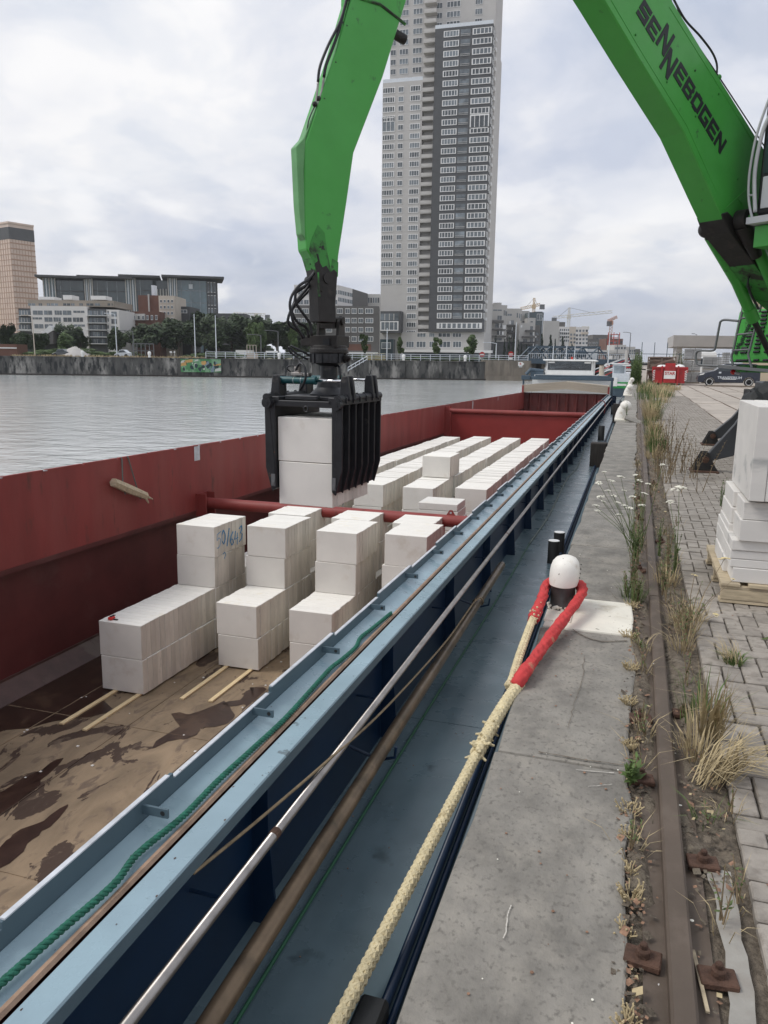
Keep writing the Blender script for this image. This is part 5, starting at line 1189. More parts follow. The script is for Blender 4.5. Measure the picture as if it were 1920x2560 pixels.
r = random.Random(3); b.ball((P.x + .12, 12.3, P.z - .12), .40, 20, 14, 0, (.9, .6, .9))
b.v = [(x + .03 * math.sin(z * 23 + x * 11), y + .03 * math.sin(x * 19), z + .03 * math.sin(x * 27 + y * 8)) for x, y, z in b.v]
b.box(P.x - .14, P.x + .5, 12.2, 12.9, P.z - .5, P.z + .13)
single('black_tarpaulin', b, M_['black'], 'crumpled black tarpaulin over a box behind the white block stack', 'tarpaulin', base=(P.x, 12.3, P.z - .5), smooth=False)

# ---------------------------------------------------------------- block grab with two packs
MG = Matrix.Translation((-2.98, 6.775, .237)) @ Matrix.Rotation(math.radians(-3), 4, 'Z')
for k in range(2):
    pack(0, 0, 0, ('Upper' if k else 'Lower') + ' of the two block packs hanging in the black grab', True, M=MG @ Matrix.Translation((.004 * k, 0, k * SH)), grp='block packs held in the grab')
gr = thing('block_grab', 'black hydraulic block grab with ribbed clamping claws holding two packs of white blocks', 'grab', MG @ Matrix.Translation((0, .44, .9)))
def gp_(name, b, m, **k): return part(name, b, m, gr, frame=MG, **k)
for sg, lab in ((1, 'right'), (-1, 'left')):
    X = lambda x: sg * x
    b = MB(); b.prism([(X(.300), .16), (X(.325), .14), (X(.352), .36), (X(.352), 1.0), (X(.300), 1.0)], lambda p, t: (p[0], t, p[1]), -.04, .955); gp_('claw_plate', b, M_['grab'], bev=.004)
    for k in range(7):
        y = -.045 + k * (1.0 - .012) / 6
        b = MB(); b.prism([(X(.31), .155), (X(.34), .13), (X(.405), .36), (X(.408), 1.0), (X(.36), 1.02), (X(.31), .4)], lambda p, t: (p[0], t, p[1]), y, y + .022); gp_('claw_rib', b, M_['grab'], bev=.003)
    b = MB(); b.box(min(X(.30), X(.41)), max(X(.30), X(.41)), -.05, .965, .985, 1.02); b.tube([(X(.375), -.07, 1.04), (X(.375), .985, 1.04)], .038, 12); gp_('claw_tube', b, M_['grab'])
    b = MB()
    for k in range(6): b.prism([(X(.34), 1.0), (X(.42), 1.0), (X(.42), 1.05), (X(.38), 1.09), (X(.34), 1.05)], lambda p, t: (p[0], t, p[1]), .04 + k * .165, .065 + k * .165)
    gp_('pivot_lug', b, M_['grab'])
    for y in (.10, .70):
        b = MB(); b.prism([(X(.32), 1.02), (X(.43), 1.02), (X(.405), 1.20), (X(.395), 1.25), (X(.34), 1.25), (X(.325), 1.20)], lambda p, t: (p[0], t, p[1]), y, y + .045); b.prism([(X(.32), 1.02), (X(.43), 1.02), (X(.405), 1.20), (X(.395), 1.25), (X(.34), 1.25), (X(.325), 1.20)], lambda p, t: (p[0], t, p[1]), y + .11, y + .155)
        b.box(min(X(.325), X(.34)), max(X(.325), X(.34)), y, y + .155, 1.02, 1.15)
        gp_('claw_horn', b, M_['grab'], bev=.006)
    b = MB(); b.box(min(X(.305), X(.345)), max(X(.305), X(.345)), -.052, -.042, .18, .30); b.box(min(X(.31), X(.34)), max(X(.31), X(.34)), -.06, -.05, .19, .23, 0); gp_('claw_tip', b, M_['grey'])
    for y in (-.06,):
        b = MB(); b.lathe([(.05, -.03), (.05, .03)], 14, M=Matrix.Translation((X(.365), y, .99)) @ Matrix.Rotation(PI / 2, 4, 'X')); b.lathe([(.022, -.035), (.022, .035)], 10, M=Matrix.Translation((X(.365), y, .99)) @ Matrix.Rotation(PI / 2, 4, 'X')); gp_('claw_pivot', b, M_['grab'], ang=40)
b = MB()
for y in (-.03, .90): b.box(-.37, .37, y, y + .05, .955, 1.015)
b.box(-.36, -.26, -.03, .95, .98, 1.05); b.box(.26, .36, -.03, .95, .98, 1.05); b.box(-.26, .26, .12, .78, 1.01, 1.05); b.box(-.22, .12, .02, .10, 1.02, 1.06)
gp_('cross_frame', b, M_['grab'], bev=.006)
b = MB()
for x in (-.28, -.18, -.22, .18, .26): b.lathe([(.009, -.034), (.009, -.0305)], 8, M=Matrix.Translation((x, 0, .985)) @ Matrix.Rotation(PI / 2, 4, 'X'))
gp_('bolt_hole', b, M_['letter'])
b = MB(); b.tube([(.03 + .022 * math.cos(a), -.03, .94 + .026 * math.sin(a)) for a in [2 * PI * k / 12 for k in range(13)]], .008, 6); gp_('lifting_ring', b, M_['grab'])
for y, x0 in ((.18, -.36), (.78, -.30)):
    b = MB(); b.tube([(x0, y, 1.20), (.03, y, 1.20)], .036, 18); b.tube([(.0, y, 1.20), (.035, y, 1.20)], .040, 18); cyl = gp_('clamp_cylinder', b, M_['teal'], ang=40)
    b = MB(); b.tube([(.03, y, 1.20), (.38, y, 1.20)], .0155, 14); part('piston_rod', b, M_['chrome'], cyl, smooth=True)
    b = MB(); b.tube([(-.20, y, 1.20), (-.196, y, 1.20)], .037, 18); b.tube([(-.12, y, 1.20), (-.116, y, 1.20)], .037, 18); part('cylinder_ring', b, M_['edge'], cyl, ang=40)
b = MB(); b.lathe([(.19, 1.05), (.19, 1.065), (.12, 1.13), (.11, 1.20), (.085, 1.22), (.085, 1.34), (.13, 1.36), (.172, 1.37), (.175, 1.44), (.172, 1.46)], 28, M=Matrix.Translation((.05, .44, 0)))
for k in range(12):
    a = 2 * PI * k / 12; b.box(-.012, .012, .165, .188, 1.37, 1.455, 0, Matrix.Translation((.05, .44, 0)) @ Matrix.Rotation(a, 4, 'Z'))
gp_('rotator', b, M_['grab'], ang=35)
b = MB(); b.lathe([(.185, 1.46), (.19, 1.465), (.19, 1.50), (.18, 1.51), (.18, 1.53), (.16, 1.54)], 28, M=Matrix.Translation((.05, .44, 0)))
b.box(-.08, .20, .30, .60, 1.52, 1.63); b.box(-.21, -.02, .34, .55, 1.53, 1.62); rh_ = gp_('rotator_head', b, M_['grease'], bev=.006)
b = MB(); b.box(.06, .13, .285, .301, 1.54, 1.60); part('head_window', b, M_['letter'], rh_)
for x in (-.05, .16):
    b = MB(); b.prism([(.36, 1.62), (.52, 1.62), (.50, 1.76), (.44, 1.82), (.38, 1.76)], lambda p, t: (t, p[0], p[1]), x, x + .03); gp_('ear', b, M_['grease'], bev=.004)
b = MB(); b.tube([(-.07, .44, 1.77), (.21, .44, 1.77)], .04, 14); b.box(-.02, .14, .38, .50, 1.70, 1.80); gp_('ear_pin', b, M_['grease'], ang=40)
def gh(pts, r=.011, m=None, nm='grab_hose'):
    b = MB(); b.tube(resample(pts, .02), r, 8); gp_(nm, b, m or M_['hoseb'], smooth=True)
gh([(-.16, .40, 1.40), (-.26, .36, 1.45), (-.34, .34, 1.52), (-.33, .35, 1.47), (-.24, .36, 1.40), (-.20, .30, 1.32)])
gh([(-.12, .42, 1.42), (-.22, .38, 1.48), (-.33, .36, 1.53)])
gh([(-.22, .22, 1.26), (-.10, .10, 1.36), (-.03, .06, 1.33), (-.01, .05, 1.24), (-.05, .06, 1.15), (-.10, .10, 1.11)], .012)
gh([(-.26, .22, 1.28), (-.29, .2, 1.31), (-.24, .18, 1.34), (-.16, .18, 1.33)], .007)
gh([(.10, .45, 1.32), (.17, .40, 1.34), (.20, .38, 1.28), (.20, .38, 1.22)], .010)
b = MB(); b.box(-.22, -.10, .15, .25, 1.245, 1.275); b.box(-.12, -.04, .16, .24, 1.24, 1.27); b.box(-.20, -.15, .17, .22, 1.27, 1.33); gp_('valve_block', b, M_['steel'], bev=.004)
b = MB(); b.tube([(.22, .44, 1.42), (.27, .40, 1.41), (.30, .38, 1.43)], [.04, .03, .015], 8); gp_('side_spigot', b, M_['grease'])
# ---------------------------------------------------------------- far part of our quay
M_['binred'] = mat('red_container_paint', (.42, .022, .026), .5, var=.1, scale=3, stain=(.30, .03, .03), stsc=2)
M_['crate'] = mat('old_grey_timber', (.20, .165, .13), .85, var=.35, scale=5, stretch=(1, 1, 5))
M_['greyblock'] = mat('grey_paving_stock', (.27, .27, .265), .85, var=.12, scale=4, rand=.1)
M_['concrete'] = mat('pale_concrete', (.42, .40, .38), .8, var=.06, scale=.8)
M_['carpaint'] = mat('dark_blue_car_paint', (.012, .018, .034), .25, var=.05, coat=.6)
def wpt(px, py, Y): return wY(px, py, Y)
# red hook-lift bin
YB = 62.0
x0 = wpt(1629, 960, YB).x; x1 = wpt(1716, 960, YB).x; zt = wpt(1680, 918, YB).z; cx_ = (x0 + x1) / 2
t = thing('waste_container', 'red open waste container with a white name sign and striped corners', 'container', loc=(cx_, YB, 0))
b = MB(); b.prism([(x0 + .15, .12), (x1 - .15, .12), (x1, zt), (x0, zt)], lambda p, q: (p[0], q, p[1]), YB, YB + 4.2); part('tub', b, M_['binred'], t, frame=IDM, bev=.02)
b = MB()
for x in (x0 + .02, x1 - .02): b.box(x - .06, x + .06, YB - .06, YB, .9, zt)
b.box(x0, x1, YB - .08, YB, zt - .10, zt + .02)
b.box(cx_ - .62, cx_ - .52, YB - .18, YB, 0, zt + .1); b.box(cx_ + .52, cx_ + .62, YB - .18, YB, 0, zt + .1); part('post', b, M_['binred'], t, frame=IDM)
b = MB(); b.prism([(cx_ - .45, .15), (cx_ + .45, .15), (cx_ + .35, zt + .28), (cx_ - .35, zt + .28)], lambda p, q: (p[0], q, p[1]), YB - .14, YB - .04); part('hook_plate', b, M_['binred'], t, frame=IDM, bev=.02)
b = MB(); b.box(cx_ - .4, cx_ + .4, YB - .19, YB - .145, .45, 1.02); part('name_sign', b, M_['white'], t, frame=IDM)
def text(name, s, M, size, m, parent, th=.004, frame=IDM, ext=0, sx=1):
    cu = bpy.data.curves.new(name, 'FONT'); cu.body = s; cu.size = size; cu.extrude = th; cu.align_x = 'CENTER'; cu.align_y = 'CENTER'; cu.offset = ext
    tmp = bpy.data.objects.new('tmp', cu); link(tmp); bpy.context.view_layer.update()
    me = bpy.data.meshes.new_from_object(tmp.evaluated_get(bpy.context.evaluated_depsgraph_get())); bpy.data.objects.remove(tmp); bpy.data.curves.remove(cu)
    me.transform(M @ Matrix.Scale(sx, 4, (1, 0, 0))); me.materials.clear(); me.materials.append(m)
    return place(name, me, parent, frame=frame)
UP = Matrix.Rotation(PI / 2, 4, 'X')
M_['redink'] = mat('red_print', (.45, .02, .02), .6); M_['lgrey'] = mat('pale_print', (.62, .66, .70), .6)
text('sign_lettering', 'STAR', Matrix.Translation((cx_, YB - .2, .84)) @ UP, .30, M_['redink'], t, ext=.008)
b = MB()
for sx in (-1, 1):
    for k in range(6):
        x = (x0 + .10 if sx < 0 else x1 - .10); z = .30 + k * .13; b.add([(x - .08, YB - .065, z), (x + .08, YB - .065, z + .09), (x + .08, YB - .065, z + .15), (x - .08, YB - .065, z + .06)], [(0, 1, 2, 3)])
part('warning_stripes', b, M_['white'], t, frame=IDM)
b = MB(); r = random.Random(4)
for k in range(9): b.ball((r.uniform(x0 + .3, x1 - .3), YB + r.uniform(.3, 3), zt - .02), r.uniform(.25, .42), 10, 6, 0, (1, 1, .6))
part('waste_bags', b, M_['white'], t, frame=IDM)
# crates / cages with timber
Y = 66; a = wpt(1617, 950, Y); c = wpt(1685, 950, Y); top = wpt(1650, 888, Y).z
for k in range(2):
    zz0 = .05 + k * (top - .05) * .48; zz1 = zz0 + (top - .05) * .46
    t = thing('timber_crate', ('upper' if k else 'lower') + ' of two stacked crates full of old timber behind the red container', 'crate', loc=((a.x + c.x) / 2, Y, zz0), group='timber crates')
    n = 9
    for j in range(n):
        z = zz0 + (zz1 - zz0) * (j + .5) / n; b = MB(); b.box(a.x + r.uniform(0, .15), c.x - r.uniform(0, .2), Y + r.uniform(-.06, .1), Y + 1.2, z - .07, z + .06, 0, None); part('timber_plank', b, M_['crate'], t, frame=IDM)
    b = MB()
    for x in (a.x, (a.x + c.x) / 2, c.x): b.box(x - .05, x + .05, Y - .12, Y - .06, zz0, zz1)
    b.box(a.x, c.x, Y - .12, Y - .06, zz0, zz0 + .08); b.box(a.x, c.x, Y - .12, Y - .06, zz1 - .08, zz1); part('crate_frame', b, M_['crate'], t, frame=IDM)
b = MB(); b.box(a.x + .2, c.x - .2, Y - .5, Y - .42, 1.2, 1.32, 0, None); b.v = [(x, y, z + (x - a.x) * .35) for x, y, z in b.v]; single('leaning_plank', b, M_['crate'], 'old plank leaning across the front of the timber crates', 'plank', base=(a.x, Y - .5, 0))
# stacks of grey paving stone
def stack(pxl, pxr, pyb, Y, lab, tiers, ptop):
    a = wpt(pxl, pyb, Y); c = wpt(pxr, pyb, Y); top = wpt(pxl, ptop, Y).z; h = top / tiers
    t = thing('paving_stone_stack', lab, 'stone stack', loc=((a.x + c.x) / 2, Y, 0), group='stacks of grey paving stone')
    for k in range(tiers):
        for j in range(7):
            z0_ = k * h + .10 + (h - .12) * j / 7; z1_ = z0_ + (h - .12) / 7 - .02
            for q in range(2):
                xa = a.x + (c.x - a.x) * q / 2; xb = a.x + (c.x - a.x) * (q + 1) / 2 - .02
                b = MB(); b.box(xa, xb, Y, Y + 1.2, z0_, z1_); part('stone_layer', b, M_['greyblock'], t, frame=IDM)
        b = MB(); b.box(a.x, c.x, Y + .02, Y + 1.2, k * h, k * h + .09); part('pallet_board', b, M_['crate'], t, frame=IDM)
stack(1706, 1748, 957, 68, 'tall three-high stack of grey paving stone between the container and the car', 3, 871)
stack(1755, 1800, 950, 70, 'dark grey stack of paving stone half hidden behind the car bonnet', 2, 891)
stack(1803, 1820, 950, 72, 'narrow stack of grey stone seen left of the green machine body', 2, 880)
# greenery between stacks
for (px, Yg, h, lab) in ((1692, 70, 3.0, 'young tree behind the red container'), (1715, 76, 2.6, 'shrub showing above the grey stone stack')):
    p = wpt(px, 940, Yg); b = MB()
    for k in range(8): leafy(b, p.x + R_.uniform(-.5, .5), Yg, 170, h * R_.uniform(.7, 1), .6, 0, 1, R_, .2, 6, up=.1)
    single('young_tree', b, [M_['seed'], M_['weed']], 'thin green ' + lab, 'tree', base=(p.x, Yg, 0))
# truck roof behind stacks
p = wpt(1765, 876, 80); t = thing('white_truck', 'white truck cab whose roof shows above the grey stone stacks', 'truck', loc=(p.x, 80, 0))
b = MB(); b.box(p.x - 1.0, p.x + 1.1, 80, 84, .5, p.z - .55); part('cab', b, M_['white'], t, frame=IDM, bev=.1)
b = MB(); b.box(p.x - .95, p.x + 1.05, 79.97, 79.99, p.z - 1.5, p.z - .75); part('windscreen', b, M_['glass'], t, frame=IDM)
b = MB(); b.prism([(-1, 0), (1.05, 0), (.9, .45), (-.8, .45)], lambda q, s_: (p.x + q[0], s_, p.z - .55 + q[1]), 80, 82.5); part('roof_fairing', b, M_['white'], t, frame=IDM, bev=.08)
# fence / black net frame
p0 = wpt(1603, 884, 90); p1 = wpt(1700, 884, 90)
t = thing('steel_fence', 'dark thin steel fence rail behind the crates', 'fence', loc=(p0.x, 90, 0)); b = MB(); b.box(p0.x, p1.x + 6, 90, 90.06, p0.z - .06, p0.z); part('top_rail', b, M_['blue'], t, frame=IDM)
for k in range(9):
    b = MB(); x = p0.x + k * 1.3; b.box(x, x + .07, 90, 90.07, 0, p0.z + (1.2 if k < 3 else .1)); part('fence_post', b, M_['blue'], t, frame=IDM)
# car
YC = 61.3
w0 = wpt(1772, 966, YC); w1 = wpt(1871, 966, YC)
K = (w1.x - w0.x) / 2.95
car = thing('parked_car', 'dark blue delivery car with white hubcaps and a company name on its side', 'car', loc=((w0.x + w1.x) / 2, YC + .9, 0))
side_ = [(-.86, .28), (-.90, .55), (-.86, .80), (-.70, .98), (-.15, 1.10), (.25, 1.20), (.95, 1.70), (1.15, 1.78), (2.4, 1.83), (3.3, 1.80), (3.62, 1.70), (3.74, 1.10), (3.76, .5), (3.7, .30)]
wr_ = .34
def arch(c): return [(c + .40, .28)] + [(c + .40 * math.cos(a), .34 + .38 * math.sin(a)) for a in (.2, .8, 1.3, PI / 2, PI - 1.3, PI - .8, PI - .2)] + [(c - .40, .28)]
body = side_ + arch(2.95) + arch(0.0)
cf = lambda p, q: (w0.x + p[0] * K, q, p[1] * K)
b = MB(); b.prism(body, cf, YC, YC + 1.8); part('body', b, M_['carpaint'], car, frame=IDM, bev=.03)
b = MB(); b.prism([(.42, 1.22), (1.0, 1.62), (1.5, 1.66), (1.5, 1.18)], cf, YC - .012, YC - .004); part('side_window', b, M_['glass'], car, frame=IDM)
b = MB(); b.prism([(1.6, 1.18), (1.6, 1.66), (2.5, 1.66), (2.5, 1.18)], cf, YC - .012, YC - .004); part('side_window', b, M_['glass'], car, frame=IDM)
b = MB(); b.prism([(-.82, .84), (-.70, .96), (-.38, 1.02), (-.50, .90)], cf, YC - .014, YC + .1); part('headlight', b, M_['white'], car, frame=IDM)
for c in (0., 2.95):
    C_ = w0.x + c * K
    b = MB(); b.lathe([(.2, -.03), (.33 * K, -.02), (.345 * K, .05), (.345 * K, .2)], 26, M=Matrix.Translation((C_, YC, .345 * K)) @ Matrix.Rotation(-PI / 2, 4, 'X')); w_ = part('wheel', b, M_['black'], car, frame=IDM, ang=40)
    b = MB()
    b.lathe([(.23 * K, -.045), (.235 * K, -.03)], 22, M=Matrix.Translation((C_, YC, .345 * K)) @ Matrix.Rotation(-PI / 2, 4, 'X')); part('hubcap', b, M_['grey'], w_)
    for k in range(9):
        a_ = 2 * PI * k / 9; b = MB() if k == 0 else b
        ca, sa = math.cos(a_), math.sin(a_); P = lambda u, v: (C_ + (u * ca - v * sa) * K, YC - .05, (.345 + u * sa + v * ca) * K)
        b.add([P(.04, -.022), P(.22, -.045), P(.22, .045), P(.04, .022)], [(0, 1, 2, 3), (3, 2, 1, 0)])
    b.tube([(C_ + .235 * K * math.cos(q), YC - .045, (.345 + .235 * math.sin(q)) * K) for q in [2 * PI * k / 24 for k in range(25)]], .018, 5)
    part('hubcap_spokes', b, M_['white'], w_)
text('side_lettering', 'TRANSFERIUM', Matrix.Translation((w0.x + 1.50 * K, YC - .012, .68 * K)) @ UP, .285 * K, M_['lgrey'], car, ext=.004)
b = MB(); b.box(w0.x + .95 * K, w0.x + 2.0 * K, YC - .012, YC - .004, .55 * K, .60 * K); part('side_stripe', b, M_['white'], car, frame=IDM)
b = MB(); b.box(w0.x + .66 * K, w0.x + .84 * K, YC - .012, YC - .004, 1.02 * K, 1.15 * K); part('door_sticker', b, M_['lgrey'], car, frame=IDM)
b = MB(); b.box(w0.x - .2, w0.x + 12, YC - 1.2, YC - .9, 0, .1); single('timber_beam', b, M_['crate'], 'long low timber lying on the concrete in front of the car', 'timber', base=(w0.x, YC - 1, 0))
b = MB()
for k in range(8): b.box(w1.x + 1.4 + .0, w1.x + 6, YC + 1 - .02, YC + 1.06, .15 + k * .16, .20 + k * .16)
single('metal_grille', b, M_['crate'], 'low rusty metal grille on the ground right of the car', 'grille', base=(w1.x + 3, YC + 1, 0))
# concrete canopy building
D = 115
u0, z1_ = cz(1684, 845, D); uF = cz(1669, 847, D + 14)[0]; u1 = cz(1840, 847, D)[0] + 30; zc0 = cz(1669, 866, D)[1]
t = cthing('concrete_canopy', 'flat-roofed pale concrete canopy building behind the stone stacks', 'building', (u0, D, 0))
b = MB(); b.prism([(uF, D + 14), (u0, D), (u1, D), (u1, D + 16)], lambda p, q: (p[0], p[1], q), zc0, z1_ + .4); part('roof_slab', b, M_['concrete'], t, frame=CITY)
for (u, d_) in ((uF + .9, D + 12.5), (u0 * .5 + uF * .5 + .8, D + 6.8), (u0 + .8, D + .5)):
    b = MB(); b.box(u, u + .8, d_, d_ + .8, 0, zc0); part('column', b, M_['concrete'], t, frame=CITY)
b = MB(); b.box(u0 + 22, u1, D + 3, D + 20, 0, zc0); part('wall', b, M_['concrete'], t, frame=CITY)
# beige cladded hall behind the boom
D = 75; u0, zt_ = cz(1883, 640, D); u1 = u0 + 40
t = cthing('beige_hall', 'tall beige sheet-clad hall showing behind the machine boom at the right edge', 'building', (u0, D, 0)); b = MB(); b.prism([(u0, D), (u1, D), (u1, D + 20), (u0 * (D + 20) / D + .1, D + 20)], lambda p, q: (p[0], p[1], q), 0, zt_ + 2)
M_['beige'] = mat('beige_cladding', (.58, .49, .36), .6, var=.06, scale=.5); part('wall', b, M_['beige'], t, frame=CITY)
b = MB()
for k in range(20): b.box(u0 + .05 + k * .9, u0 + .12 + k * .9, D - .06, D, 6.2, zt_ + 2)
for k in range(4): b.box(u0, u1, D - .07, D, 5 + k * 2.2, 5.12 + k * 2.2)
part('cladding_rib', b, M_['beige'], t, frame=CITY)
# lamp posts
def lamp(px, pyb, pyt, D, lab, arm_=-.5, m='grey', w_=.09, gz_=0., grp='street lamps'):
    u, zt = cz(px, pyt, D)
    t = cthing('street_lamp', lab, 'street lamp', (u, D, gz_), grp); b = MB(); b.tube([(u, D, gz_), (u, D, zt)], [w_, w_ * .6], 8); pl2 = part('pole', b, M_[m], t, frame=CITY)
    if arm_:
        b = MB(); b.tube([(u, D, zt - .05), (u + arm_, D, zt + .12)], w_ * .5, 6); b.box(min(u + arm_, u + arm_ * 1.9), max(u + arm_, u + arm_ * 1.9), D - .12, D + .12, zt + .06, zt + .16); part('lamp_head', b, M_[m], pl2)
lamp(1742, 860, 836, 150, 'small lamp post above the concrete canopy roof', -.5)
lamp(1577, 890, 832, 190, 'dark lamp post nearest the vanishing point, with its arm to the left', -1.0, w_=.14)
lamp(1546, 900, 836, 180, 'dark lamp post with a short flat head left of the vanishing point', -.3, w_=.13)

# ---------------------------------------------------------------- green and white work boat beyond the stern
Yb = 76; bt = thing('work_boat', 'small green and white work boat moored behind the barge', 'boat', loc=(-1.6, Yb, -1.6))
X0, X1 = wpt(1529, 960, Yb).x, wpt(1572, 960, Yb).x
b = MB(); b.prism([(X0, -1.7), (X1, -1.7), (X1 + .1, -.75), (X0 - .1, -.75)], lambda p, q: (p[0], q, p[1]), Yb, Yb + 14); part('hull', b, M_['blue'], bt, frame=IDM)
M_['boatgreen'] = mat('bright_green_boat_paint', (.03, .30, .07), .4)
b = MB(); b.box(X0 - .12, X1 + .12, Yb - .05, Yb + 14, -.78, -.20); part('green_band', b, M_['boatgreen'], bt, frame=IDM)
b = MB(); b.box(X0, X1, Yb, Yb + 14, -.20, .55); part('bulwark', b, M_['lgrey'], bt, frame=IDM)
b = MB(); b.box(X0 - .02, X0 + .5, Yb - .1, Yb + 2, -.6, .2); b.box(X0 + .2, X1 - .2, Yb - .07, Yb - .055, -.55, -.35); part('white_band', b, M_['white'], bt, frame=IDM)
zr = wpt(1550, 908, Yb + 2).z
b = MB(); b.box(X0 - .05, X1 - .4, Yb + 2, Yb + 5, .55, zr - .1); cabn = part('cabin', b, M_['lgrey'], bt, frame=IDM)
b = MB(); b.box(X0 + .05, X1 - .5, Yb + 1.97, Yb + 1.99, zr - .95, zr - .25); part('cabin_window', b, M_['glassm'], bt, frame=IDM)
b = MB(); b.box(X0 - .2, X1 - .2, Yb + 1.8, Yb + 5.2, zr - .1, zr); b.box(X1 - .7, X1 + .1, Yb + 1.8, Yb + 5.2, zr - .25, zr - .15); part('cabin_roof', b, M_['white'], bt, frame=IDM)
b = MB(); pz_ = wpt(1568, 875, Yb + 6); b.tube([(X0 + 1.1, Yb + 6, 1.2), pz_], .16, 8); b.tube([(X0 - .4, Yb + 4, zr), pz_ - Vector((.3, 0, .8))], .04, 6); part('crane_arm', b, M_['concrete'], bt, frame=IDM)
b = MB(); b.tube(resample([pz_, pz_ + Vector((.3, 0, -.9)), pz_ + Vector((.9, 0, -1.7)), pz_ + Vector((1.9, 0, -1.9))], .3), .07, 6); part('crane_hose', b, M_['black'], bt, frame=IDM)
for k in range(4):
    b = MB(); b.tube([(X0 - 1 - k * .9, Yb + 9 + k, .2), (X1 - .2, Yb + 10 + k, 1.5 + .25 * k)], .05, 5); b.box(X0 + .9, X1, Yb + 9 + k, Yb + 9.3 + k, 1.0 + .3 * k, 1.15 + .3 * k)
    part('deck_gear', b, M_['lgrey'] if k % 2 else M_['binred'], bt, frame=IDM)
# ---------------------------------------------------------------- water and far bank
M_['water'] = mat('canal_water', (.42, .435, .425), .14, var=.12, scale=.12, spec=.5, ior=1.6, coord='World')
def waterbump(m):
    n = m.node_tree; b = n.nodes['Principled BSDF']; g = n.nodes.new('ShaderNodeNewGeometry')
    prev = None
    for sc, st_, di, anis in ((.6, .5, .16, (1, 1.7, 1)), (2.6, .5, .045, (1, 1.5, 1)), (8.5, .45, .013, (1, 1.3, 1))):
        mp = n.nodes.new('ShaderNodeMapping'); mp.inputs['Scale'].default_value = anis; mp.inputs['Rotation'].default_value = (0, 0, .6 + sc)
        n.links.new(g.outputs['Position'], mp.inputs[0]); t = n.nodes.new('ShaderNodeTexNoise'); t.inputs['Scale'].default_value = sc; t.inputs['Detail'].default_value = 3; t.inputs['Distortion'].default_value = .4
        n.links.new(mp.outputs[0], t.inputs['Vector']); u = n.nodes.new('ShaderNodeBump'); u.inputs['Strength'].default_value = st_; u.inputs['Distance'].default_value = di
        n.links.new(t.outputs['Fac'], u.inputs['Height'])
        if prev: n.links.new(prev.outputs[0], u.inputs['Normal'])
        prev = u
    n.links.new(prev.outputs[0], b.inputs['Normal'])
waterbump(M_['water'])
fp = [MB_ @ Vector(q) for q in ((-7.22, -3.2, -1.6), (-.62, -3.2, -1.6), (-.62, 61.5, -1.6), (-7.22, 61.5, -1.6))]   # the barge's footprint stays open
fa, fb, fc, fd = [(q.x, q.y, -1.6) for q in fp]
b = MB(); b.quad((-900, -60, -1.6), (3, -60, -1.6), fb, fa); b.quad((3, -60, -1.6), (3, 900, -1.6), fc, fb); b.quad((3, 900, -1.6), (-900, 900, -1.6), fd, fc); b.quad((-900, 900, -1.6), (-900, -60, -1.6), fa, fd); struct('canal_water', b, M_['water'])
b = MB(); b.quad((-3500, -400, -4), (3500, -400, -4), (3500, 5000, -4), (-3500, 5000, -4)); struct('canal_bed', b, M_['soil'])
M_['bank'] = mat('bank_ground', (.20, .17, .11), .9, var=.3, scale=.3, stain=(.10, .12, .05), stsc=.2, stthr=(.45, .6))
M_['quaywall'] = mat('old_stained_quay_wall', (.085, .084, .080), .9, var=.5, scale=.5, stretch=(1.6, 1, .55), stain=(.30, .29, .27), stsc=.34, stthr=(.50, .66), stain2=(.022, .024, .026), st2sc=.9, st2thr=(.50, .62), bump=.2, bscale=3)
M_['quaywall2'] = mat('brown_concrete_quay_wall', (.20, .175, .145), .9, var=.25, scale=.4, stretch=(1.4, 1, .4), stain=(.09, .082, .07), stsc=.5, stthr=(.5, .7), bump=.2, bscale=3)
UE = cz(1328, 900, 128)[0]; UJ = cz(1213, 900, 128)[0]; ZT = 1.30
b = MB(); b.quad((-1500, 128.5, ZT - .02), (UE, 128.5, ZT - .02), (UE, 3500, ZT - .02), (-1500, 3500, ZT - .02)); b.quad((UE, 420, ZT - .03), (1800, 420, ZT - .03), (1800, 3500, ZT - .03), (UE, 3500, ZT - .03)); struct('far_bank', b, M_['bank'], frame=CITY)
b = MB(); b.quad((60, -6, -.05), (900, -6, -.05), (900, 900, -.05), (60, 900, -.05)); struct('yard_ground', b, M_['conc'])
fwall = cthing('far_quay_wall', 'dark stained stone quay wall across the water', 'quay wall', (-20, 128, -1.6))
us = [-150, -63, -48.2, -30.6, -29, -12, -4.5, 3.2, 10.2, UJ]
for i in range(len(us) - 1):
    b = MB(); b.box(us[i] + .03, us[i + 1] - .03, 128 + .02 * (i % 2), 130, -3, ZT); part('wall_section', b, M_['quaywall'], fwall, frame=CITY)
b = MB(); b.box(UJ, UE, 127.9, 134, -3, ZT + .35); b.box(UE - .1, UE, 128, 180, -3, ZT + .35); part('wall_section', b, M_['quaywall2'], fwall, frame=CITY)
b = MB(); b.box(UJ + .2, UE + .1, 127.5, 128, -1.65, -.85); part('wall_footing', b, M_['quaywall2'], fwall, frame=CITY)
b = MB(); b.box(-150, UJ, 127.8, 128.6, ZT, ZT + .14); part('wall_cap', b, M_['quaywall'], fwall, frame=CITY)
b = MB(); b.box(-150, UE, 127.86, 128, -1.7, -1.38); part('tide_line', b, M_['tarwood'], fwall, frame=CITY)
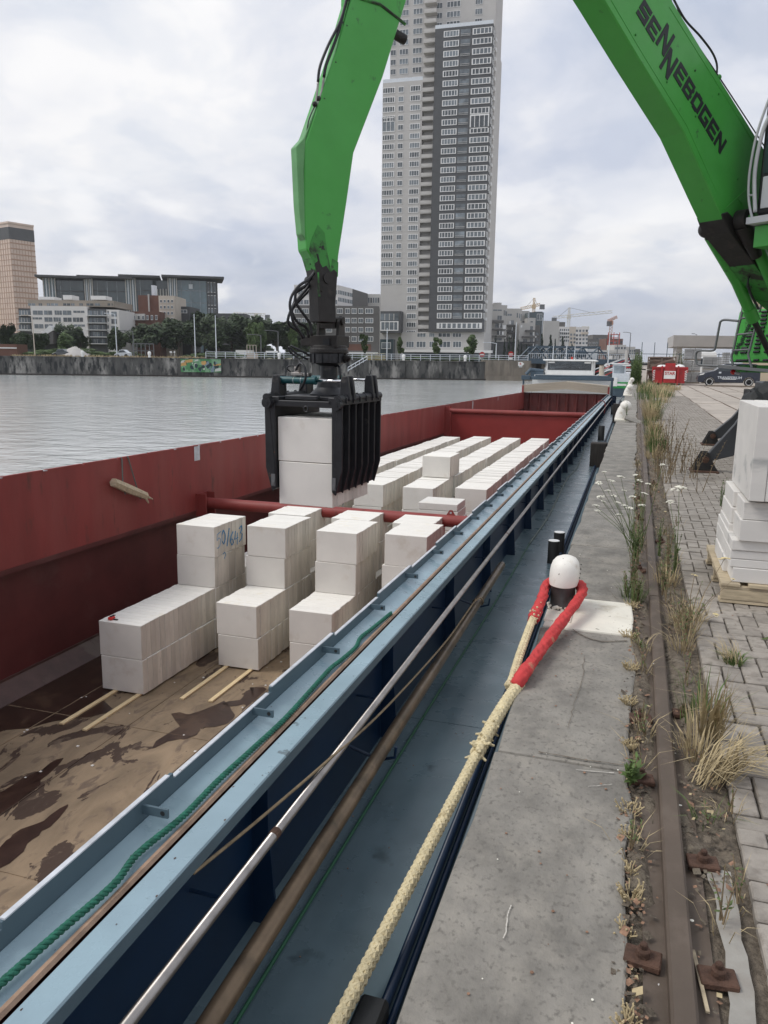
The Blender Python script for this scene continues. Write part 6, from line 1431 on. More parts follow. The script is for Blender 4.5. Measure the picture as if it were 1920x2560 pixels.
# mural: generic abstract colours in place of the painted picture
u0, zt = cz(451.5, 897, 127.9); u1, zb = cz(553, 931, 127.9)
mu = cthing('wall_mural', 'rectangular green and orange mural painted on the far quay wall', 'mural', (u0, 127.9, zb))
b = MB(); b.box(u0, u1, 127.84, 127.88, zb, zt); part('background', b, mat('mural_green', (.07, .22, .09), .8, var=.2, scale=2, stain=(.20, .36, .22), stsc=.8, stthr=(.5, .55)), mu, frame=CITY)
mc = [mat('mural_orange', (.50, .30, .11), .8), mat('mural_pale', (.50, .52, .48), .8), mat('mural_blue', (.18, .24, .28), .8), mat('mural_dark', (.02, .04, .045), .8)]
rm = random.Random(3); Wm, Hm = u1 - u0, zt - zb
for k in range(34):
    cx0, cz0 = u0 + rm.uniform(.05, .95) * Wm, zb + Hm * rm.uniform(.08, .75) ; s0_ = rm.uniform(.12, .42); col = rm.choice((1, 2, 2, 3, 3, 0)); n_ = rm.choice((5, 6, 7)); a0 = rm.uniform(0, 3)
    pg = [(max(u0, min(u1, cx0 + s0_ * rm.uniform(.5, 1.2) * math.cos(a0 + 2 * PI * q / n_))), max(zb, min(zt, cz0 + s0_ * 1.3 * rm.uniform(.5, 1.2) * math.sin(a0 + 2 * PI * q / n_)))) for q in range(n_)]
    b = MB(); b.prism(pg, lambda p, t: (p[0], t, p[1]), 127.82 - .0007 * k, 127.84); part('painted_shape', b, mc[col], mu, frame=CITY)
for (x0, y0, x1, y1, c_) in ((.0, .45, .14, .78, 0), (.10, .70, .30, .98, 0), (.86, .5, 1, .68, 0), (.0, .66, .08, .92, 1), (.34, .80, .44, .99, 1), (.84, .05, 1, .35, 1)):
    b = MB(); b.prism([(u0 + x0 * Wm, zb + y0 * Hm), (u0 + x1 * Wm, zb + (y0 + .06) * Hm), (u0 + x1 * Wm, zb + y1 * Hm), (u0 + (x0 + .02) * Wm, zb + (y1 - .08) * Hm)], lambda p, t: (p[0], t, p[1]), 127.79, 127.84); part('painted_shape', b, mc[c_], mu, frame=CITY)
# railing along the far quay
ra = cthing('quay_railing', 'white post-and-rail railing on top of the far quay wall', 'railing', (0, 128.6, ZT))
ur0, ur1 = cz(515, 900, 128.6)[0], cz(1320, 900, 128.6)[0]
b = MB()
for z in (.45, .8, 1.12): b.box(ur0, ur1, 128.57, 128.63, ZT + z, ZT + z + .07)
part('rail', b, M_['lgrey'], ra, frame=CITY)
pm_ = MB(); pm_.box(-.05, .05, -.05, .05, 0, 1.15); pm_ = pm_.mesh('post', M_['lgrey'])
u = ur0
while u < ur1: place('post', pm_, ra, (u, 128.6, ZT), frame=CITY); u += 1.6
b = MB(); p0_, p1_ = cz(870, 926, 127.7), cz(918, 898, 127.7)
for dz in (0, .5): b.tube([(p0_[0], 127.7, p0_[1] + dz), (p1_[0], 127.7, p1_[1] + dz)], .06, 5)
for k in range(6): t_ = k / 5; b.tube([(p0_[0] + (p1_[0] - p0_[0]) * t_, 127.7, p0_[1] + (p1_[1] - p0_[1]) * t_ + dz2) for dz2 in (-.2, .5)], .04, 4)
single('stair_rail', b, M_['lgrey'], 'slanting white handrail of steps on the far quay wall', 'handrail', frame=CITY, base=(p0_[0], 127.7, p0_[1]))
for (px, lab) in ((207, 'white bollard on the far quay at the left, by the gravel heap'), (374, 'white bollard on the far quay left of the mural'), (698, 'white bollard on the far quay by the grab'), (1009, 'white bollard on the far quay under the tower'), (1163, 'white bollard on the far quay right of the tower')):
    u, z = cz(px, 895, 128.2); b = MB(); b.lathe([(.22, 0), (.2, .5), (.28, .55), (.28, .95), (.1, 1.05)], 12); single('quay_bollard', b, M_['white'], lab, 'bollard', frame=CITY @ Matrix.Translation((u, 128.2, ZT + .05)), group='white bollards on the far quay')
# signs on the walls
for (px, py, ltr, flip, lab) in ((1302, 910, 'R', 1, 'white arrow sign with letter R on the far wall, left of the wheelhouse'), (1518, 913, 'R', -1, 'white arrow sign with letter R right of the wheelhouse')):
    u, z = cz(px, py, 127.6); t = cthing('arrow_sign', lab, 'sign', (u, 127.6, z - .4), 'arrow signs by the bridge')
    b = MB(); s_ = flip; b.prism([(u - .42 * s_, z - .32), (u + .2 * s_, z - .32), (u + .55 * s_, z), (u + .2 * s_, z + .32), (u - .42 * s_, z + .32)], lambda p, t: (p[0], t, p[1]), 127.55, 127.62); part('board', b, M_['white'], t, frame=CITY)
    text('sign_letter', ltr, CITY @ Matrix.Translation((u - .06 * s_, 127.53, z)) @ UP, .5, M_['redink'], t, ext=.01)
    b = MB(); b.box(u - .3, u + .25, 127.56, 127.62, z - .52, z - .38); part('lower_plate', b, M_['lgrey'], t, frame=CITY)
# ---------------------------------------------------------------- buildings
M_['towergrey'] = mat('light_grey_cladding', (.47, .455, .435), .8, var=.05, scale=.3, stretch=(1, 1, 1))
M_['towerdark'] = mat('dark_grey_brick', (.080, .082, .085), .85, var=.08, scale=.5)
M_['wframe'] = mat('white_window_frame', (.72, .72, .71), .5)
M_['wglass'] = mat('window_glass', (.115, .135, .15), .12, var=.7, scale=.35, rand=.5, spec=.8)
M_['plaster'] = mat('white_plaster', (.68, .66, .64), .8, var=.04, scale=.3)
M_['taupe'] = mat('taupe_plaster', (.30, .26, .215), .8, var=.04, scale=.3)
M_['greyplaster'] = mat('pale_grey_plaster', (.50, .485, .46), .8, var=.05, scale=.3)
M_['dkglass'] = mat('dark_green_glass', (.040, .064, .072), .15, var=.5, scale=.25, spec=.9, stretch=(1, 1, .3))
M_['blglass'] = mat('blue_green_glass', (.12, .18, .205), .12, var=.4, scale=.2, spec=.9)
M_['copper'] = mat('copper_glass', (.62, .49, .41), .45, var=.1, scale=.15, spec=.7)
M_['cgrid'] = mat('copper_grid_line', (.42, .27, .19), .6)
M_['bluegrey'] = mat('grey_brown_brick', (.13, .125, .12), .85, var=.06, scale=.4)
M_['redbrick'] = mat('red_brown_brick', (.15, .075, .055), .85, var=.15, scale=.5)
M_['cream'] = mat('cream_render', (.52, .46, .39), .8, var=.05, scale=.4)
UW = {}
def unitwin(kind, n):
    if (kind, n) in UW: return UW[(kind, n)]
    b = MB(); fwd = {'white': .06, 'thin': .03, 'none': .0}[kind]
    b.add([(0, -.03, 0), (1, -.03, 0), (1, -.03, 1), (0, -.03, 1)], [(0, 1, 2, 3)], 1)
    if fwd:
        fz = fwd * 1.7; b.box(0, 1, -.12, 0, 0, fz); b.box(0, 1, -.12, 0, 1 - fz, 1); b.box(0, fwd, -.12, 0, fz, 1 - fz); b.box(1 - fwd, 1, -.12, 0, fz, 1 - fz)
    for k in range(1, n): x = k / n; b.box(x - .018, x + .018, -.10, 0, .02, .98)
    me = b.mesh('window', [M_['wframe'] if kind != 'none' else M_['greyplaster'], M_['wglass']]); UW[(kind, n)] = me; return me
class Bld:
    def __init__(s, name, label, px, py, d, rz=0, z0=1.3, cat='building', grp=None):
        u, _ = cz(px, py, d); s.fr = CITY @ Matrix.Translation((u, d, z0)) @ Matrix.Rotation(rz, 4, 'Z'); s.inv = s.fr.inverted(); s.z0 = z0
        s.root = thing(name, label, cat, s.fr, grp); s.e = s.inv @ EYE
    def f(s, px, py, y=0.): r = s.inv.to_3x3() @ ray(px, py); k = (y - s.e.y) / r.y; p = s.e + r * k; return p.x, p.z
    def side(s, px, py, x=0.): r = s.inv.to_3x3() @ ray(px, py); k = (x - s.e.x) / r.x; p = s.e + r * k; return p.y, p.z
    def box(s, nm, x0, x1, y0, y1, z0, z1, m, label=None):
        b = MB(); b.box(x0, x1, y0, y1, z0, z1); o = part(nm, b, m, s.root); 
        if label: o['label'] = label
        return o
    def bpx(s, nm, px0, px1, pyt, pyb, y0, y1, m):
        x0, zt = s.f(px0, pyt, y0); x1, _ = s.f(px1, pyt, y0); zb = 0 if pyb is None else s.f(px0, pyb, y0)[1]
        return s.box(nm, x0, x1, y0, y1, zb, zt, m)
    def win(s, x0, x1, z0, z1, y=0., kind='white', n=2, nm='window', side=False):
        return place(nm, unitwin(kind, n), s.root, (x0, y, z0) if not side else (y, x0, z0), (0, 0, 0) if not side else (0, 0, PI / 2), (abs(x1 - x0), 1, z1 - z0))
    def wpx(s, px0, px1, py0, py1, y=0., kind='white', n=2, nm='window'):
        x0, z1 = s.f(px0, py0, y); x1, z0 = s.f(px1, py1, y); return s.win(x0, x1, z0, z1, y, kind, n, nm)
# high-rise
D = 262
tw = Bld('apartment_tower', 'very tall apartment tower of light grey and dark grey brick with white window frames', 1207, 800, D, math.radians(-15))
F3 = lambda x, y: (900 + x / 2.765, 480 + y / 2.765); F2 = lambda x, y: (640 + x / 2.592, y / 2.592)
xd = tw.f(1071, 830)[0]; zdt = tw.f(1206, 61)[1]; zdb = tw.f(*F3(700, 968))[1]
SD = tw.side(1232, 700)[0]; SD1 = tw.side(1217, 700)[0]
tw.box('dark_facade', xd, 0, 0, SD1, zdb, zdt, M_['towerdark'])
zlo = tw.f(1109, 789.6)[1]; zhi = tw.f(1128, 84.9)[1]; pit = (zhi - zlo) / 30
xl = tw.f(952, 700, 2.0)[0]; xlr = tw.f(1047, 700, 2.0)[0]; zlt = tw.f(958, 208, 2.0)[1]
tw.box('light_facade', xl, xlr, 2.0, 18, 0, zlt, M_['towergrey'])
xu = tw.f(976, 100, 4.0)[0]; tw.box('upper_facade', xu, 0, 4.0, SD - 1, 0, zdt + 60, M_['towergrey'])
tw.box('balcony_shaft', xlr, xd, 4.5, 20, 0, zdt + 58, M_['towerdark'])
tw.box('corner_column', -1, .25, SD1 + .5, SD, 0, zdt - 4, M_['greyplaster'])
tw.box('base_facade', tw.f(1002, 880, 1.0)[0], .5, 1.0, 20, 0, zdb, M_['towergrey'])
cw = 1.0
c1 = (tw.f(1099, 520)[0], tw.f(1136, 520)[0]); cb2 = (tw.f(1139.5, 520)[0], tw.f(1163, 520)[0]); c3 = (tw.f(1168, 520)[0], -.25)
for k in range(31):
    z = zlo + k * pit - .85
    tw.win(*c1, z, z + 1.8, 0, 'white', 5); 
    if k != 21: tw.win(*c3, z, z + 1.8, 0, 'white', 5)
    b = MB(); b.box(cb2[0], cb2[1], -.03, 0, z - .1, z + 1.85, 0); b.box(cb2[0], cb2[1], -.14, -.02, z + .0, z + .10, 1); b.box(cb2[0], cb2[1], -.14, -.04, z + .45, z + .55, 1); part('loggia', b, [M_['wglass'], M_['greyplaster']], tw.root)
    tw.win(.5, SD1 * .3, z, z + 1.8, .003, 'white', 2, side=True); tw.win(SD1 * .45, SD1 * .72, z - .2, z + 1.9, .003, 'white', 2, side=True)
    b = MB(); b.box(.0, .5, SD1 * .75, SD1 + .4, z - .5, z + .5); part('balcony', b, M_['wframe'], tw.root)
tw.win(*c3, zlo + 21 * pit - .9 - pit * .5, zlo + 21 * pit + 1.0 + pit * .3, 0, 'white', 4)
zz = tw.f(*F3(700, 945))[1]; tw.win(c1[0], -.2, zz, zz + 1.9, 0, 'white', 9)
l1 = (tw.f(953.5, 520, 2)[0], tw.f(984, 520, 2)[0]); l2 = (tw.f(992, 520, 2)[0], tw.f(1005, 520, 2)[0]); l3 = (tw.f(1021, 520, 2)[0], tw.f(1046, 520, 2)[0])
zl0 = tw.f(970, 727, 2)[1]
for k in range(-5, 24):
    z = zl0 + k * pit - .75
    if z + 2 > zlt or z < 8: continue
    if k >= 1:
        if k != 18: tw.win(*l1, z, z + 1.8, 2.0, 'white', 5)
        tw.win(*l2, z, z + 1.8, 2.0, 'white', 2)
    tw.win(*l3, z, z + 1.8, 2.0, 'white', 4)
tw.win(*l1, zl0 + 18 * pit - 1, zl0 + 19 * pit + .6, 2.0, 'thin', 3)
bs = (tw.f(1047.5, 520, 4)[0], tw.f(1070, 520, 4)[0])
for k in range(-4, 46):
    z = zl0 + k * pit - .9
    b = MB(); b.box(xlr + .1, xd - .1, 1.6, 4.5, z - .25, z - .05, 0); b.box(xlr + .1, xd - .1, 1.6, 1.7, z, z + .95, 0)
    b.add([(xlr + .3, 4.47, z + .1), (xd - .2, 4.47, z + .1), (xd - .2, 4.47, z + 2.1), (xlr + .3, 4.47, z + 2.1)], [(0, 1, 2, 3)], 1)
    part('balcony', b, [M_['greyplaster'], M_['wglass']], tw.root)
up_cols = [(977, 990, 2), (999, 1021, 3), (1032, 1055, 3)]
for a_, c_, n_ in up_cols:
    x0, x1 = tw.f(a_, 120, 4)[0], tw.f(c_, 120, 4)[0]
    for k in range(23, 38): z = zl0 + k * pit - .3; tw.win(x0, x1, z, z + 1.7, 4.0, 'thin', n_)
for a_, c_, n_ in ((1092, 1106, 2), (1117, 1151, 4), (1188, 1206, 3)):
    x0, x1 = tw.f(a_, 30, 4)[0], tw.f(c_, 30, 4)[0]
    for k in range(31, 36): z = zlo + k * pit + .6; tw.win(x0, x1, z, z + 1.7, 4.0, 'thin', n_)
b = MB(); b.box(xd, 0, .1, .2, zdt, zdt + 1.1); part('roof_glass_rail', b, M_['lgrey'], tw.root)
b = MB(); b.box(xl, xlr, 2.1, 2.2, zlt, zlt + 1.1); part('roof_glass_rail', b, M_['lgrey'], tw.root)
for py0, py1, cols in ((975, 1003, ((395, 455), (478, 515), (540, 625), (640, 700))), (1032, 1075, ((320, 372), (390, 455), (480, 520), (548, 625), (643, 700)))):
    for a_, c_ in cols: X0_, X1_ = F3(a_, 0)[0], F3(c_, 0)[0]; tw.wpx(X0_, X1_, 480 + py0 / 2.765, 480 + py1 / 2.765, 1.0, 'thin', 3)
tw.bpx('shop_front', 1008, 1219, 881, None, -1.0, 1.0, M_['dkglass']); tw.bpx('canopy', 1006, 1228, 874, 880, -3.0, 1.0, M_['wframe'])
bb = tw; tw.bpx('black_box_frame', 949, 1002, 778, 832, -1.5, 2, M_['towerdark']); tw.wpx(951, 996, 803, 827, -1.52, 'white', 4); tw.wpx(951, 996, 784, 801, -1.52, 'none', 4)
tw.bpx('lower_dark_box', 947, 983, 848, None, -1.0, 2, M_['dkglass']); tw.wpx(954, 977, 856, 872, -1.02, 'thin', 1)
# grey office with white top floors (behind the grab)
g = Bld('grey_office', 'dark grey brick office with white top floors behind the grab', 735, 800, 215)
g.bpx('lower_facade', 735, 948, 763, None, 0, 18, M_['bluegrey']); g.bpx('upper_facade', 735, 845, 712, 763, 2, 16, M_['plaster'])
x0, zt = g.f(843, 712, 2); x1, zt2 = g.f(881, 722, 12); b = MB(); 
x2, zt3 = g.f(918, 731, 16); z0_ = g.f(843, 763, 2)[1]
b.add([(x0, 2, z0_), (x1, 12, z0_), (x1, 12, zt2), (x0, 2, zt), (x0, 22, z0_), (x1, 22, z0_), (x1, 22, zt2), (x0, 22, zt)], [(0, 1, 2, 3), (3, 2, 6, 7), (1, 5, 6, 2), (0, 3, 7, 4)]); part('upper_wing', b, M_['plaster'], g.root)
b = MB(); b.add([(x1, 12, z0_), (x2, 20, z0_), (x2, 20, zt3), (x1, 12, zt2), (x1, 26, z0_), (x2, 26, z0_), (x2, 26, zt3), (x1, 26, zt2)], [(0, 1, 2, 3), (3, 2, 6, 7), (1, 5, 6, 2)]); part('grey_wing', b, M_['bluegrey'], g.root)
for (py0, py1) in ((725, 737), (749, 761)):
    for a_, c_ in ((745, 758), (760, 772), (778, 791), (836, 843)): g.wpx(a_, c_, py0, py1, 2.0, 'thin', 2)
for (py0, py1) in ((771, 784.5), (795, 808), (818, 831), (841, 854)):
    for a_, c_, n_ in ((736, 753, 3), (755, 772, 3), (777, 790, 2), (797, 812, 3), (815, 830, 3), (842, 857, 3), (863, 875, 2), (879, 892, 3), (896, 908, 2), (913, 933, 3)): g.wpx(a_, c_, py0, py1, 0, 'white', n_)
g.bpx('brick_base', 870, 928, 860, 876, -.05, 0, M_['redbrick']); g.bpx('shop_canopy', 737, 765, 876, 880, -1, 0, M_['wframe']); g.bpx('shop_canopy', 872, 945, 880, 885, -1, 0, M_['wframe'])
for k in range(9):
    t_ = (k + .3) / 9; b = MB(); X_ = x0 + (x1 - x0) * t_; Y_ = 2 + 10 * t_; dX = (x1 - x0) / 9 * .8; dY = 10 / 9 * .8
    for zc_ in (.42, .78):
        h_ = (zt + (zt2 - zt) * t_ - z0_); b.add([(X_, Y_ - .05, z0_ + h_ * (zc_ - .22)), (X_ + dX, Y_ + dY - .05, z0_ + h_ * (zc_ - .22)), (X_ + dX, Y_ + dY - .05, z0_ + h_ * (zc_ - .02)), (X_, Y_ - .05, z0_ + h_ * (zc_ - .02))], [(0, 1, 2, 3)])
    part('window', b, M_['glassm'], g.root)
g2 = Bld('pale_block', 'small pale flat-roofed block just left of the tower', 917, 735, 240); g2.bpx('wall', 917, 951, 735, None, 0, 12, M_['greyplaster'])
for k in range(5): g2.wpx(920 + k * 6, 924 + k * 6, 743, 758, 0, 'thin', 1)
# white apartment block at the left
Q1 = lambda x, y: (x / 5.027, 740 + y / 5.027)
a = Bld('white_apartments', 'white apartment block with a taupe top floor and dark recessed windows at the left', 72, 800, 168)
a.bpx('white_facade', *[Q1(380, 0)[0], Q1(1085, 0)[0]], 740 + 122 / 5.027, None, 0, 16, M_['plaster']); a.bpx('top_floor', Q1(345, 0)[0], Q1(1425, 0)[0], 740 + 47 / 5.027, 740 + 125 / 5.027, 1.5, 14, M_['taupe'])
a.bpx('balcony_bay', Q1(1080, 0)[0], Q1(1325, 0)[0], 740 + 158 / 5.027, None, .8, 14, M_['towerdark']); a.bpx('right_facade', Q1(1325, 0)[0], Q1(1490, 0)[0], 740 + 170 / 5.027, None, 1.2, 14, M_['plaster']); a.bpx('left_bay', Q1(230, 0)[0], Q1(385, 0)[0], 740 + 155 / 5.027, None, 1.5, 14, M_['towerdark'])
for (x0, x1, y0, y1, n_) in ((412, 540, 182, 236, 2), (552, 657, 182, 236, 2), (685, 780, 182, 236, 3), (788, 898, 182, 238, 2), (922, 1062, 184, 212, 3), (397, 530, 268, 295, 3), (558, 662, 268, 323, 2), (672, 768, 268, 323, 3), (796, 903, 270, 325, 2), (915, 1045, 270, 325, 3), (432, 548, 353, 407, 2), (562, 665, 355, 409, 2), (692, 785, 355, 409, 3), (930, 1068, 357, 385, 3), (960, 1052, 443, 497, 2), (670, 760, 440, 494, 2), (1000, 1075, 530, 580, 2)):
    a.wpx(Q1(x0, 0)[0], Q1(x1, 0)[0], 740 + y0 / 5.027, 740 + y1 / 5.027, 0, 'none', n_)
for (x0, x1) in ((355, 445), (485, 530), (588, 632), (640, 730), (793, 885), (893, 938), (997, 1043), (1085, 1175), (1195, 1258), (1352, 1384), (1402, 1418)): a.wpx(Q1(x0, 0)[0], Q1(x1, 0)[0], 740 + 92 / 5.027, 740 + 122 / 5.027, 1.5, 'none', 2)
for y0 in (158, 250, 338, 425, 512, 597):
    a.bpx('balcony_slab', Q1(1080, 0)[0], Q1(1335, 0)[0], 740 + (y0 + 86) / 5.027 - .6, 740 + (y0 + 86) / 5.027 + .8, -.8, .8, M_['wframe']) if y0 < 590 else None
    if y0 < 590:
        a.wpx(Q1(1088, 0)[0], Q1(1160, 0)[0], 740 + (y0 + 25) / 5.027, 740 + (y0 + 82) / 5.027, .8, 'none', 2); a.wpx(Q1(1165, 0)[0], Q1(1255, 0)[0], 740 + (y0 + 25) / 5.027, 740 + (y0 + 82) / 5.027, .8, 'none', 3); a.wpx(Q1(1262, 0)[0], Q1(1320, 0)[0], 740 + (y0 + 25) / 5.027, 740 + (y0 + 82) / 5.027, .8, 'none', 2)
        a.wpx(Q1(1350, 0)[0], Q1(1370, 0)[0], 740 + (y0 + 30) / 5.027, 740 + (y0 + 72) / 5.027, 1.2, 'none', 1); a.wpx(Q1(1398, 0)[0], Q1(1470, 0)[0], 740 + (y0 + 38) / 5.027, 740 + (y0 + 100) / 5.027, 1.2, 'none', 2)
    if y0 in (158, 250, 338):
        a.bpx('balcony_slab', Q1(225, 0)[0], Q1(385, 0)[0], 740 + (y0 + 80) / 5.027, 740 + (y0 + 87) / 5.027, .3, 1.5, M_['wframe']); a.wpx(Q1(235, 0)[0], Q1(380, 0)[0], 740 + (y0 + 20) / 5.027, 740 + (y0 + 78) / 5.027, 1.5, 'none', 4)
for (x0, x1, y0) in ((225, 320, 573), (372, 425, 563), (535, 625, 567)): a.bpx('roof_box', x0 / 2.37, x1 / 2.37, 500 + y0 / 2.37, 500 + 590 / 2.37, 4, 8, M_['wframe'])
# glass offices
for i, (x0, xm, x1, yt, yt2, lab) in enumerate(((245, 325, 500, 450, 462, 'leftmost dark glass office with an overhanging flat roof'), (490, 545, 750, 452, 490, 'second dark glass office with a long overhanging roof'), (733, 800, 912, 448, 466, 'third glass office, narrow, with an overhanging roof'), (985, 1045, 1290, 450, 505, 'rightmost and largest glass office with a sloping-looking overhanging roof'))):
    g = Bld('glass_office', lab, x0 / 2.37, 740, 255 + 3 * i, math.radians(14), grp='glass offices')
    xa, za_ = g.f(x0 / 2.37 + 4, 500 + (yt + 12) / 2.37); xm_ = g.f(xm / 2.37, 700)[0]; xb = g.f(x1 / 2.37 - 4, 700)[0]
    g.box('end_bay', xa, xm_, 0, 12, 0, za_, M_['blglass']); g.box('long_facade', xm_, xb, .6, 12, 0, za_ - .5, M_['blglass'] if i == 3 else M_['dkglass']); g.box('flat_roof', xa - 2.0, xb + 2.5, -3, 14, za_ + .1, za_ + .75, M_['towerdark'])
    for k in range(5): g.box('concrete_fin', xa + (xm_ - xa) * k / 4 - .15, xa + (xm_ - xa) * k / 4 + .15, -.5, 0, 2, za_, M_['greyplaster'] if k % 2 == 0 else M_['lgrey'])
    nb = int((xb - xm_) / 3)
    for k in range(nb): g.box('mullion', xm_ + (k + .5) * 3 - .08, xm_ + (k + .5) * 3 + .08, .45, .6, 0, za_ - .6, M_['glassm'])
    for k in range(7): g.box('floor_band', xm_, xb, .5, .6, za_ - 3.9 * (k + 1), za_ - 3.9 * (k + 1) + .25, M_['towerdark'] if i < 3 else M_['glassm'])
    if i == 3:
        g.box('framed_end', xb - 3.2, xb + .4, .2, 12, 0, za_ - .6, M_['towerdark'])
        for k in range(6):
            for j in range(3): g.win(xb - 2.9 + j * 1.0, xb - 2.3 + j * 1.0, za_ - 4.2 * (k + 1), za_ - 4.2 * k - .9, .2, 'thin', 1)
        z = g.f(1130 / 2.37, 500 + 515 / 2.37)[1]; g.box('roof_logo_plate', g.f(1117 / 2.37, 700)[0], g.f(1140 / 2.37, 700)[0], .35, .45, z - .6, z + .9, M_['lgrey'])
for i, (x0, x1, y0, y1, d_, lab) in enumerate(((400, 505, 475, 580, 262, 'grey striped link block between the two left glass offices'), (885, 1000, 475, 590, 266, 'grey striped link block between the two right glass offices'))):
    g = Bld('link_block', lab, x0 / 2.37, 740, d_); g.bpx('wall', x0 / 2.37, x1 / 2.37, 500 + y0 / 2.37, None, 0, 10, M_['dkglass'])
    for k in range(6): xx = x0 + 8 + k * (x1 - x0 - 10) / 6; g.bpx('concrete_fin', xx / 2.37, (xx + 7) / 2.37, 500 + (y0 + 52) / 2.37, 500 + y1 / 2.37, -.4, 0, M_['greyplaster'])
# copper tower
c = Bld('copper_office_tower', 'copper-tinted glass office tower with a grey top band at the left edge', 31.5, 700, 380, math.radians(-34))
zt = c.f(31.5, 556)[1]; yw_, _ = c.side(92, 745, 0)
xw = -40; yw_ = c.side(84, 573, 0)[0]; print('copper side', yw_, 'tower', SD, SD1)
c.box('shaft', xw, 0, 0, yw_, 0, zt, M_['copper']); c.box('top_band', xw, .15, -.15, yw_, zt - 7, zt - 1.6, M_['towerdark']); c.box('roof_edge', xw, .4, -.4, yw_, zt, zt + .8, M_['copper'])
b = MB()
for k in range(21): z = 2 + k * (zt - 11) / 20; b.box(xw, .12, -.12, 0, z, z + .28); b.box(0, .12, 0, yw_, z, z + .6)
for k in range(20): x = xw + k * 2; b.box(x, x + .25, -.14, 0, 0, zt - 7)
for k in range(int(yw_ / 1.5)): y = k * 1.5; b.box(0, .14, y, y + .18, 0, zt - 7)
part('facade_grid', b, M_['cgrid'], c.root)
# brick warehouse and small ones
w_ = Bld('brick_building', 'old brown brick building with a pale five-storey front in front of the glass offices', 344, 780, 185)
w_.bpx('brick_wall', 344.5, 396, 738, None, 0, 14, M_['redbrick']); w_.bpx('pale_front', 396, 436, 739, None, -.5, 10, M_['cream']); w_.bpx('chimney_pipe', 369, 372, 735, 785, -.4, 0, M_['greyplaster']); w_.bpx('roof_aerials', 378, 386, 713, 738, 4, 6, M_['lgrey'])
for k in range(4):
    for j in range(4): w_.wpx(400 + j * 9.2, 405.5 + j * 9.2, 749 + k * 15, 757 + k * 15, -.5, 'white', 1)
s1 = Bld('brick_terrace', 'low brown brick terrace with a grey attic between the apartments and the pale building', 297, 780, 180); s1.bpx('wall', 296, 398, 778, None, 0, 8, M_['redbrick']); s1.bpx('attic', 316, 362, 784, 800, -.5, 1, M_['greyplaster'])
for k in range(9): s1.wpx(300 + k * 11, 306 + k * 11, 788, 800, -.52, 'white', 2)
s2 = Bld('dark_house', 'dark slate-coloured house right of the pale building', 437, 780, 190); s2.bpx('wall', 437, 474, 766, None, 0, 10, M_['towerdark']); s2.wpx(449, 468, 774, 783, 0, 'white', 2)
s3 = Bld('flat_grey_hall', 'flat dark grey hall roof above the trees right of the glass offices', 528, 785, 260); s3.bpx('wall', 528, 612, 783, None, 0, 10, M_['towerdark'])
s4 = Bld('brick_shed', 'low red brick shed at the left edge of the far bank', 0, 870, 133); s4.bpx('wall', -10, 41, 860, None, 0, 4, M_['redbrick']); s4.bpx('white_band', -10, 41, 868, 871, -.1, 0, M_['wframe'])
s5 = Bld('covered_stand', 'dark covered walkway with a row of white roof tips at the far left', 0, 830, 150)
s5.bpx('back_wall', -10, 150, 832, None, 0, 1, M_['towerdark'])
for k in range(4): s5.bpx('louvre', -10, 150, 834 + k * 6, 835.4 + k * 6, -.3, 0, M_['bluegrey'])
for k in range(14): s5.bpx('roof_tip', k * 8.5, k * 8.5 + 4.5, 822 + k * .5, 823.5 + k * .5, -1, 1, M_['wframe'])
b = MB(); q0, q1, q2 = s5.f(100, 846, -2), s5.f(133, 826, -2), s5.f(133, 860, -2); b.prism([q0, q1, q2, (q0[0], q2[1])], lambda p, t: (p[0], t, p[1]), -2, 0); part('ramp', b, M_['bluegrey'], s5.root); b = MB(); b.prism([(q0[0], q0[1]), q1, (q1[0] - .6, q1[1] + .9), (q0[0], q0[1] + .5)], lambda p, t: (p[0], t, p[1]), -2.2, 0); part('ramp_top', b, M_['wframe'], s5.root)
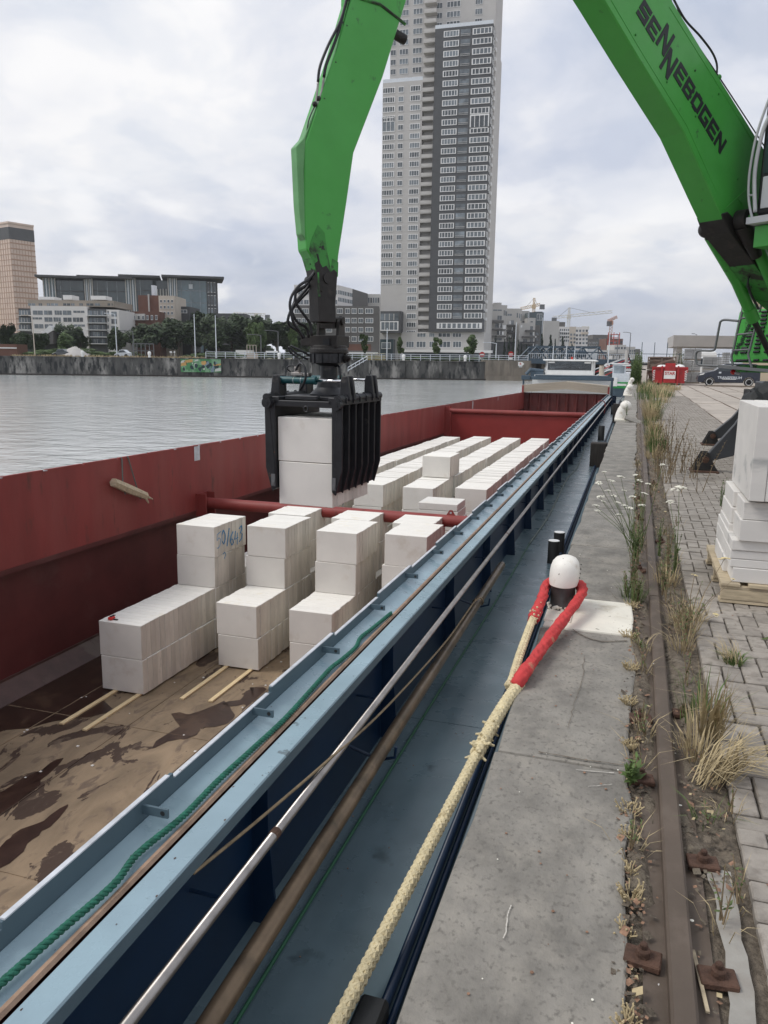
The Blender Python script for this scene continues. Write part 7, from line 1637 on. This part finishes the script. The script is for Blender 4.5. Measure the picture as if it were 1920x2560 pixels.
# right-hand apartment buildings
Q7 = lambda x, y: (1180 + x / 7.54, 720 + y / 7.54)
for i, (x0, x1, y0, d_, lab, extra) in enumerate((
        (345, 665, 320, 285, 'pale apartment building with long dark balconies right of the tower', [(400, 560, 405, 432), (480, 560, 522, 600), (440, 560, 665, 750), (470, 560, 805, 885), (420, 560, 940, 990), (600, 612, 420, 520), (625, 637, 430, 520), (645, 657, 440, 530)]),
        (665, 940, 385, 300, 'second pale apartment building with curved upper corner', [(668, 750, 487, 525), (735, 785, 610, 700), (745, 780, 740, 830), (760, 830, 870, 930), (845, 865, 470, 560), (890, 905, 480, 570), (920, 930, 490, 620)]),
        (940, 1085, 430, 315, 'narrow pale apartment building behind, beside the dark glass block', [(958, 1000, 625, 650), (1060, 1070, 505, 555)]),
        (895, 1195, 660, 292, 'lower pale apartment building with balconies left of the dark block', [(1100, 1145, 720, 800), (1090, 1150, 835, 900), (1090, 1150, 945, 1030), (1105, 1145, 625, 650), (965, 1040, 960, 1020)]))):
    g = Bld('pale_apartments', lab, *Q7(x0, 600), d_, grp='pale apartment buildings')
    g.bpx('wall', Q7(x0, 0)[0], Q7(x1, 0)[0], Q7(0, y0)[1], None, 0, 14, M_['greyplaster'])
    if i == 0: g.bpx('roof_storey', Q7(420, 0)[0], Q7(560, 0)[0], Q7(0, 275)[1], Q7(0, 320)[1], 2, 8, M_['greyplaster'])
    if i == 3: g.bpx('roof_storey', Q7(1055, 0)[0], Q7(1200, 0)[0], Q7(0, 562)[1], Q7(0, 662)[1], 1, 8, M_['greyplaster'])
    for (a0, a1, b0, b1) in extra: g.wpx(Q7(a0, 0)[0], Q7(a1, 0)[0], Q7(0, b0)[1], Q7(0, b1)[1], 0, 'none', 1 if a1 - a0 < 40 else 2)
    bals = {0: [(335, 600, 605, 650), (400, 640, 765, 795), (370, 640, 895, 925)], 1: [(655, 840, 690, 720), (620, 740, 785, 815), (680, 860, 830, 860), (640, 830, 930, 955)], 2: [], 3: [(1020, 1190, 790, 820), (955, 1190, 905, 935), (950, 1180, 1035, 1060)]}[i]
    for (a0, a1, b0, b1) in bals: g.bpx('balcony', Q7(a0, 0)[0], Q7(a1, 0)[0], Q7(0, b0)[1], Q7(0, b1)[1], -2.2, 0, M_['bluegrey'])
    whites = {0: [(520, 535, 665, 750), (580, 640, 700, 775), (520, 532, 805, 885), (565, 600, 820, 880)], 1: [(700, 740, 625, 680), (755, 770, 740, 800), (690, 730, 890, 935), (830, 865, 670, 710)], 2: [], 3: [(920, 950, 700, 745), (1150, 1165, 830, 890), (1150, 1165, 1050, 1110), (1195, 1215, 905, 935)]}[i]
    for (a0, a1, b0, b1) in whites: g.bpx('white_screen', Q7(a0, 0)[0], Q7(a1, 0)[0], Q7(0, b0)[1], Q7(0, b1)[1], -2.3, -2.1, M_['wframe'])
    g.bpx('dark_base', Q7(x0, 0)[0], Q7(x1, 0)[0], Q7(0, 1010)[1], None, -.3, 0, M_['towerdark'])
g = Bld('dark_glass_block', 'dark glass lift tower block rising among the pale apartments', *Q7(1085, 500), 305); g.bpx('wall', *[Q7(1085, 0)[0], Q7(1355, 0)[0]], Q7(0, 455)[1], None, 0, 12, M_['dkglass']); g.bpx('roof_box', Q7(1185, 0)[0], Q7(1330, 0)[0], Q7(0, 445)[1], Q7(0, 470)[1], 2, 6, M_['towerdark'])
g.wpx(Q7(1225, 0)[0], Q7(1320, 0)[0], Q7(0, 485)[1], Q7(0, 610)[1], -.05, 'thin', 2); g.bpx('light_fin', Q7(1330, 0)[0], Q7(1340, 0)[0], Q7(0, 560)[1], None, -.3, 0, M_['lgrey']); g.bpx('lower_wing', Q7(1195, 0)[0], Q7(1290, 0)[0], Q7(0, 700)[1], None, -4, 0, M_['bluegrey'])
for k in range(3): g.wpx(Q7(1200, 0)[0], Q7(1255, 0)[0], Q7(0, 835 + k * 110)[1], Q7(0, 890 + k * 110)[1], -4.02, 'none', 2)
Q5 = lambda x, y: (1280 + x / 5.184, 720 + y / 5.184)
def simple(x0, x1, y0, d_, lab, m, rows, kind='none', nm='far_building', cols=5, y1=None, dz=13):
    g = Bld(nm, lab, *Q5(x0, 600), d_, grp='buildings beyond the bridge'); g.bpx('wall', Q5(x0, 0)[0], Q5(x1, 0)[0], Q5(0, y0)[1], None, 0, dz, m)
    wd = (x1 - x0) / cols
    for r_ in rows:
        for k in range(cols): g.wpx(Q5(x0 + wd * (k + .2), 0)[0], Q5(x0 + wd * (k + .8), 0)[0], Q5(0, r_)[1], Q5(0, r_ + 28)[1], 0, kind, 1)
    return g
g = simple(415, 615, 425, 330, 'white gable-ended apartment building right of the dark block', M_['greyplaster'], []); 
g = simple(615, 745, 500, 340, 'white apartment building side with many small balconies', M_['plaster'], (530, 575, 622, 668), cols=5)
for r_ in (560, 605, 652): g.bpx('balcony', Q5(620, 0)[0], Q5(742, 0)[0], Q5(0, r_)[1], Q5(0, r_ + 14)[1], -1.5, 0, M_['wframe'])
b = g.bpx('mansard_roof', Q5(565, 0)[0], Q5(690, 0)[0], Q5(0, 440)[1], Q5(0, 500)[1], 2, 10, M_['bluegrey'])
simple(705, 830, 500, 360, 'tan and white apartment building under the long crane', M_['cream'], (590, 640, 690), cols=3)
g = simple(820, 990, 505, 370, 'white terrace-stepped apartment building left of the far brick one', M_['plaster'], (540, 600, 650, 700), cols=4); g.bpx('tan_roof_edge', Q5(905, 0)[0], Q5(992, 0)[0], Q5(0, 570)[1], Q5(0, 600)[1], -1, 0, M_['cream'])
simple(990, 1110, 660, 420, 'grey glazed building with pale windows beyond the bridge', M_['bluegrey'], (700, 745), 'white', cols=4)
simple(1050, 1300, 605, 450, 'far grey hipped block beyond the bridge', M_['bluegrey'], (650, 700), 'none', cols=7)
simple(1225, 1440, 655, 400, 'brown brick building with red scaffold beyond the bridge', M_['redbrick'], (690, 735), 'none', cols=5)
g = simple(1330, 1480, 735, 380, 'small pale building in front of the brown brick one', M_['greyplaster'], (765,), cols=4)
simple(1475, 1600, 760, 430, 'pale far buildings nearest the vanishing point', M_['greyplaster'], (800, 835), cols=5)
simple(1590, 1665, 790, 520, 'last hazy grey houses at the vanishing point', M_['bluegrey'], (), cols=3)
u0, z_ = cz(1519, 850, 395); t = cthing('red_scaffold', 'narrow red scaffold tower in front of the brown brick building', 'scaffold', (u0, 395, 1.3)); b = MB()
for k in range(9): b.box(u0, u0 + 6, 394.8, 395, 2 + k * 1.6, 2.35 + k * 1.6)
for k in range(3): b.box(u0 + k * 2.8, u0 + k * 2.8 + .35, 394.8, 395, 1.3, 16)
part('frame', b, mat('red_scaffold_paint', (.45, .06, .035), .6), t, frame=CITY)
# bridge
D = 142; br = cthing('truss_bridge', 'grey steel truss bridge over the canal behind the wheelhouse', 'bridge', (cz(1339, 880, D)[0], D, 0))
uL, zT = cz(1337, 864, D); uR, _ = cz(1502, 864, D); zB = cz(1400, 897, D)[1]
b = MB()
for dd in (0, 7): b.box(uL, uR, D + dd, D + dd + .35, zT - .3, zT)
part('top_chord', b, M_['blue'], br, frame=CITY)
for ap in (1341, 1376, 1420, 1456, 1496):
    ua = cz(ap, 870, D)[0]; b = MB()
    for dd in (0, 7):
        for du in (-2.0, 0, 1.9): b.tube([(ua, D + dd, zT - .2), (ua + du, D + dd, zB)], .14 if du else .10, 4)
    b.box(ua - 1.6, ua + 1.6, D - .05, D + .1, zB + 1.1, zB + 1.3); part('truss_panel', b, M_['blue'], br, frame=CITY)
uE0, uE1 = cz(1318, 905, D)[0], cz(1590, 905, D)[0]
b = MB(); b.box(uE0, uE1, D - .8, D + 9, zB - .9, zB); part('deck', b, M_['blue'], br, frame=CITY)
b = MB()
for k in range(60): u = uE0 + k * .36; b.box(u, u + .04, D - .8, D - .76, zB, zB + .85)
b.box(uE0, uE1, D - .82, D - .76, zB + .85, zB + .93); part('railing', b, M_['lgrey'], br, frame=CITY)
for (p0, p1) in ((1319, 1337), (1352, 1360), (1476, 1484), (1494, 1506)):
    a0, a1 = cz(p0, 900, D + 2)[0], cz(p1, 900, D + 2)[0]; b = MB(); b.box(a0, a1, D + 1, D + 8, -3, zB - .9); part('pier', b, M_['quaywall2'], br, frame=CITY)
b = MB(); b.box(uE1 - 6.5, uE1 + 12, D - 4, D + 12, -3, -.1); part('abutment', b, M_['quaywall'], br, frame=CITY)
b = MB(); a0, z0_ = cz(1418, 884, D + 4); a1, _ = cz(1470, 884, D + 4); b.tube([(a0, D + 4, z0_), (a1, D + 4, z0_)], .65, 12); part('counterweight_drum', b, M_['blue'], br, frame=CITY, ang=40)
u, z = cz(1481, 885, D + 3); b = MB(); b.box(u - 1, u + 1, D + 3, D + 5, zB, z + .9); part('control_cabin', b, M_['wframe'], br, frame=CITY)
g = Bld('white_viaduct', 'long low white viaduct beyond the bridge', 1465, 875, 230, z0=0)
g.bpx('parapet', 1466, 1560, 875, 881, 0, 8, M_['greyplaster']); g.bpx('deck', 1466, 1560, 883, 888, .5, 8, M_['bluegrey'])
for k in range(6): g.bpx('column', 1470 + k * 16, 1473 + k * 16, 888, None, 2, 3, M_['greyplaster'])
# flag poles and lamps on far side
for px, py0, py1, lab in ((1291, 897, 805, 'tall white pole on the far quay at the bridge'), (1384, 897, 864, 'white pole left on the bridge deck'), (1417, 897, 864, 'white pole in the middle of the bridge'), (1438, 895, 865, 'thin white pole in front of the bridge drum'), (1525, 900, 832, 'tall white pole right of the bridge'), (968, 893, 820, 'white pole on the far quay left of the tower'), (485, 880, 785, 'twin thin white masts above the trees'), (538, 890, 788, 'white mast right of the mural'), (80, 882, 790, 'rusty lamp post at the far left'), (287, 860, 785, 'white lamp mast beside the white apartments')):
    lamp(px, py0, py1, 131, lab, 0 if 'lamp' not in lab else -.9, 'lgrey' if 'rusty' not in lab else 'cream', .10, ZT, 'poles and masts on the far bank')
for px, py1, lab in ((1241, 858, 'white double lamp post under the tower canopy'), (695, 828, 'dark street lamp above the hedge left of the grab'), (332, 828, 'dark street lamp in the trees'), (652, 838, 'street lamp between trees left of the grab')):
    lamp(px, 890, py1, 134, lab, -1.2, 'lgrey' if 'white' in lab else 'grey', .12, ZT, 'street lamps on the far bank')
for px, py, lab in ((1277, 885, 'round red and white road sign right of the hedge'), (1205, 886, 'round red and white road sign under the tower')):
    u, z = cz(px, py, 136); t = cthing('road_sign', lab, 'road sign', (u, 136, ZT), 'no-entry signs'); b = MB(); b.tube([(u, 136, ZT), (u, 136, z)], .07, 6); part('pole', b, M_['grey'], t, frame=CITY)
    b = MB(); b.lathe([(.45, 0), (.45, .05)], 18, M=Matrix.Translation((u, 135.9, z)) @ Matrix.Rotation(PI / 2, 4, 'X')); part('disc', b, M_['redink'], t, frame=CITY); b = MB(); b.box(u - .32, u + .32, 135.82, 135.84, z - .08, z + .08); b.box(u - .35, u + .35, 135.9, 135.95, z - 1.0, z - .55); part('white_bar', b, M_['white'], t, frame=CITY)
# cranes
M_['cyel'] = mat('tower_crane_yellow', (.55, .42, .27), .6); M_['cwhite'] = mat('tower_crane_white', (.60, .58, .52), .6); M_['cred'] = mat('tower_crane_red', (.50, .27, .18), .6)
def lattice(b, A, B_, w, n, r):
    A, B_ = Vector(A), Vector(B_); d = (B_ - A); t = d.normalized(); s_ = t.cross(Vector((0, 1, 0))).normalized() * w
    for o_ in (s_, -s_): b.tube([A + o_, B_ + o_], r, 4)
    for k in range(n): p, q = A + d * k / n, A + d * (k + 1) / n; b.tube([p + (s_ if k % 2 else -s_), q + (-s_ if k % 2 else s_)], r * .7, 4)
def crane(pm, pb, pj, pp, L, Rr, D, m, lab, cw_side=-1, mj=None):
    u, zb = cz(pm, pb, D); zj = cz(pm, pj, D)[1]; zp = cz(pm, pp, D)[1]; l, zl = cz(*L, D); r_, zr = cz(*Rr, D)
    t = cthing('tower_crane', lab, 'crane', (u, D, zb), 'tower cranes on the skyline'); k = D / 300
    b = MB(); lattice(b, (u, D, zb), (u, D, zj), .5 * k, 10, .10 * k); part('mast', b, m, t, frame=CITY)
    b = MB(); lattice(b, (u, D, zj), (u, D, zp), .3 * k, 5, .14 * k); b.box(u - .7 * k, u + .7 * k, D - .5, D + .5, zj - 1 * k, zj + .4 * k); part('tower_head', b, m, t, frame=CITY)
    b = MB(); lattice(b, (l, D, zl), (r_, D, zr), .45 * k, 22, .10 * k); part('jib', b, mj or m, t, frame=CITY)
    b = MB(); c_ = (l, zl) if cw_side < 0 else (r_, zr); b.box(c_[0] - .2 * k, c_[0] + 1.6 * k, D - .5, D + .5, c_[1] - 1.8 * k, c_[1]); part('counterweight', b, M_['grey'], t, frame=CITY)
    b = MB(); b.tube([(u, D, zp), (l + (u - l) * .35, D, zl + (zj - zl) * .35)], .06 * k, 3); b.tube([(u, D, zp), (u + (r_ - u) * .6, D, zj + (zr - zj) * .6)], .06 * k, 3); part('tie_bar', b, M_['grey'], t, frame=CITY)
crane(1334, 782, 765, 745, (1301, 772), (1351, 761), 420, M_['cyel'], 'yellow tower crane just above the dark glass block', 1)
crane(1421, 815, 790, 769, (1381, 794), (1531, 779), 420, M_['cwhite'], 'pale tower crane with the longest jib, above the white apartments', -1)
crane(1526, 840, 805, 801, (1519, 803), (1543, 792), 460, M_['cred'], 'short-looking red and white tower crane above the brown brick building', -1)
crane(640.5, 800, 787, 784, (583, 784.5), (664, 787), 520, M_['cwhite'], 'distant pale tower crane above the trees at the left', 1)
crane(1462, 830, 820, 818, (1455, 819), (1473, 820), 620, M_['cwhite'], 'tiny distant pale crane behind the white apartments', -1)
# ---------------------------------------------------------------- trees
M_['leafd'] = mat('dark_tree_leaves', (.040, .062, .026), .7, var=.55, scale=1.2, coord='World', detail=3)
M_['leafm'] = mat('mid_green_leaves', (.065, .105, .032), .7, var=.5, scale=1.2, coord='World', detail=3)
M_['conif'] = mat('dark_conifer', (.018, .032, .020), .8, var=.4, scale=1.5, coord='World', detail=3)
M_['bark'] = mat('bark', (.09, .07, .055), .9, var=.2, scale=4)
def crownmesh(seed, m, kind='round', n=1500, lf=.075):
    r = random.Random(seed); b = MB()
    if kind == 'round': cl = [((r.uniform(-.6, .6), r.uniform(-.6, .6), r.uniform(-.45, .75)), r.uniform(.22, .42)) for _ in range(17)]
    elif kind == 'cone': cl = [((r.uniform(-.3, .3) * (1 - k / 13), r.uniform(-.3, .3) * (1 - k / 13), -1 + 2 * k / 12), .34 * (1 - k / 13) + .07) for k in range(13)]
    elif kind == 'pollard': cl = [((.62 * math.cos(a) * q, .62 * math.sin(a) * q, z), r.uniform(.20, .30)) for a, q, z in [(r.uniform(0, 6.28), r.uniform(.1, 1), r.uniform(-.6, .75)) for _ in range(12)]]
    else: cl = [((r.uniform(-.9, .9), r.uniform(-.5, .5), r.uniform(-.6, .3)), r.uniform(.2, .4)) for _ in range(16)]
    for _ in range(n):
        c_, R0 = r.choice(cl); d = Vector((r.gauss(0, 1), r.gauss(0, 1), r.gauss(0, 1))).normalized(); p = Vector(c_) + d * R0 * (r.random() ** .4); s_ = lf * r.uniform(.5, 1.4)
        a_ = Vector((r.gauss(0, 1), r.gauss(0, 1), r.gauss(0, .6))).normalized() * s_; q = a_.orthogonal().normalized() * s_ * .7
        b.add([p - a_, p + q, p + a_, p - q], [(0, 1, 2, 3)])
    return b.mesh('crown', m)
CM = {}
for k in range(3): CM['d%d' % k] = crownmesh(60 + k, M_['leafd'], n=4200, lf=.085)
for k in range(2): CM['m%d' % k] = crownmesh(70 + k, M_['leafm'], n=3600, lf=.08)
for k in range(2): CM['p%d' % k] = crownmesh(80 + k, M_['leafm'], 'pollard', 1800, .085)
for k in range(2): CM['c%d' % k] = crownmesh(90 + k, M_['conif'], 'cone', 900, .10)
CM['h0'] = crownmesh(95, M_['leafm'], 'hedge', 2200, .07)
CM['h1'] = crownmesh(96, M_['leafd'], 'hedge', 2600, .10)
tb = MB(); tb.tube([(0, 0, -1.6), (.02, 0, -.6), (0, .03, .1)], [.07, .05, .03], 7)
for a_, l_ in ((.3, .6), (2.2, .55), (4.2, .6), (5.3, .45)): tb.tube([(0, 0, -.7), (.25 * math.cos(a_), .25 * math.sin(a_), -.2), (l_ * math.cos(a_), l_ * math.sin(a_), .35)], [.035, .025, .012], 5)
TRM = tb.mesh('trunk', M_['bark'])
def tree(key, px, pyt, pyb, wpx, d, label, name='tree', grp='trees on the far bank', cat='tree', zg=1.3):
    u, zt = cz(px, pyt, d); wd = wpx / F * d / 2; h = zt - zg
    t = cthing(name, label, cat, (u, d, zg), grp)
    kz = h / 2.35 if name != 'conifer' else h / 2.1; cz_ = zt - kz
    rz = R_.uniform(0, 6)
    place('crown', CM[key], t, (0, 0, cz_ - zg), (0, 0, rz), (wd, wd, kz)); place('trunk', TRM, t, (0, 0, cz_ - zg), (0, 0, rz), (wd * .8, wd * .8, (cz_ - zg) / 1.6))
Z1 = lambda x, y: (x / 2.37, 500 + y / 2.37)
tl = [(745, 715, 150, 178, 'd0'), (850, 712, 170, 170, 'd1'), (950, 702, 150, 182, 'd2'), (1050, 712, 160, 174, 'd0'), (1130, 690, 150, 186, 'd1'), (1205, 664, 160, 190, 'd2'), (1290, 690, 150, 176, 'd0'), (1370, 695, 170, 188, 'd1'), (1460, 682, 170, 180, 'd2'), (1560, 700, 160, 186, 'd0'), (1640, 715, 170, 176, 'd1'), (1740, 720, 180, 184, 'd2'), (1820, 740, 150, 178, 'd0'), (1515, 728, 90, 150, 'm0')]
for i, (x, y, w_, d_, k) in enumerate(tl):
    pos = ON[i] if i < 13 else 'fourteenth'
    tree(k, *Z1(x, y), 880, w_ / 2.37 * 1.5, d_, ('bright mid-green roundish tree in front of the dark wood, left of the grab' if k == 'm0' else 'dark green tree, %s from the left in the wood right of the white apartments' % pos))
for i, (x, y, w_, d_, lab) in enumerate(((30, 735, 110, 145, 'dark tree at the very left edge above the brick shed'), (130, 770, 130, 142, 'second dark tree from the left, behind the lamp post'), (235, 790, 110, 140, 'low dark tree left of the hedge'), (400, 735, 150, 150, 'taller dark tree in front of the white apartments'), (470, 760, 120, 152, 'dark tree overlapping the white apartments on its right'), (390, 780, 130, 138, 'mid-green bushy tree before the white apartments'), (690, 760, 120, 150, 'dark tree covering the foot of the balcony bay'))):
    tree('m1' if 'mid-green' in lab else 'd%d' % (i % 3), *Z1(x, y), 880, w_ / 2.37 * 1.1, d_, lab)
for i, (px, pyt, w_, lab) in enumerate(((646, 805, 34, 'narrow pale-green street tree left of the grab hoses'), (731, 820, 30, 'pale-green street tree behind the rotator, left'), (911, 832, 32, 'pollarded street tree right of the grab'), (793, 835, 26, 'pollarded street tree seen through the rotator ears'), (918 + 80, 840, 32, 'pollarded street tree under the black framed box'), (1092, 840, 38, 'pollarded street tree under the dark facade'), (1184, 833, 56, 'widest pollarded street tree at the tower corner'))):
    tree('p%d' % (i % 2) if i > 1 else 'm0', px, pyt, 893, w_, 137, lab, 'street_tree', 'street trees on the far quay')
for i, (px, pyt, w_) in enumerate(((1240, 842, 14), (1262, 850, 16), (1273, 844, 16), (1284, 845, 15), (1296, 852, 13), (1304, 862, 12), (1316, 863, 14), (1325, 866, 12), (1355, 838, 22), (1377, 840, 26), (1388, 850, 16), (1407, 845, 26), (1430, 862, 20))):
    tree('c%d' % (i % 2), px, pyt, 895, w_ * 1.15, 205 if px < 1340 else 240, 'dark columnar conifer, %s from the left in the row right of the tower' % ON[i], 'conifer', 'conifers right of the tower')
def hedge(px0, px1, pyt, d_, lab, key='h0', nm='hedge'):
    u0, zt = cz(px0, pyt, d_); u1, _ = cz(px1, pyt, d_); t = cthing(nm, lab, 'hedge', ((u0 + u1) / 2, d_, ZT)); h = zt - ZT
    n = max(1, int((u1 - u0) / (h * 4)));
    for k in range(n): 
        c_ = (u0 + (u1 - u0) * (k + .5) / n) - (u0 + u1) / 2; place('foliage', CM[key], t, (c_, 0, h * .55), (0, 0, PI * (k % 2)), ((u1 - u0) / n * .62, 1.0, h * .62))
hedge(285, 760, 855, 196, 'dark undergrowth filling the foot of the wood', 'h1', 'undergrowth'); hedge(-20, 130, 868, 150, 'dark undergrowth at the far left', 'h1', 'undergrowth')
hedge(88, 245, 866, 134, 'long low green hedge on the far bank behind the parked cars'); hedge(245, 350, 876, 135, 'rough bushes right of the green hedge'); hedge(480, 600, 877, 135, 'dark clipped hedge above the mural'); hedge(600, 745, 882, 135, 'clipped hedge behind the railing left of the grab'); hedge(1010, 1262, 889, 134, 'dark clipped hedge behind the railing under the tower'); hedge(848, 950, 884, 135, 'hedge right of the grab behind the railing')
b = MB(); r = random.Random(6)
for _ in range(1400): blades(b, r.uniform(-62, -30), r.uniform(128.9, 131), 1, .3, .25, .6, 0, .5, .06, ZT, r)
o = struct('bank_grass', b, [M_['drygrass']], 'stuff', CITY)
# cars, heap, frames
def fcar(px0, px1, pyb, m, lab):
    d_ = 131; u0, zb = cz(px0, pyb, d_); u1, _ = cz(px1, pyb, d_); w_ = u1 - u0; zb = ZT
    t = cthing('parked_car', lab, 'car', ((u0 + u1) / 2, d_, zb), 'cars parked on the far bank')
    P = [(0, .25), (0, .62), (.22, .80), (.36, 1.32), (.66, 1.36), (.86, .98), (.99, .85), (1, .25)]
    b = MB(); b.prism([(u0 + p[0] * w_, zb + p[1]) for p in P], lambda p, q: (p[0], q, p[1]), d_, d_ + 1.7); part('body', b, m, t, frame=CITY, bev=.04)
    b = MB(); b.prism([(u0 + p[0] * w_, zb + p[1]) for p in ((.27, .86), (.38, 1.26), (.64, 1.28), (.80, .95))], lambda p, q: (p[0], q, p[1]), d_ - .02, d_ + .01); part('side_window', b, M_['glass'], t, frame=CITY)
    for c_ in (.18, .80): b = MB(); b.lathe([(.33, -.05), (.33, .2)], 16, M=Matrix.Translation((u0 + c_ * w_, d_, zb + .33)) @ Matrix.Rotation(-PI / 2, 4, 'X')); part('wheel', b, M_['black'], t, frame=CITY)
fcar(130, 171, 886, mat('grey_car_paint', (.09, .10, .11), .3), 'dark grey car parked left of the gravel heap'); fcar(286, 322, 884, M_['lgrey'], 'light grey car parked on the far bank right of the hedge')
u, z = cz(180, 884, 132); b = MB(); b.lathe([(2.9, 0), (1.9, .8), (.9, 1.45), (.1, 1.75)], 18); single('gravel_heap', b, M_['concrete'], 'grey gravel heap beside the dark grey car', 'gravel heap', frame=CITY @ Matrix.Translation((u, 133, ZT)))
t = cthing('white_van', 'long white vehicle roof behind the hedge left of the grab', 'van', (cz(680, 880, 150)[0], 150, ZT)); u0, zt = cz(663, 877, 150); u1, _ = cz(697, 877, 150); b = MB(); b.box(u0, u1, 150, 153, ZT + .4, zt); part('body', b, M_['white'], t, frame=CITY, bev=.2); b = MB(); b.box(u0 + .3, u1 - .3, 149.95, 150, zt - .9, zt - .4); part('window_band', b, M_['glass'], t, frame=CITY)
u0, zt = cz(589, 875, 138); u1, _ = cz(628, 875, 138); b = MB(); b.box(u0, u1, 138, 141, ZT, zt); single('white_container', b, M_['white'], 'small white container cabin behind the railing', 'container', frame=CITY, base=(u0, 138, ZT))
u0, zt = cz(331, 858, 134); u1, zb = cz(384, 876, 134); t = cthing('billboard_frame', 'empty grey steel billboard frame in front of the trees', 'frame', (u0, 134, ZT)); b = MB()
b.box(u0, u1, 134, 134.15, zt - .15, zt); b.box(u0, u1, 134, 134.15, zb - .15, zb)
for k in range(6): x = u0 + (u1 - u0) * k / 5; b.box(x - .06, x + .06, 134, 134.15, ZT, zt)
part('frame', b, M_['grey'], t, frame=CITY)
for px0, px1, lab in ((424, 430, 'left of two small white notice boards above the wall'), (434, 438, 'right of two small white notice boards above the wall')):
    u0, zt = cz(px0, 878, 130); u1, zb = cz(px1, 882, 130); b = MB(); b.box(u0, u1, 130, 130.05, zb, zt); b.box((u0 + u1) / 2 - .03, (u0 + u1) / 2 + .03, 130.05, 130.1, ZT, zb + .2); single('notice_board', b, M_['white'], lab, 'sign', frame=CITY, base=(u0, 130, ZT))
u0, zt = cz(617, 862, 131); u1, _ = cz(640, 862, 131); b = MB()
for k in range(4): x = u0 + (u1 - u0) * k / 3; b.box(x - .05, x + .05, 131, 131.1, ZT, zt)
b.box(u0, u1, 131, 131.1, zt - .08, zt); b.box(u0, u1, 131, 133, ZT, ZT + 1.0); single('steel_cage', b, M_['cream'], 'rusty steel cage on the far quay right of the mural', 'cage', frame=CITY, base=(u0, 131, ZT))
for px0, px1, lab in ((937, 963, 'yellow mesh gate on the far quay left of the tower'), (916, 933, 'yellowish mesh panel right of the stair rail')):
    u0, zt = cz(px0, 888, 130); u1, _ = cz(px1, 888, 130); b = MB()
    for k in range(14): x = u0 + (u1 - u0) * k / 13; b.box(x - .03, x + .03, 130, 130.06, ZT, zt)
    for k in range(5): b.box(u0, u1, 130, 130.07, ZT + .3 * k, ZT + .3 * k + .05)
    single('mesh_gate', b, mat('yellow_mesh', (.40, .32, .10), .6), lab, 'gate', frame=CITY, base=(u0, 130, ZT))
# ---------------------------------------------------------------- haze
hm2 = bpy.data.materials.new('haze_air'); hm2.use_nodes = True
n_ = hm2.node_tree; n_.nodes.remove(n_.nodes['Principled BSDF']); pv = n_.nodes.new('ShaderNodeVolumePrincipled')
pv.inputs['Color'].default_value = (.86, .89, .93, 1); pv.inputs['Density'].default_value = .00022; pv.inputs['Anisotropy'].default_value = .2
n_.links.new(pv.outputs[0], [q for q in n_.nodes if q.type == 'OUTPUT_MATERIAL'][0].inputs['Volume'])
b = MB(); b.box(-5400, 5400, -5400, 5600, -5, 185); hz_ = struct('haze', b, hm2, 'stuff')
